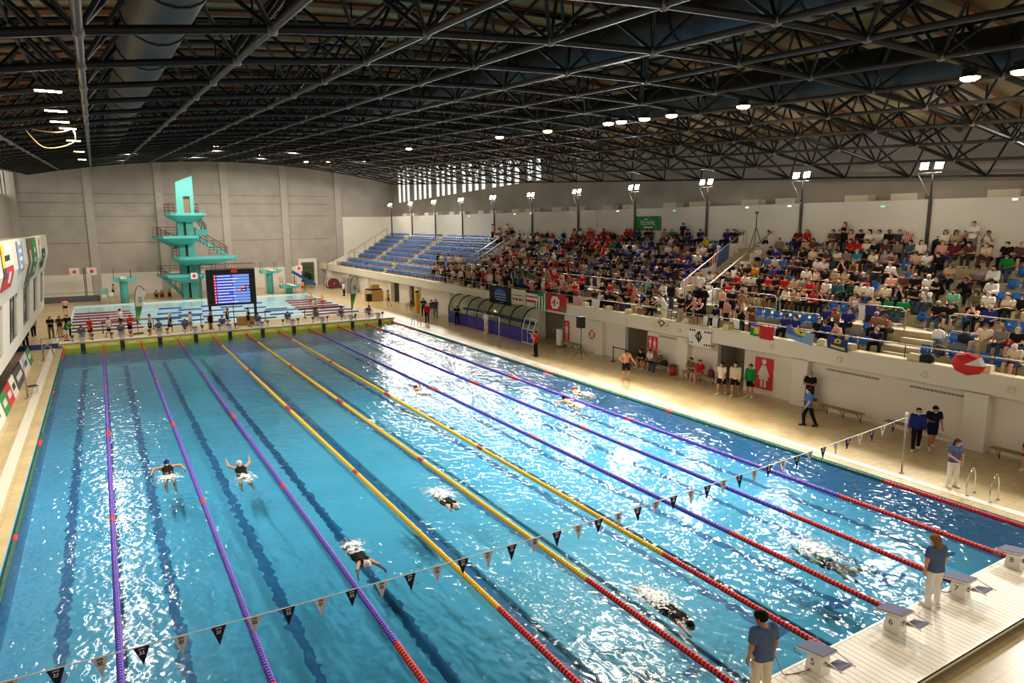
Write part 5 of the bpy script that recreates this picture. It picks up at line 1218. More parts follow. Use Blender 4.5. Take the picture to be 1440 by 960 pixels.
# advertising boards along the booth-side deck
for i, (a, b, c, c2, lb) in enumerate([(26.9-3, 29.85, 'white', 'grey', 'white advertising board with grey lettering strokes, nearest the camera on booth-side deck'), (29.85, 31.85, 'green', 'white', 'green advertising board between the white and the red boards'), (31.85, 33.9, 'red', 'white', 'red advertising board on the booth-side deck'), (33.9, 35.8, 'white', 'charcoal', 'white advertising board between the red and the navy boards'), (35.8, 39.8, 'charcoal', 'white', 'dark navy-grey advertising board with bold white lettering strokes'), (39.8, 43.4, 'white', 'blue', 'white advertising board next to the farthest green board'), (43.4, 45.7, 'green', 'white', 'green and white advertising board farthest along the booth-side deck')]):
    t = thing('advertising_board', lb, 'board', (-1.5, (a+b)/2, .1), group='advertising boards on the booth-side deck'); L_ = (b-a)/2-.03
    q = MB(); q.prism([(0, 0), (.06, 0), (-.14, .95), (-.2, .95)], lambda x, z: (x, -L_, z), lambda x, z: (x, L_, z)); q.build('panel', mat('ad_'+c, CLOTH[c], .5), t)
    q = MB(); rr = random.Random(i); y = -L_*.6
    while y < L_*.6:
        w_ = .12+rr.random()*.2; q.prism([(.066-.2*.34/.95, .34), (.072-.2*.34/.95, .34), (.072-.2*.62/.95, .62), (.066-.2*.62/.95, .62)], lambda x, z: (x, y, z), lambda x, z: (x, min(y+w_, L_*.65), z)); y += w_+.08
    q.build('printed_lettering', mat('ad_'+c2, CLOTH[c2], .5), t)
    for y in (-L_*.7, L_*.7): q = MB(); q.tube([(-.15, y, .7), (-.45, y, .0)], .02, 5); q.build('prop', M_dark, t)
t = thing('folding_stool', 'small folding stool with dark seat on the booth-side deck', 'stool', (-.75, 34.6, .1), .4)
q = MB(); q.box(-.22, .22, -.2, .2, .42, .46); q.build('seat', M_blackS, t)
for s in (-.2, .2): q = MB(); q.tube([(s, -.22, 0), (s, .2, .42)], .014, 6); q.build('leg', M_rail, t); q = MB(); q.tube([(s, .22, 0), (s, -.2, .42)], .014, 6); q.build('leg', M_rail, t)
# ------------------------------------------------------------------ rails of the grandstand
def rail_run(label, pts, posts, r=.03, mid=0, z0=None, name='guard_rail'):
    c = pts[0]; t = thing(name, label, 'railing', c); rel = lambda p: (p[0]-c[0], p[1]-c[1], p[2]-c[2])
    q = MB(); q.tube([rel(p) for p in pts], r, 8); q.build('top_rail', M_rail, t, True)
    for d in ([mid] if mid else []): q = MB(); q.tube([rel((a, b, e-d)) for a, b, e in pts], r*.8, 6); q.build('lower_rail', M_rail, t, True)
    for (x, y, za, zb) in posts: q = MB(); q.tube([rel((x, y, za)), rel((x, y, zb))], .022, 6); q.build('post', M_chord, t)
ys = [-3.5]+[a for a in np.arange(1, 88, 8.7)]+[87.5]
for i in range(len(ys)-1):
    a, b = ys[i], ys[i+1]-.1
    rail_run('steel front rail on the balcony parapet, %s length from the near end' % ordn(i+1), [(30.62, a, 3.7), (30.62, b, 3.7)], [(30.62, y, 3.17, 3.7) for y in np.linspace(a+.3, b-.3, 5)])
segs = [(-4, 6.9, 'nearest the camera'), (8.75, 15.3, 'from the stepped aisle'), (15.5, 20.7, 'before the packed block'), (23.4, 36, 'before the near half of team block'), (36.1, 51, 'before the far half of team block'), (53.2, 68.3, 'before the first empty far block'), (69.8, 87.8, 'before the last empty far block')]
for a, b, lb in segs: rail_run('steel walkway rail above the balcony rows, '+lb, [(33.0, a, 4.0), (33.0, a, 4.7), (33.0, a+.15, 4.85), (33.0, b-.15, 4.85), (33.0, b, 4.7), (33.0, b, 4.0)], [(33.0, y, 3.9, 4.85) for y in np.linspace(a+.8, b-.8, max(2, int((b-a)/2.2)))], .032, .72)
for y, lb in ((20.95, 'of white stair, on the packed block side'), (23.15, 'of white stair, on the team block side'), (51.1, 'of the far stair, on the team block side'), (52.95, 'of the far stair, on the empty block side'), (88.1, 'at the far end of the stand')):
    rail_run('sloping white handrail '+lb, [(33.4, y, 4.95), (33.9, y, 5.05), (39.2, y, 8.05)], [(x, y, 3.9+.5*(x-33.85)/.8, 5.05+3*(x-33.9)/5.3) for x in (34, 35.6, 37.2, 39.1)], .04)
for y, lb in ((20.85, 'near'), (23.2, 'far'), (51.15, 'distant')):
    q = MB(); pr = [(33.6, 3.9), (33.6, 4.55), (34.2, 4.75)]
    for k in range(1, ROWS): pr += [(rowx(k)+.1, 4.55+.5*(k-1)+.2), (rowx(k)+.1, 4.55+.5*k+.2)]
    pr += [(39.3, 7.8), (39.3, 3.9)]
    q.prism(pr, lambda a, b: (a, y-.06, b), lambda a, b: (a, y+.06, b)); struct(q.build('wall_stair_side', M_white))
# concrete blocks on the parapet
M_cube = mat('pale_concrete', (220, 206, 160), .8)
cy = [px(u, v, x=30.5)[1] for u, v in ((1388, 521), (1286, 504), (1197, 490), (1158, 484), (1024, 462), (968, 453))]+[24.2, 26.1, 28.6, 31, 33.4, 35.8, 38.2, 40.6, 43, 45.4, 48]
for i, y in enumerate(cy):
    q = MB(); q.box(-.16, .16, -.2, .2, 0, .24); q.box(-.13, .13, -.17, .17, .24, .26); tag(q.build('concrete_block', M_cube, loc=(30.45, y, 3.17)), 'pale concrete block on the balcony ledge, %s from the near end' % ordn(i+1), 'block', 'concrete blocks on the ledge')
# bulkhead lamps on the parapet, emergency lights, cabinets above the back wall
M_lens = mat('lamp_lens', (226, 214, 178), .3)
for i, (u, v) in enumerate([(1421, 552), (1299, 527), (1180, 506.5), (1084, 488), (954.6, 465.6), (938, 461.5), (880.6, 452), (829.6, 442.7), (745, 427)]):
    y = px(u, v, x=30.15)[1]; t = thing('bulkhead_lamp', 'round bulkhead lamp on parapet face, %s from the near end' % ordn(i+1), 'lamp', (30.2, y, 2.72), group='bulkhead lamps on the parapet')
    q = MB(); q.lathe((-.03, 0, 0), [(.15, 0), (.15, .03)], 16, axis='x'); q.build('base_plate', M_cream, t); q = MB(); q.ball((-.04, 0, 0), .125, 12, sc=(.5, 1, 1)); q.build('lens', M_lens, t, True)
for n in range(-1, 10):
    for j, s in enumerate((12.69, 15.41)):
        y = s+7.5*n; q = MB(); q.box(0, .7, 0, 1.42, 0, .62); q.box(-.02, 0, .06, 1.36, .06, .56)
        tag(q.build('wall_cabinet', M_cream, loc=(40.1, y, 9.45)), 'pale cabinet above stand back wall, %s of the pair in bay %s' % (('first', 'second')[j], ordn(n+2)), 'cabinet', 'cabinets above the back wall')
for i, (u, v, c) in enumerate([(1428, 280, 0), (1242, 290, 1), (1110.6, 289.8, 0), (1051, 291.5, 0), (948.5, 296, 1), (869, 296.7, 0), (747, 300, 0), (724, 301, 0), (660, 304, 0)]):
    p = px(u, v, x=39.36); t = thing('emergency_light', ('green exit sign on a bracket' if c else 'small lit emergency lamp')+' high on the back wall, %s from the near end' % ordn(i+1), 'light', (39.38, p[1], p[2]-.08), group='emergency lights on the back wall')
    q = MB(); q.box(-.05, .02, -.14, .14, .03, .13); q.build('housing', M_whiteS, t)
    q = MB(); q.box(-.06, -.05, -.11, .11, .05, .11); q.build('lit_panel', mat('exit_green', (120, 220, 170), .4, emit=1.5) if c else mat('lit_small', (255, 250, 240), .4, emit=3), t)
# ------------------------------------------------------------------ signs, benches and gear along the lower wall
def wall_sign(name, label, ya, yb, za, zb, draw, text=None):
    t = thing(name, label, 'sign', (30.84, (ya+yb)/2, za)); w_ = (yb-ya)/2
    q = MB(); q.box(-.02, 0, -w_, w_, 0, zb-za); q.build('panel', Mred, t)
    q = MB(); draw(q, w_, zb-za); q.build('printed_figure', mat('sign_figure', (240, 232, 228), .5), t)
def disc(q, y, z, r): q.lathe((-.028, y, z), [(r, 0), (r, .006)], 18, axis='x')
def poly(q, pts): q.prism(pts, lambda a, b: (-.028, a, b), lambda a, b: (-.021, a, b))
def woman(q, w_, h, o=0, s=1):
    f = lambda a, b: (o+a*w_*s, h*.5+(b-.5)*h*s)
    disc(q, *f(0, .87), w_*.24*s)
    poly(q, [f(-.22, .76), f(.22, .76), f(.66, .44), f(.5, .4), f(.28, .6), f(.55, .3), f(-.55, .3), f(-.28, .6), f(-.5, .4), f(-.66, .44)])
    for a in (-.2, .2): poly(q, [f(a-.13, .06), f(a+.13, .06), f(a+.13, .3), f(a-.13, .3)])
def man(q, w_, h, o=0, s=1):
    f = lambda a, b: (o+a*w_*s, h*.5+(b-.5)*h*s)
    disc(q, *f(0, .87), w_*.26*s); poly(q, [f(-.3, .76), f(.3, .76), f(.55, .66), f(.55, .42), f(.4, .42), f(.34, .6), f(.34, .4), f(-.34, .4), f(-.34, .6), f(-.4, .42), f(-.55, .42), f(-.55, .66)])
    for a in (-.18, .18): poly(q, [f(a-.14, .06), f(a+.14, .06), f(a+.14, .4), f(a-.14, .4)])
wall_sign('restroom_sign', 'tall red sign with a white woman figure beside the nearest passage', 13.75, 14.85, .38, 1.98, woman)
wall_sign('restroom_sign', 'tall red sign with a white man figure behind the pool deck lift', 31.0, 31.55, .3, 1.85, man)
def duo(q, w_, h): woman(q, w_*.5, h, -w_*.45, .9); man(q, w_*.5, h, w_*.45, .9)
def wheel(q, w_, h):
    disc(q, 0, h*.84, w_*.16); poly(q, [(-.06, h*.35), (.06, h*.35), (.06, h*.75), (-.06, h*.75)]); poly(q, [(-.3, h*.34), (.06, h*.34), (.06, h*.43), (-.3, h*.43)]); poly(q, [(-.36, h*.12), (-.26, h*.12), (-.22, h*.4), (-.32, h*.4)])
    for a in np.linspace(.3, 5.2, 14): poly(q, [(.04+.27*math.cos(a)-.025, h*.28+.27*math.sin(a)-.025), (.04+.27*math.cos(a)+.025, h*.28+.27*math.sin(a)-.025), (.04+.27*math.cos(a)+.025, h*.28+.27*math.sin(a)+.025), (.04+.27*math.cos(a)-.025, h*.28+.27*math.sin(a)+.025)])
wall_sign('restroom_sign', 'upper red sign with white woman and man figures left of the seated group', 22.0, 22.85, 1.18, 1.95, duo)
wall_sign('accessible_sign', 'lower red sign with a white wheelchair figure left of the seated group', 22.0, 22.85, .38, 1.14, wheel)
for (ya, yb, z, lb) in ((8.4, 10.9, 1.98, 'over the bench with the yellow bin'), (5.0, 7.1, 1.95, 'over the bench behind the walking pair'), (20.3, 21.9, 2.0, 'above the seated group by the red signs'), (17.6, 19.0, 2.0, 'above the couple on the bench')):
    t = thing('wall_grille', 'narrow slotted wall grille '+lb, 'grille', (30.84, (ya+yb)/2, z)); w_ = (yb-ya)/2
    q = MB(); q.box(-.015, 0, -w_, w_, 0, .1); q.build('plate', mat('grille_plate', (186, 174, 146), .6), t); q = MB()
    for y in np.arange(-w_+.05, w_-.05, .16): q.box(-.018, -.015, y, y+.09, .025, .075)
    q.build('slots', M_joint, t)
def bench(label, ya, yb, x=30.2):
    t = thing('wall_bench', label, 'bench', (x, (ya+yb)/2, .1), group='slatted benches along the wall'); L_ = (yb-ya)/2
    for dx in (-.13, 0, .13): q = MB(); q.box(dx-.055, dx+.055, -L_, L_, .42, .45); q.build('slat', mat('bench_slat', (150, 130, 96), .6), t)
    for y in (-L_*.8, 0, L_*.8): q = MB(); q.tube([(-.16, y, .41), (.18, y, .41)], .018, 6); q.tube([(.18, y, .41), (.2, y, 0)], .018, 6); q.tube([(-.14, y, .41), (.19, y, .05)], .014, 6); q.build('bracket', M_dark, t)
bench('empty slatted bench beside the yellow bin', 8.6, 10.6); bench('slatted bench behind the two walking people in blue', 5.6, 7.6); bench('slatted bench with the seated person in red', 1.4, 3.6, 30.1); bench('slatted bench under the wall beside the lift, empty', 28.9, 30.9); bench('slatted bench holding the group beside the red signs', 20.5, 22.9); bench('slatted bench holding the couple and a backpack', 16.9, 19.2)
def bin_(label, x, y, c, r=.2, h=.55):
    t = thing('waste_bin', label, 'bin', (x, y, .1)); q = MB(); q.lathe((0, 0, 0), [(r*.85, 0), (r, h), (r*.93, h), (r*.8, .04)], 16); q.build('tub', c, t, True)
    q = MB(); q.lathe((0, 0, h), [(r*1.03, 0), (r*1.03, .05), (r*.9, .06)], 16); q.build('rim', M_blackS, t)
bin_('red bin with black rim next to the pillar', 30.2, 20.0, mat('bin_red', (170, 40, 30), .5)); bin_('yellow bin at the end of the empty bench', 30.3, 11.1, mat('bin_yellow', (214, 170, 20), .5), .2, .5)
t = thing('life_ring', 'orange life ring hung on the lower wall pillar', 'life ring', (30.46, 27.9, 1.35))
q = MB(); q.tube([(0, .26*math.cos(a), .26*math.sin(a)) for a in np.linspace(0, 2*PI, 25)], .06, 10); q.build('ring', mat('orange_ring', (222, 84, 30), .5), t, True)
for a in (.8, 2.36, 3.9, 5.5): q = MB(); q.tube([(0, .26*math.cos(a+d), .26*math.sin(a+d)) for d in (-.12, 0, .12)], .064, 10); q.build('band', M_whiteS, t, True)
t = thing('queue_barrier', 'black retractable queue barrier before the passage by the red signs', 'barrier', (29.9, 24.2, .1))
for y in (-.75, .75): q = MB(); q.tube([(0, y, .03), (0, y, .98)], .03, 8); q.lathe((0, y, 0), [(.18, 0), (.18, .02), (.05, .05)], 14); q.build('post', M_blackS, t, True)
q = MB(); q.box(-.01, .01, -.75, .75, .88, .94); q.build('belt', M_blackS, t)
t = thing('pool_lift', 'white wheeled pool lift parked before the man sign', 'lift', (30.0, 31.0, .1))
q = MB(); q.box(-.35, .35, -.3, .3, .05, .15); q.build('base', M_rail, t); q = MB(); q.box(-.12, .12, -.2, .2, .15, 1.25); q.build('body', M_whiteS, t); q = MB(); q.tube([(0, 0, 1.2), (-.3, .1, 1.35), (-.45, .1, 1.1)], .03, 6); q.build('arm', M_rail, t)
for y in (-.28, .28): q = MB(); q.lathe((.3, y, .06), [(.06, -.02), (.06, .02)], 10, axis='y'); q.build('wheel', M_blackS, t)
def bag(label, x, y, z, c, sx=.22, sy=.16, sz=.2, rz=0):
    t = thing('sports_bag', label, 'bag', (x, y, z), rz); q = MB(); m_ = mat('bag_'+c.replace(' ', '_'), CLOTH[c], .8)
    q.ball((0, 0, sz), 1, 12, sc=(sx, sy, sz)); q.box(-sx*.75, sx*.75, -sy*.75, sy*.75, 0, sz); q.build('body', m_, t, True)
    q = MB(); q.tube(cat([(-sx*.6, 0, sz*1.6), (-sx*.3, 0, sz*2.5), (sx*.3, 0, sz*2.5), (sx*.6, 0, sz*1.6)], 4), .015, 5); q.build('handle', M_blackS, t, True)
bag('maroon and black backpack on the bench beside the couple', 30.2, 17.15, .55, 'maroon', .16, .2, .22); bag('black sports bag on bench beside the seated grey-shirted person', 30.2, 20.7, .55, 'black', .16, .26, .16)
bag('black shoulder bag hanging over the balcony ledge', 30.42, px(1301, 508, x=30.3)[1], 3.17, 'black', .17, .3, .17)
for i, (k, y, c, lb) in enumerate([(-1, 6.0, 'black', 'black backpack standing on a blue seat of the second balcony row'), (-1, 4.3, 'red', 'red kit heaped on a balcony seat next to the man in cream'), (-1, 7.0, 'white', 'white bag lying on a seat beside the stepped aisle'), (-2, 6.4, 'charcoal', 'dark kit bag on a front balcony seat'), (6, 11.0, 'black', 'large dark backpack against the back wall beside the floodlight pole'), (6, 3.8, 'black', 'big black bag heap at the top of the end block'), (6, 19.3, 'black', 'black bag on top row of the packed block'), (3, 9.4, 'black', 'dark jacket bundle on a seat beside the stepped aisle')]): bag(lb, row_x(k), y, row_z(k)+.42, c, .2, .25, .2)
rb = random.Random(5); nb = 0
for k in range(1, 7):
    for y in np.arange(24, 50, .9):
        if not clash(k, y, .4) and rb.random() < .5 and nb < 55:
            nb += 1; bag('%s kit bag on seat in team block, upper row %s, %s from near end' % (c_ if False else (cc := rb.choice(['navy', 'black', 'black', 'royal blue', 'charcoal', 'red'])), ['', 'two', 'three', 'four', 'five', 'six', 'seven'][k], ordn(int((y-24)/.9)+1)), row_x(k), y, row_z(k)+.42, cc, .2+rb.random()*.08, .22+rb.random()*.1, .15+rb.random()*.1, rb.random())
# ------------------------------------------------------------------ banners hung on the balcony
def hang(name, label, u0, u1, v0, v1, cols, fm, x=30.14, cat_='banner', sag=.03, tilt=0, nu=16, nv=14, group='banners on the balcony'):
    um, vm = (u0+u1)/2, (v0+v1)/2; ya = px(u1, vm, x=x)[1]; yb = px(u0, vm, x=x)[1]; zt = px(um, v0, x=x)[2]; zb = px(um, v1, x=x)[2]
    q = MB(); ph = (u0*.37) % 6
    q.sheet(lambda a, b: (x+.02*math.sin(a*9+ph)*(1-b*.4)+.012*math.sin(a*23+b*4), yb+(ya-yb)*a+.02*math.sin(b*6+ph), zb+(zt-zb)*b-sag*math.sin(PI*a)*(1 if b > .9 else .6)+tilt*(a-.5)), nu, nv, .01, 0, fm)
    return tag(q.build(name, [mat('bn_'+c.replace(' ', '_'), CLOTH[c], .85) for c in cols], smooth=False), label, cat_, group)
def ell(u, v, cx, cy, rx, ry): return ((u-cx)/rx)**2+((v-cy)/ry)**2 < 1
hang('team_banner', 'black banner with a blue and white shield emblem hung above the dugout', 688, 719, 402, 427, ['black', 'blue', 'light blue'], lambda u, v: (1 if v > .6 else 2 if int(v*14) % 2 else 0) if ell(u, v, .52, .48, .26, .4) else 0)
hang('team_banner', 'cream shirt-shaped banner with red lettering strokes hung next to the black one', 715, 739, 406, 428, ['cream', 'maroon'], lambda u, v: 1 if (.3 < v < .42 or .58 < v < .66) and .2 < u < .85 and int(u*16) % 3 else 0)
hang('team_banner', 'red, white and black striped scarf hung on the balcony', 740, 757, 409, 425, ['red', 'white', 'black'], lambda u, v: 2 if v > .8 else (0 if int(v*5) % 2 == 0 else 1))
hang('team_banner', 'green and white striped banner hung on the balcony', 751.5, 769, 411, 435, ['green', 'white'], lambda u, v: 0 if int(u*9) % 2 == 0 or (v > .75 and .3 < u < .8) else 1, nu=18)
hang('team_banner', 'red banner with a white emblem and small crest hung over the passage', 766, 796, 413, 437, ['red', 'white', 'green', 'black'], lambda u, v: 2 if ell(u, v, .85, .2, .1, .14) else 3 if v > .92 and .3 < u < .5 else 1 if (ell(u, v, .5, .5, .2, .38) and not ell(u, v, .5, .52, .1, .24)) or (.5 < u < .56 and .3 < v < .8) else 0)
hang('beach_towel', 'salmon pink towel hung over the front balcony rail', 806, 819.5, 417, 431, ['pink'], None, 30.5, cat_='towel'); hang('beach_towel', 'white towel hung over the balcony rail right of the salmon towel', 832, 843.5, 420, 431, ['white'], None, 30.5, cat_='towel')
def star_banner():
    y0 = px(931, 448, x=30.12); pts = [(-.95, -.05), (-.35, .18), (-.25, .75), (.1, .25), (.75, .3), (.4, -.1), (.45, -.5), (-.2, -.45), (-.75, -.55)]
    q = MB(); q.prism(pts, lambda a, b: (-.012, -a*.9, b*.62), lambda a, b: (.0, -a*.9, b*.62)); o = q.build('team_banner', mat('bn_cream', CLOTH['cream'], .85), loc=(30.12, y0[1], 2.97))
    tag(o, 'cream star-shaped banner with black diamond emblem hung from the balcony', 'banner', 'banners on the balcony')
    q = MB(); q.prism([(-.42, .1), (.05, .28), (.38, .05), (-.05, -.32)], lambda a, b: (-.02, -a*.8, b*.7), lambda a, b: (-.013, -a*.8, b*.7)); e = q.build('printed_emblem', mat('bn_black', CLOTH['black'], .85), o)
    q = MB(); q.prism([(-.25, .09), (.03, .18), (.22, .04), (-.03, -.18)], lambda a, b: (-.026, -a*.8, b*.7), lambda a, b: (-.021, -a*.8, b*.7)); q.build('emblem_centre', MATS['bn_cream'], e)
star_banner()
hang('team_banner', 'large white banner with a black diamond emblem hung beside the passage', 969, 1000, 462, 487, ['white', 'black'], lambda u, v: (1 if not (abs(u-.45)/.1+abs(v-.58)/.16 < 1 and int(u*40) % 2) else 0) if abs(u-.45)/.18+abs(v-.55)/.36 < 1 else 1 if ((u < .3 and .82 < v < .92) or (u > .7 and .8 < v < .93) or (u < .2 and .12 < v < .2) or (u > .65 and .08 < v < .2)) and int(u*32) % 3 else 0, nu=32, nv=26, sag=.01)
for (a, b, c, d, lb) in ((989, 997, 444, 459, 'white towel on the rail under the woman in black tank top'), (1002, 1012, 446, 462, 'white towel on the rail beside a black striped one'), (1032, 1043, 449, 462, 'white towel with black goggles hung on the rail')): hang('beach_towel', lb, a, b, c, d, ['white', 'black'], (lambda u, v: 1 if u > .75 and int(u*30) % 2 else 0), 30.5, 'towel')
hang('team_banner', 'rainbow-coloured cloth hung over the balcony rail', 1055, 1071, 455, 472, ['yellow', 'green', 'pink', 'purple'], lambda u, v: 3 if v > .8 else 2 if v > .66 else 1 if u < .35 or v < .2 else 0); hang('team_banner', 'plain red cloth hung on the balcony beside the rainbow cloth', 1068, 1088, 458, 477, ['red'], None)
def blueflag():
    a = px(1105, 462, x=30.14); b = px(1145, 470, x=30.14); c = px(1134, 482, x=30.14); d = px(1106, 473, x=30.14)
    hang('team_banner', 'light blue pointed flag with a yellow disc and black figure hung on the rail', 1105, 1144, 463, 480, ['light blue', 'blue', 'yellow', 'black'], lambda u, v: 3 if ell(u, v, .55, .82, .05, .1) else 2 if ell(u, v, .5, .85, .22, .28) else 1 if u < .62 and v > .35 else 0, tilt=-.22)
blueflag()
hang('team_banner', 'deep blue banner with a yellow disc and lettering band between two blocks', 1163, 1192, 475, 492, ['royal blue', 'yellow', 'black'], lambda u, v: 2 if ell(u, v, .53, .75, .07, .12) else 1 if ell(u, v, .52, .77, .17, .22) or (.2 < u < .85 and .15 < v < .35) else 0, tilt=-.1)
hang('beach_towel', 'white towel hung over the walkway rail near the stepped aisle', 1207, 1217, 428, 450, ['white'], None, 32.95, 'towel'); hang('swim_jacket', 'dark blue jacket hung over the walkway rail near the stepped aisle', 1216, 1231, 429, 452, ['royal blue', 'navy'], lambda u, v: 1 if v < .4 else 0, 32.93, 'jacket')
hang('beach_towel', 'aqua towel hung over the walkway rail before the team block', 907, 915, 397, 412, ['mint'], None, 32.95, 'towel'); hang('team_banner', 'small white flag with blue disc tied to the walkway rail', 723, 735, 381, 393, ['white', 'blue'], lambda u, v: 1 if ell(u, v, .5, .45, .3, .34) else 0, 32.95)
hang('beach_towel', 'dark hanging cloths over the walkway rail before the team block', 822, 848, 391, 402, ['charcoal', 'black', 'white'], lambda u, v: int(u*7) % 3 if int(u*7) % 3 else 0, 32.95, 'towel')
for (u0, u1, v0, v1, c, c2, lb) in ((960, 973, 366, 383, 'pink', 'white', 'pink towel hung on the white stair handrail'), (1000, 1008.5, 356, 370, 'red', 'white', 'red and white towel hung on the white stair handrail'), (1008, 1025, 344, 367, 'slate blue', 'blue', 'grey-blue towels hung high on the white stair handrail')):
    A_ = px(u0, v1-8, y=23.12); B_ = px(u1, v0, y=23.12); h = {'pink': .45, 'red': .5, 'slate blue': .95}[c]
    zr = lambda x: 5.05+3*(x-33.9)/5.3
    q = MB(); q.sheet(lambda a, b: (A_[0]+(B_[0]-A_[0])*a, 23.1-.02*math.sin(a*9), zr(A_[0]+(B_[0]-A_[0])*a)+.03-h*(1-b)), 8, 6, .012, 0, lambda u, v: 1 if int(u*8) % 3 == 1 else 0)
    tag(q.build('beach_towel', [mat('bn_'+c.replace(' ', '_'), CLOTH[c], .85), mat('bn_'+c2, CLOTH[c2], .85)]), lb, 'towel')
# green club banner on the back wall
ya, yb = px(930, 314, x=39.36)[1], px(894, 314, x=39.36)[1]; zt, zb = px(912, 304, x=39.36)[2], px(912, 324, x=39.36)[2]
t = thing('club_banner', 'green club banner with white lettering fixed to the back wall', 'banner', (39.36, (ya+yb)/2, zb)); W_ = (yb-ya)/2; H_ = zt-zb
q = MB(); q.sheet(lambda a, b: (0, W_-2*W_*a, H_*b), 12, 4, .01, 0, lambda u, v: 1 if int(u*12+v*4) % 5 == 0 else 0); q.build('cloth', [mat('club_green', (34, 130, 60), .7), mat('club_green_light', (70, 158, 70), .7)], t)
put_text('lettering', 'FLUVIAL', H_*.42, M_whiteS, t, (-.012, 0, H_*.52), (0, -1, 0), (0, 0, 1))
q = MB(); q.box(-.012, -.008, -W_*.35, W_*.3, H_*.18, H_*.26); q.box(-.012, -.008, W_*.05, W_*.35, H_*.76, H_*.82); q.build('small_lettering', M_whiteS, t)
# camera tripod at the top of the stair
y_ = 22.0; t = thing('camera_tripod', 'tall black tripod standing at the top of the white stair', 'tripod', (38.9, y_, 6.9))
q = MB(); q.tube([(0, 0, 1.3), (0, 0, 2.25)], .03, 6); q.build('column', M_blackS, t); q = MB(); q.box(-.08, .08, -.06, .06, 2.25, 2.36); q.build('head', M_blackS, t)
for k in range(3): a = PI/2+k*2*PI/3; q = MB(); q.tube([(0, 0, 1.4), (.5*math.cos(a), .5*math.sin(a), .02)], .022, 6); q.build('leg', M_blackS, t)
# red umbrella hung on the balcony, red pennant pole on the back wall, hand flags
p = px(1362, 512, x=30.25); t = thing('umbrella', 'open red umbrella with one white panel resting on the balcony ledge', 'umbrella', (30.3, p[1], 3.28))
n = 8; Ms = [mat('umbrella_red', (214, 40, 36), .7), mat('umbrella_white', (230, 222, 218), .7)]
for k in range(n):
    a0, a1 = 2*PI*k/n, 2*PI*(k+1)/n
    def gore(u, v, a0=a0, a1=a1):
        a = a0+(a1-a0)*u; r = .62*math.sin(v*1.25)/math.sin(1.25)*(1-.04*math.sin(PI*u)*v); return (-.42*math.cos(v*1.25)+.05-.0, r*math.cos(a), r*math.sin(a)*.72+.12)
    q = MB(); q.sheet(gore, 1, 4, .006); q.build('canopy_panel', Ms[1] if k == 3 else Ms[0], t)
q = MB(); q.tube([(-.42, 0, .12), (.3, 0, .1)], .012, 6); q.build('shaft', M_rail, t)
p = px(840, 306, x=39.3); t = thing('pennant_pole', 'thin pole with a red and white pennant against the back wall', 'flag', (39.25, p[1], 7.3))
q = MB(); q.tube([(0, 0, 0), (0, .05, 2.4)], .015, 5); q.build('pole', M_whiteS, t); q = MB(); q.sheet(lambda a, b: (-.02-.1*a*math.sin(b*3), .05-.12*a, 1.0+1.35*b), 2, 6, .01, 0); q.build('cloth', mat('bn_red', CLOTH['red'], .85), t)
for i, (u, v, x, lb) in enumerate(((622, 383, 31.2, 'nearest the empty balcony seats'), (633, 378, 31.6, 'second from the empty balcony seats'), (644, 369, 33.3, 'held highest over the walkway'), (648, 378, 32.0, 'third from the empty balcony seats'))):
    p = px(u, v, x=x); t = thing('hand_flag', 'red and white flag on a stick, '+lb, 'flag', (x, p[1], p[2]-.6), group='hand flags at the far balcony')
    q = MB(); q.tube([(0, 0, -.4), (0, .1, 1.1)], .012, 5); q.build('stick', M_whiteS, t); q = MB(); q.sheet(lambda a, b: (.05*math.sin(a*5), .1-.75*a+.1*b, .45+.62*b-.3*a), 6, 4, .01, 0, lambda u, v: 1 if int(v*4) % 2 else 0); q.build('cloth', [mat('bn_red', CLOTH['red'], .85), mat('bn_white', CLOTH['white'], .85)], t)
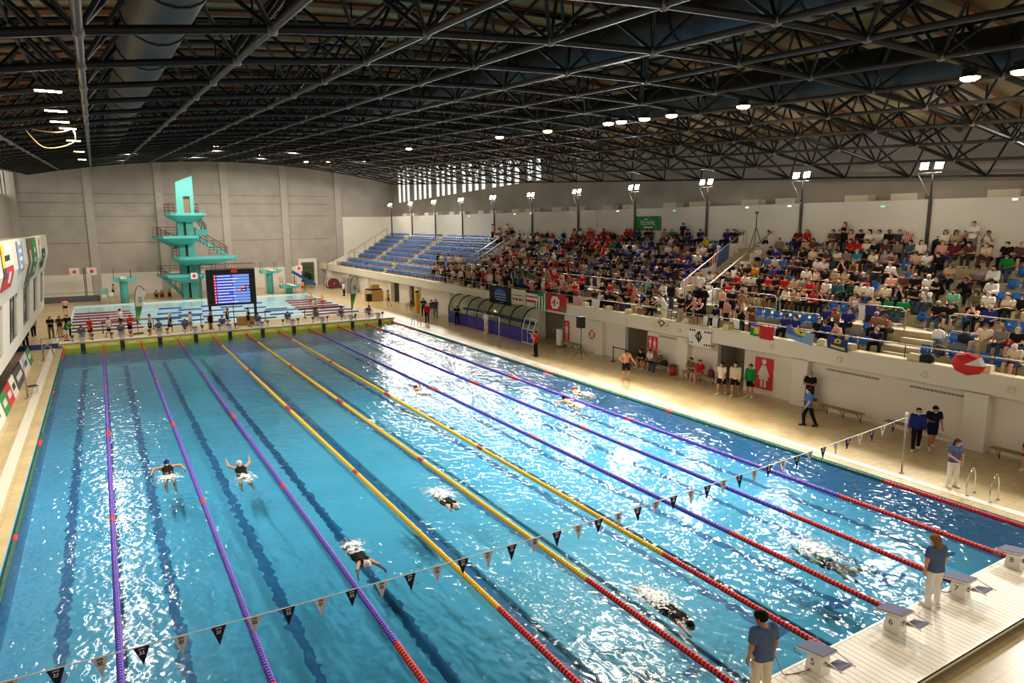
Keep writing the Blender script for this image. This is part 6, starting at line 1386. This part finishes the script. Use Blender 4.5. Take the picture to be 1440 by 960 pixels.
# ------------------------------------------------------------------ dugout shelter
def dugout():
    Ya, Yb = 34.3, 46.6; t = thing('dugout_shelter', 'long glazed dugout with curved black ribs and purple front panels', 'shelter', (28.9, (Ya+Yb)/2, .1)); L_ = (Yb-Ya)/2
    M_vio = mat('violet_panel', (52, 48, 150), .5); n = 7
    for i in range(n):
        a = -L_+2*L_*i/n; q = MB(); q.box(0, .05, a+.015, a+2*L_/n-.015, 0, 1.0); q.build('front_panel', M_vio, t)
    arc = [(0.02, 1.0), (.12, 1.55), (.4, 2.05), (.85, 2.35), (1.35, 2.42)]
    for i in range(n+1):
        a = -L_+2*L_*i/n; q = MB(); q.tube(cat([(x, a, z) for x, z in arc], 4), .05, 6); q.tube([(.02, a, 0), (.02, a, 1.0)], .04, 6); q.build('rib', M_blackS, t, True)
    for i in range(n):
        a = -L_+2*L_*i/n; q = MB(); c = cat([(x, 0, z) for x, z in arc], 3)
        q.sheet(lambda u, v: (c[min(len(c)-1, int(v*12))][0], a+.05+(2*L_/n-.1)*u, c[min(len(c)-1, int(v*12))][2]), 1, 12, .008); q.build('glass_pane', glass('dugout_glass', (238, 242, 234), .07), t)
    q = MB(); q.tube([(1.35, -L_, 2.42), (1.35, L_, 2.42)], .05, 6); q.tube([(.02, -L_, 1.0), (.02, L_, 1.0)], .03, 6); q.build('long_rail', M_blackS, t)
    q = MB(); q.box(.9, 1.3, -L_+.3, L_-.3, .38, .44); q.box(1.3, 1.34, -L_+.3, L_-.3, 1.05, 1.3); q.build('inner_bench', mat('deep_blue', (40, 60, 130), .5), t)
    q = MB()
    for y in (-L_-1.6, -L_-.85, -L_-.1): q.tube([(.02, y, 0), (.02, y, 1.0), (.3, y, 1.75)], .035, 6)
    for z, x in ((.03, .02), (1.0, .02), (1.75, .3)): q.tube([(x, -L_-1.6, z), (x, -L_-.1, z)], .035, 6)
    f = q.build('end_frame', M_whiteS, t)
    for y in (-L_-1.55, -L_-.8): q = MB(); q.box(0.0, .04, y, y+.68, .06, .96); q.build('end_panel', M_vio, f)
dugout()
# ------------------------------------------------------------------ clutter by the far corner of the grandstand deck
t = thing('cardboard_box', 'large cardboard-brown box crate on the deck below the far stand', 'box', (29.1, 66.5, .1), .2)
q = MB(); q.box(-.75, .75, -.8, .8, 0, 1.25); q.build('carton', MATS['cardboard'], t); q = MB(); q.box(-.72, .72, -.6, .6, 1.25, 1.4); q.build('black_lid', M_blackS, t)
q = MB(); q.box(-.45, .45, -.4, .4, 0, .5); tag(q.build('cardboard_box', MATS['cardboard'], loc=(29.2, 66.5, 1.5)), 'smaller cardboard box on top of the large brown crate', 'box')
for i, (x, y, c, lb) in enumerate([(29.6, 77, 'grey', 'tall grey locker cabinet, first by the far corner'), (29.6, 78.2, 'grey', 'tall grey locker cabinet, second by the far corner')]):
    t = thing('locker_cabinet', lb, 'cabinet', (x, y, .1)); q = MB(); q.box(-.4, .4, -.5, .5, 0, 1.9); q.build('body', mat('locker_grey', (140, 138, 134), .5), t); q = MB(); q.box(-.42, -.4, -.46, -.02, .05, 1.85); q.build('door', mat('locker_door', (156, 154, 150), .5), t); q = MB(); q.box(-.42, -.4, .02, .46, .05, 1.85); q.build('door', MATS['locker_door'], t)
for i, (y, c) in enumerate([(86.4, 'maroon'), (85.9, 'white'), (85.4, 'charcoal'), (84.9, 'white'), (84.4, 'maroon'), (83.9, 'maroon')]):
    t = thing('rope_reel', '%s lane rope reel stored in the far corner, %s from the end wall' % (c, ordn(i+1)), 'reel', (29.7, y, .1), group='rope reels in the far corner'); q = MB(); q.lathe((0, 0, .72), [(.7, -.16), (.7, .16)], 20, axis='y'); q.build('coil', mat('reel_'+c, CLOTH[c], .6), t); q = MB(); q.lathe((0, 0, .72), [(.1, -.2), (.1, .2)], 8, axis='y'); q.box(-.4, .4, -.2, .2, 0, .06); q.tube([(0, .2, .05), (0, .2, .75)], .03, 5); q.build('stand', M_rail, t)
t = thing('slide_mat', 'long blue crash mat leaning beside the end door sign', 'mat', (26.6, 87.5, .1)); q = MB(); q.obox((0, 0, 1.35), (1.5, 0, -.95), (0, .3, 0), (.09, 0, .14)); q.build('mat_body', mat('mat_blue', (26, 78, 170), .6), t); q = MB(); q.tube([(-1.2, .2, 0), (-1.2, .2, 2.0)], .05, 6); q.build('stand', M_dark, t)
t = thing('yellow_fender', 'upright yellow padded column on the deck before the glazed doors', 'padding', (29.0, 53.8, .1)); q = MB(); q.lathe((0, 0, 0), [(.22, 0), (.24, .1), (.24, 1.9), (.2, 2.0)], 14); q.build('pad', mat('fender_yellow', (228, 176, 20), .5), t, True); q = MB(); q.lathe((0, 0, 2.0), [(.2, 0), (.18, .2)], 12); q.build('cap', M_blackS, t)
for i, (y, lb) in enumerate(((57.0, 'by the yellow column'), (55.9, 'second by the yellow column'), (51.6, 'near officials at the dugout'))): chair('dark grey chair on the grandstand deck '+lb, 29.4, y, PI/2, mat('chair_dark', (52, 52, 56), .5), 'dark chairs on the grandstand deck')
# ------------------------------------------------------------------ people on the deck and in the water
def dp(label, u, v, face, pose, z=.1, **k):
    p = px(u, v, z=z); k.setdefault('h', .015); return person(label, (p[0], p[1], z), math.radians(face), pose, fine=True, eyes=True, key=('d', label), **k)
# face: degrees, 0 looks away along the pool, 90 looks to the booth side, 180 looks at the camera end
SITB = dict(POSE['sit_lap'], seat=.35)
dp('man in grey polo shirt seen from behind beside starting block five', 1068, 991, -12, dict(POSE['stand'], lean=.0, ua=(.2, -.05, -1), faR=(-.05, .1, -1), faL=(.0, .25, -1), head=(.3, .45)), .4, h=.0105, skin=1, top='tshirt', topc='slate blue', lowc='cream', hair='hair_short', hairc='black', shoes=0, mask=0, size=1.79)
dp('long-haired woman in grey polo shirt seen from behind on the starting platform', 1310, 852, -20, dict(POSE['stand'], lean=.02, ua=(.24, -.02, -1), fa=(.0, .12, -1), head=(.25, .2)), .4, h=.0105, skin=0, top='tshirt', topc='slate blue', lowc='white', hair='hair_long', hairc='blond', shoes=0, mask=0, size=1.66)
dp('woman in grey-blue polo and white trousers standing beside the ladder handles', 1338, 684, 150, dict(POSE['stand'], ua=(.2, .2, -1), faR=(-.5, .8, -.4), faL=(-.1, .3, -1), head=(.35, .2)), top='tshirt', topc='slate blue', lowc='white', hair='hair_long', hairc='brown', shoes=0, skin=0, size=1.68)
dp('person in dark blue hooded top and black trousers walking by the bench', 1287, 633, 35-270, 'walk', top='longsleeve', topc='royal blue', lowc='black', shoes=0, skin=1)
dp('person in dark blue shirt and shorts walking with a backpack', 1309, 631, 45-270, dict(POSE['walk'], uaR=(.2, .1, -1), faR=(-.4, 1, .1), head=(.4, 0)), top='tshirt', topc='navy', low='shorts', lowc='navy', shoes=0, skin=1, size=1.78)
dp('person in bright blue shirt and black trousers walking along the deck', 1136, 599, 60, dict(POSE['walk'], uaR=(.3, .1, -1), faR=(-.3, 1, -.2)), top='tshirt', topc='blue', lowc='black', hair='ponytail', hairc='black', shoes=1)
dp('bald man in black shirt with backpack leaning on the wall pillar', 1137, 575, 100, 'stand_cross', top='tshirt', topc='black', lowc='black', hair=None, shoes=1, skin=1, size=1.8)
dp('woman in white top and dark shorts walking from the passage', 1014, 554.6, 105, 'walk', top='tshirt', topc='white', low='shorts', lowc='black', hair='ponytail', hairc='black', shoes=0)
dp('person in cream jacket and dark shorts before the passage', 1033, 557, 120, 'walk', top='longsleeve', topc='cream', low='shorts', lowc='black', shoes=0, size=1.8)
dp('person in green and navy jacket with dark shorts before the passage', 1054, 559, 100, 'stand', top='longsleeve', topc='green', low='shorts', lowc='black', shoes=0, skin=1)
dp('bare-chested swimmer in black shorts standing on the deck looking down', 880, 535.4, 150, dict(POSE['stand_hips'], uaL=(.5, .1, -1), faL=(.3, .6, -.4), head=(.6, .2)), low='shorts', lowc='black', shoes=None, mask=0, skin=1, size=1.8)
dp('photographer in red polo shirt and black trousers raising a camera', 753.5, 501, 80, 'sit_face' if 0 else dict(POSE['stand'], ua=(.1, .8, -.8), fa=(-.45, .35, .9), th=(.15, .02, -1)), top='tshirt', topc='red', lowc='black', shoes=1, mask=2)
cx, cy_ = px(753.5, 501, z=.1)[:2]
t = thing('photo_camera', 'black camera with lens held up by the photographer in red', 'camera', (cx-.42, cy_+.07, 1.56), math.radians(80)); q = MB(); q.box(-.08, .08, -.04, .04, 0, .12); q.build('body', M_blackS, t); q = MB(); q.lathe((0, .04, .06), [(.045, 0), (.05, .16)], 12, axis='y'); q.build('lens', M_blackS, t)
def bench_person(label, y, x=30.2, face=90, **k): k.setdefault('h', .018); return person(label, (x+.12, y, .1), math.radians(face), dict(POSE[k.pop('pose', 'sit_lap')], seat=.36), eyes=True, key=('b', label), **k)
bench_person('person in black seated nearest the red wheelchair sign', 22.55, top='tshirt', topc='black', low='shorts', lowc='black', shoes=0, pose='sit_fwd')
bench_person('person in white shirt and dark shorts seated on the bench by the red signs', 21.95, top='tshirt', topc='white', low='shorts', lowc='black', shoes=0)
bench_person('older person in brown-grey shirt and jeans seated on the bench by the red signs', 21.3, top='tshirt', topc='olive', lowc='denim', hair='hair_short', hairc='grey', shoes=1, pose='sit_side')
bench_person('man in khaki shirt and beige trousers seated on the bench with a companion in red', 18.75, top='tshirt', topc='olive', lowc='beige', shoes=1, pose='sit_cross', mask=0)
bench_person('long-haired woman in red top and pink trousers seated on the bench', 18.05, top='tshirt', topc='red', lowc='pink', hair='hair_long', hairc='black', shoes=0, pose='sit_side')
bench_person('person in red shirt seated on the nearest bench at the picture edge', 2.35, 30.05, 100, top='tshirt', topc='maroon', low='shorts', lowc='maroon', hair='hair_long', hairc='black', shoes=0, pose='sit_phone')
dp('person dressed all in white standing before the dugout', 684, 469, 100, 'stand_cross', top='longsleeve', topc='white', lowc='cream', shoes=0, mask=0, skin=1, size=1.8)
dp('person in dark clothes standing before the purple dugout panels', 643, 457, 150, 'stand_clap', top='tshirt', topc='navy', lowc='black', shoes=1)
dp('person in red jacket and black trousers standing at the far end of the dugout', 601, 453, 130, 'stand', top='longsleeve', topc='red', lowc='black', shoes=1)
dp('official in slate polo and white trousers standing beside the red-jacketed person', 607, 447, 200, 'stand', top='tshirt', topc='slate blue', lowc='white', shoes=0)
dp('official in dark shirt standing behind the red-jacketed person', 596, 444, 150, 'stand_cross', top='tshirt', topc='charcoal', lowc='black', shoes=1)
dp('official in slate polo standing closest to the dugout end glass', 613, 446, 180, 'stand', top='tshirt', topc='slate blue', lowc='grey', shoes=1)
dp('lifeguard in yellow shirt and red shorts standing under the far stand', 546.7, 430, 60, 'walk', top='tshirt', topc='yellow', low='shorts', lowc='red', shoes=None)
dp('person in white shirt standing beside the grey lockers', 484, 416, 90, 'stand', top='tshirt', topc='white', lowc='black', h=.022)
dp('person in red top standing in the far corner of the deck', 503, 410, 90, 'stand', top='tshirt', topc='red', lowc='black', h=.022)
# seated officials behind the far platform, each on a white chair
for i, (x, y) in enumerate([(1.2, 52.6), (3.8, 52.5), (6.4, 52.5), (8.3, 52.5), (11.1, 52.5), (13.9, 52.5), (16.4, 52.6), (18.8, 52.6), (21.0, 52.5), (23.7, 52.9)]):
    chair('white plastic chair of the far platform official, %s from the booth side' % ordn(i+1), x, y, PI+(.4 if i > 6 else -.2), M_whiteS, 'officials chairs behind the far platform')
    person('seated official in slate polo and white trousers, %s chair from the booth side' % ordn(i+1), (x, y+.02, .1), PI+(.4 if i > 6 else -.2), dict(POSE['sit_lap' if i % 3 else 'sit_phone'], seat=.37), .022, i % 4, 'tshirt', 'slate blue', 'trousers', 'white', ['hair_short', 'hair_short', 'hair_long', 'cap'][i % 4], ['dark', 'brown', 'black', 'red'][i % 4], 0, 1, 'officials behind the far platform', key=('of', i % 3 > 0))
for (u, v, lb, face, pose, kw) in [
    (128, 477, 'swimmer in red shirt and cap behind the second touch pad', 240, 'stand', dict(top='tshirt', topc='red', low='shorts', lowc='navy', hair='swim_cap', hairc='red')),
    (154, 475, 'swimmer in white shirt and blue cap stepping along the far platform', 250, 'walk', dict(top='tshirt', topc='white', low='shorts', lowc='navy', hair='swim_cap', hairc='blue')),
    (171, 462, 'tall person in white shirt and black shorts behind seated officials', 60, 'stand', dict(top='tshirt', topc='white', low='shorts', lowc='black')),
    (184, 472.5, 'swimmer in red shirt and dark shorts touching face, beside the feather flag', 230, 'stand_up' if 0 else 'stand_clap', dict(top='tshirt', topc='red', low='shorts', lowc='black', hair='swim_cap', hairc='red')),
    (212, 471, 'bare-chested swimmer in black shorts and blue cap right of the feather flag', 250, 'stand', dict(low='shorts', lowc='black', hair='swim_cap', hairc='blue')),
    (240, 469, 'swimmer in black suit and white cap holding red towel', 260, 'walk', dict(top='tank', topc='black', low='shorts', lowc='black', hair='swim_cap', hairc='white')),
    (269, 467, 'swimmer in white shirt and red cap left of the scoreboard', 270, 'stand', dict(top='tshirt', topc='white', low='shorts', lowc='grey', hair='swim_cap', hairc='red')),
    (297, 467, 'swimmer in black suit and white cap under the scoreboard edge', 200, 'stand', dict(top='swimsuit', topc='black', low='trunks', lowc='black', hair='swim_cap', hairc='white')),
    (321, 461, 'swimmer in black suit and red cap under the scoreboard', 270, 'stand', dict(top='swimsuit', topc='black', low='trunks', lowc='black', hair='swim_cap', hairc='red')),
    (350, 460, 'swimmer in black suit under the right leg of the scoreboard', 250, 'stand_hips', dict(top='swimsuit', topc='black', low='shorts', lowc='black')),
    (444, 444, 'person in white shirt and khaki trousers at the diving pool edge', 150, 'stand_cross', dict(top='tshirt', topc='white', lowc='olive')),
    (48, 473, 'person in dark trousers half hidden under the booth end', 190, 'walk', dict(top='tshirt', topc='tan', lowc='black')),
    (37, 489, 'person in black standing under the booth by the green board', 170, 'stand', dict(top='longsleeve', topc='black', lowc='black', hair='hair_long')),
    (73, 475, 'long-haired woman in black top and khaki trousers left of the cameraman', 180, 'stand_cross', dict(top='tshirt', topc='black', lowc='olive', hair='hair_long')),
    (86, 474, 'cameraman in dark shirt behind a tripod near the booth', 190, 'stand_clap', dict(top='tshirt', topc='charcoal', lowc='beige', hair='hair_short', hairc='brown')),
    (97, 472, 'person in black shirt with green print beside the cameraman', 200, 'stand', dict(top='tshirt', topc='black', lowc='black')),
    (94, 480, 'person in green shirt bending at the end of the far platform', 230, 'sit_fwd' if 0 else 'lean_rail', dict(top='tshirt', topc='green', low='shorts', lowc='white')),
    (93, 444, 'bare-chested diver with red cap standing at the diving pool corner', 20, 'stand_up' if 0 else 'stand_hips', dict(low='trunks', lowc='black', hair='swim_cap', hairc='red')),
    (86, 416, 'person in white robe bending over the low grey platform', 200, 'lean_rail', dict(top='longsleeve', topc='white', lowc='white')),
    (160, 419, 'bare-chested diver standing beside the left three-metre stand', 250, 'stand_clap', dict(low='shorts', lowc='black')),
    (426, 413, 'bare-chested diver with red trunks near the blue crash mat', 30, 'stand_up' if 0 else 'stand', dict(low='trunks', lowc='red'))]:
    kw.setdefault('shoes', None if 'swim' in kw.get('hair', '') or 'bare' in lb else 1)
    dp(lb, u, v, face, pose, h=.022, mask=0 if 'swim' in kw.get('hair', '') or 'bare' in lb else 1, **kw)
for i, (x, y, lb) in enumerate([(8.4, 86.5, 'bare-chested diver sitting on the floor left of the tower, first of three'), (9.0, 86.2, 'bare-chested diver sitting on the floor left of the tower, middle of three'), (9.8, 86.0, 'diver in black sitting on the floor close to the tower')]):
    person(lb, (x, y, .1), PI, dict(lean=.25, seat=0.0, th=(.3, 1, .7), sk=(0, .5, -1), ua=(.2, .8, -.7), fa=(-.5, .8, .2)), .024, i, 'tank' if i == 2 else None, 'black', 'shorts', 'black', 'hair_short', 'dark', None, 0, 'divers sitting by the tower', key='floor')
t = thing('video_tripod', 'video camera tripod before the cameraman near the booth', 'tripod', (-.25, 54.6, .1)); q = MB(); q.box(-.1, .1, -.2, .15, 1.45, 1.65); q.build('camera_body', M_blackS, t)
for k in range(3): a = PI/2+k*2*PI/3; q = MB(); q.tube([(0, 0, 1.45), (.45*math.cos(a), .45*math.sin(a), .0)], .02, 6); q.build('leg', M_blackS, t)
# cords held by the two officials on the near platform
def cord(label, pts, c):
    q = MB(); q.tube(cat(pts, 6), .011, 6); tag(q.build('signal_cord', c, smooth=True), label, 'cord')
M_cord = mat('cord_red_brown', (150, 56, 40), .5)
p1 = px(1089, 920, z=1.2); e1 = px(1148, 936, z=.42); m1 = px(1104, 948, z=.42)
cord('red-brown cord hanging from the hand of the man at block five', [p1, (p1[0]*.5+m1[0]*.5+.03, p1[1]*.5+m1[1]*.5, .72), m1, (m1[0]*.5+e1[0]*.5, m1[1]*.5+e1[1]*.5-.05, .42), e1], M_cord)
p2 = px(1326, 808, z=1.15); e2 = px(1341, 831, z=.42)
cord('red-brown cord hanging from the right hand of the long-haired woman', [p2, (p2[0]+.05, p2[1]+.02, .75), e2, (e2[0]+.25, e2[1]-.1, .42)], M_cord)
p3 = px(1297, 817, z=1.15); e3 = px(1292, 851, z=.415)
cord('thin white cord from the left hand of the long-haired woman', [p3, ((p3[0]+e3[0])/2, (p3[1]+e3[1])/2, .8), e3], M_whiteS)
cord('red-brown cord lying on the platform beside starting block eight', [px(1417, 789, z=.42), px(1428, 787, z=.42), px(1440, 790, z=.42), px(1455, 792, z=.42)], M_cord)
# ------------------------------------------------------------------ swimmers
def foam_mat():
    m = mat('foam', (246, 248, 250), .6); N, L = nodes(m); b = N['Principled BSDF']
    tc = N.new('ShaderNodeTexCoord'); n = N.new('ShaderNodeTexNoise'); n.inputs['Scale'].default_value = 7; n.inputs['Detail'].default_value = 6; n.inputs['Distortion'].default_value = 1.2
    oi = N.new('ShaderNodeObjectInfo'); ad = N.new('ShaderNodeVectorMath'); ad.operation = 'ADD'
    ge = N.new('ShaderNodeNewGeometry'); L.new(ge.outputs['Position'], ad.inputs[0]); L.new(oi.outputs['Random'], ad.inputs[1]); L.new(ad.outputs[0], n.inputs['Vector'])
    ln = N.new('ShaderNodeVectorMath'); ln.operation = 'LENGTH'; L.new(tc.outputs['Object'], ln.inputs[0])
    th = N.new('ShaderNodeMapRange'); th.inputs[1].default_value = 0; th.inputs[2].default_value = 1; th.inputs[3].default_value = .3; th.inputs[4].default_value = .72; L.new(ln.outputs['Value'], th.inputs[0])
    sb = N.new('ShaderNodeMath'); sb.operation = 'SUBTRACT'; L.new(n.outputs['Fac'], sb.inputs[0]); L.new(th.outputs[0], sb.inputs[1])
    ml = N.new('ShaderNodeMath'); ml.operation = 'MULTIPLY'; ml.inputs[1].default_value = 7; ml.use_clamp = True; L.new(sb.outputs[0], ml.inputs[0]); L.new(ml.outputs[0], b.inputs['Alpha'])
    return m
M_foam = foam_mat(); M_drop = mat('spray', (244, 246, 248), .5)
def foam(label, cx, cy, L_, W_, dirn, seed, n=150):
    r = random.Random(seed); q = MB(); k, m_ = 24, 8
    v = [(0, 0, .05)]+[(j/m_*math.cos(2*PI*i/k), j/m_*math.sin(2*PI*i/k), .012+.07*(1-j/m_)**2+.02*r.random()*(j < m_)) for j in range(1, m_+1) for i in range(k)]
    f = [(0, 1+i, 1+(i+1) % k) for i in range(k)]+[(1+(j-1)*k+i, 1+j*k+i, 1+j*k+(i+1) % k, 1+(j-1)*k+(i+1) % k) for j in range(1, m_) for i in range(k)]
    q.add(v, f)
    o = q.build('water_splash', [M_foam, M_drop], smooth=True); o.location = (cx, cy, 0); sx = W_*(.55+min(n, 500)/800); sy = L_*(.55+min(n, 500)/900); o.scale = (sx, sy, 1+n/700)
    tag(o, label, 'splash', 'splashes around the swimmers', 'stuff')
    d = MB()
    for i in range(n//2):
        a = r.gauss(0, .34); b_ = r.gauss(0, .34); s = .005+.011*r.random()**2
        d.ball((b_, a, .01+abs(r.gauss(0, .06))), s, 5, sc=(1/sx, 1/sy, 1/(1+n/700)))
    d.build('spray_drops', M_drop, o, True)
FLY = dict(seat=-.1, lean=-.12, th=(.12, .1, -1), sk=(.0, -.12, -1), ua=(1, .1, .1), fa=(.35, .15, -.9), head=(-.7, 0), ft=(0, -.3, -1))
VEE = dict(seat=-.1, lean=-.1, th=(.14, .1, -1), sk=(.1, -.2, -1), ua=(.75, -.05, .8), fa=(.12, -.25, 1), head=(-.5, 0), ft=(0, -.3, -1))
GLD = dict(seat=-.1, lean=.0, th=(.1, .05, -1), sk=(.05, -.1, -1), ua=(.45, .2, 1), fa=(.3, .25, 1), head=(-.2, 0), ft=(0, -.3, -1))
FRE = dict(seat=-.1, lean=0, th=(.06, .05, -1), sk=(0, -.1, -1), uaR=(.6, -.5, .8), faR=(.1, .2, 1), uaL=(.3, .1, -1), faL=(.1, .2, -1), head=(-.2, .5), ft=(0, -.3, -1))
def swimmer(label, u, v, away, pose, cap, top, topc, skin=0, tilt=0, seed=1, fl=None, foam_n=120):
    p = px(u, v, z=0); pd = dict(pose); pd['fem'] = int(top is not None)
    o = person(label, (p[0], p[1], -.06), 0, pd, .016, skin, top, topc, 'trunks', topc, 'swim_cap', cap, None, 0, None, key=('w', label), fine=True, fem=top is not None)
    o.rotation_euler = (-PI/2+.1+tilt, 0, 0 if away else PI)
    if foam_n > 500: o.location.z = -.16
    foam('white splash around '+label, p[0], p[1]-(.5 if away else -.5), 1.5, .9, 1, seed, foam_n)
swimmer('butterfly swimmer in dark suit and blue cap beside the first purple rope', 237, 666, 1, FLY, 'blue', 'tank', 'black', 0, .2, 1, None, 90)
swimmer('butterfly swimmer in dark suit and white cap raising both arms', 341, 666, 1, VEE, 'white', 'tank', 'black', 0, .15, 2, None, 90)
swimmer('swimmer in dark suit gliding towards the pennant line', 505, 780, 0, GLD, 'white', 'tank', 'black', 0, 0, 3, None, 50)
swimmer('swimmer splashing between the two yellow ropes', 629, 703, 0, FRE, 'white', 'tank', 'black', 2, 0, 4, None, 260)
swimmer('small distant swimmer beside purple rope in the middle lanes', 591, 549, 1, FRE, 'black', None, 'black', 0, 0, 5, None, 160)
swimmer('bare-backed swimmer in black cap near the grandstand side', 803, 567, 1, FLY, 'black', None, 'black', 0, 0, 6, None, 120)
swimmer('swimmer in red cap in the outer lane on grandstand side', 817, 552, 1, FRE, 'red', None, 'black', 2, 0, 7, None, 160)
swimmer('swimmer in dark suit stroking towards starting block five', 941, 855, 0, FRE, 'black', 'tank', 'black', 2, -.12, 8, None, 300)
swimmer('swimmer under heavy spray before starting block seven', 1168, 786, 0, VEE, 'white', None, 'navy', 2, -.12, 9, None, 900)
for (u, v, lb, c) in ((437, 418, 'head and shoulders of a bather at the diving pool corner', 'hair'), (453, 421, 'dark-haired bather in the diving pool beside the red ropes', 'dark'), (352/1, 0, '', '')):
    if not lb: continue
    p = px(u, v, z=0); o = person(lb, (p[0], p[1], -1.2), PI, POSE['stand'], .024, 0, None, 'white', 'trunks', 'black', 'hair_short', 'dark' if c == 'dark' else 'brown', None, 0, key='bather')
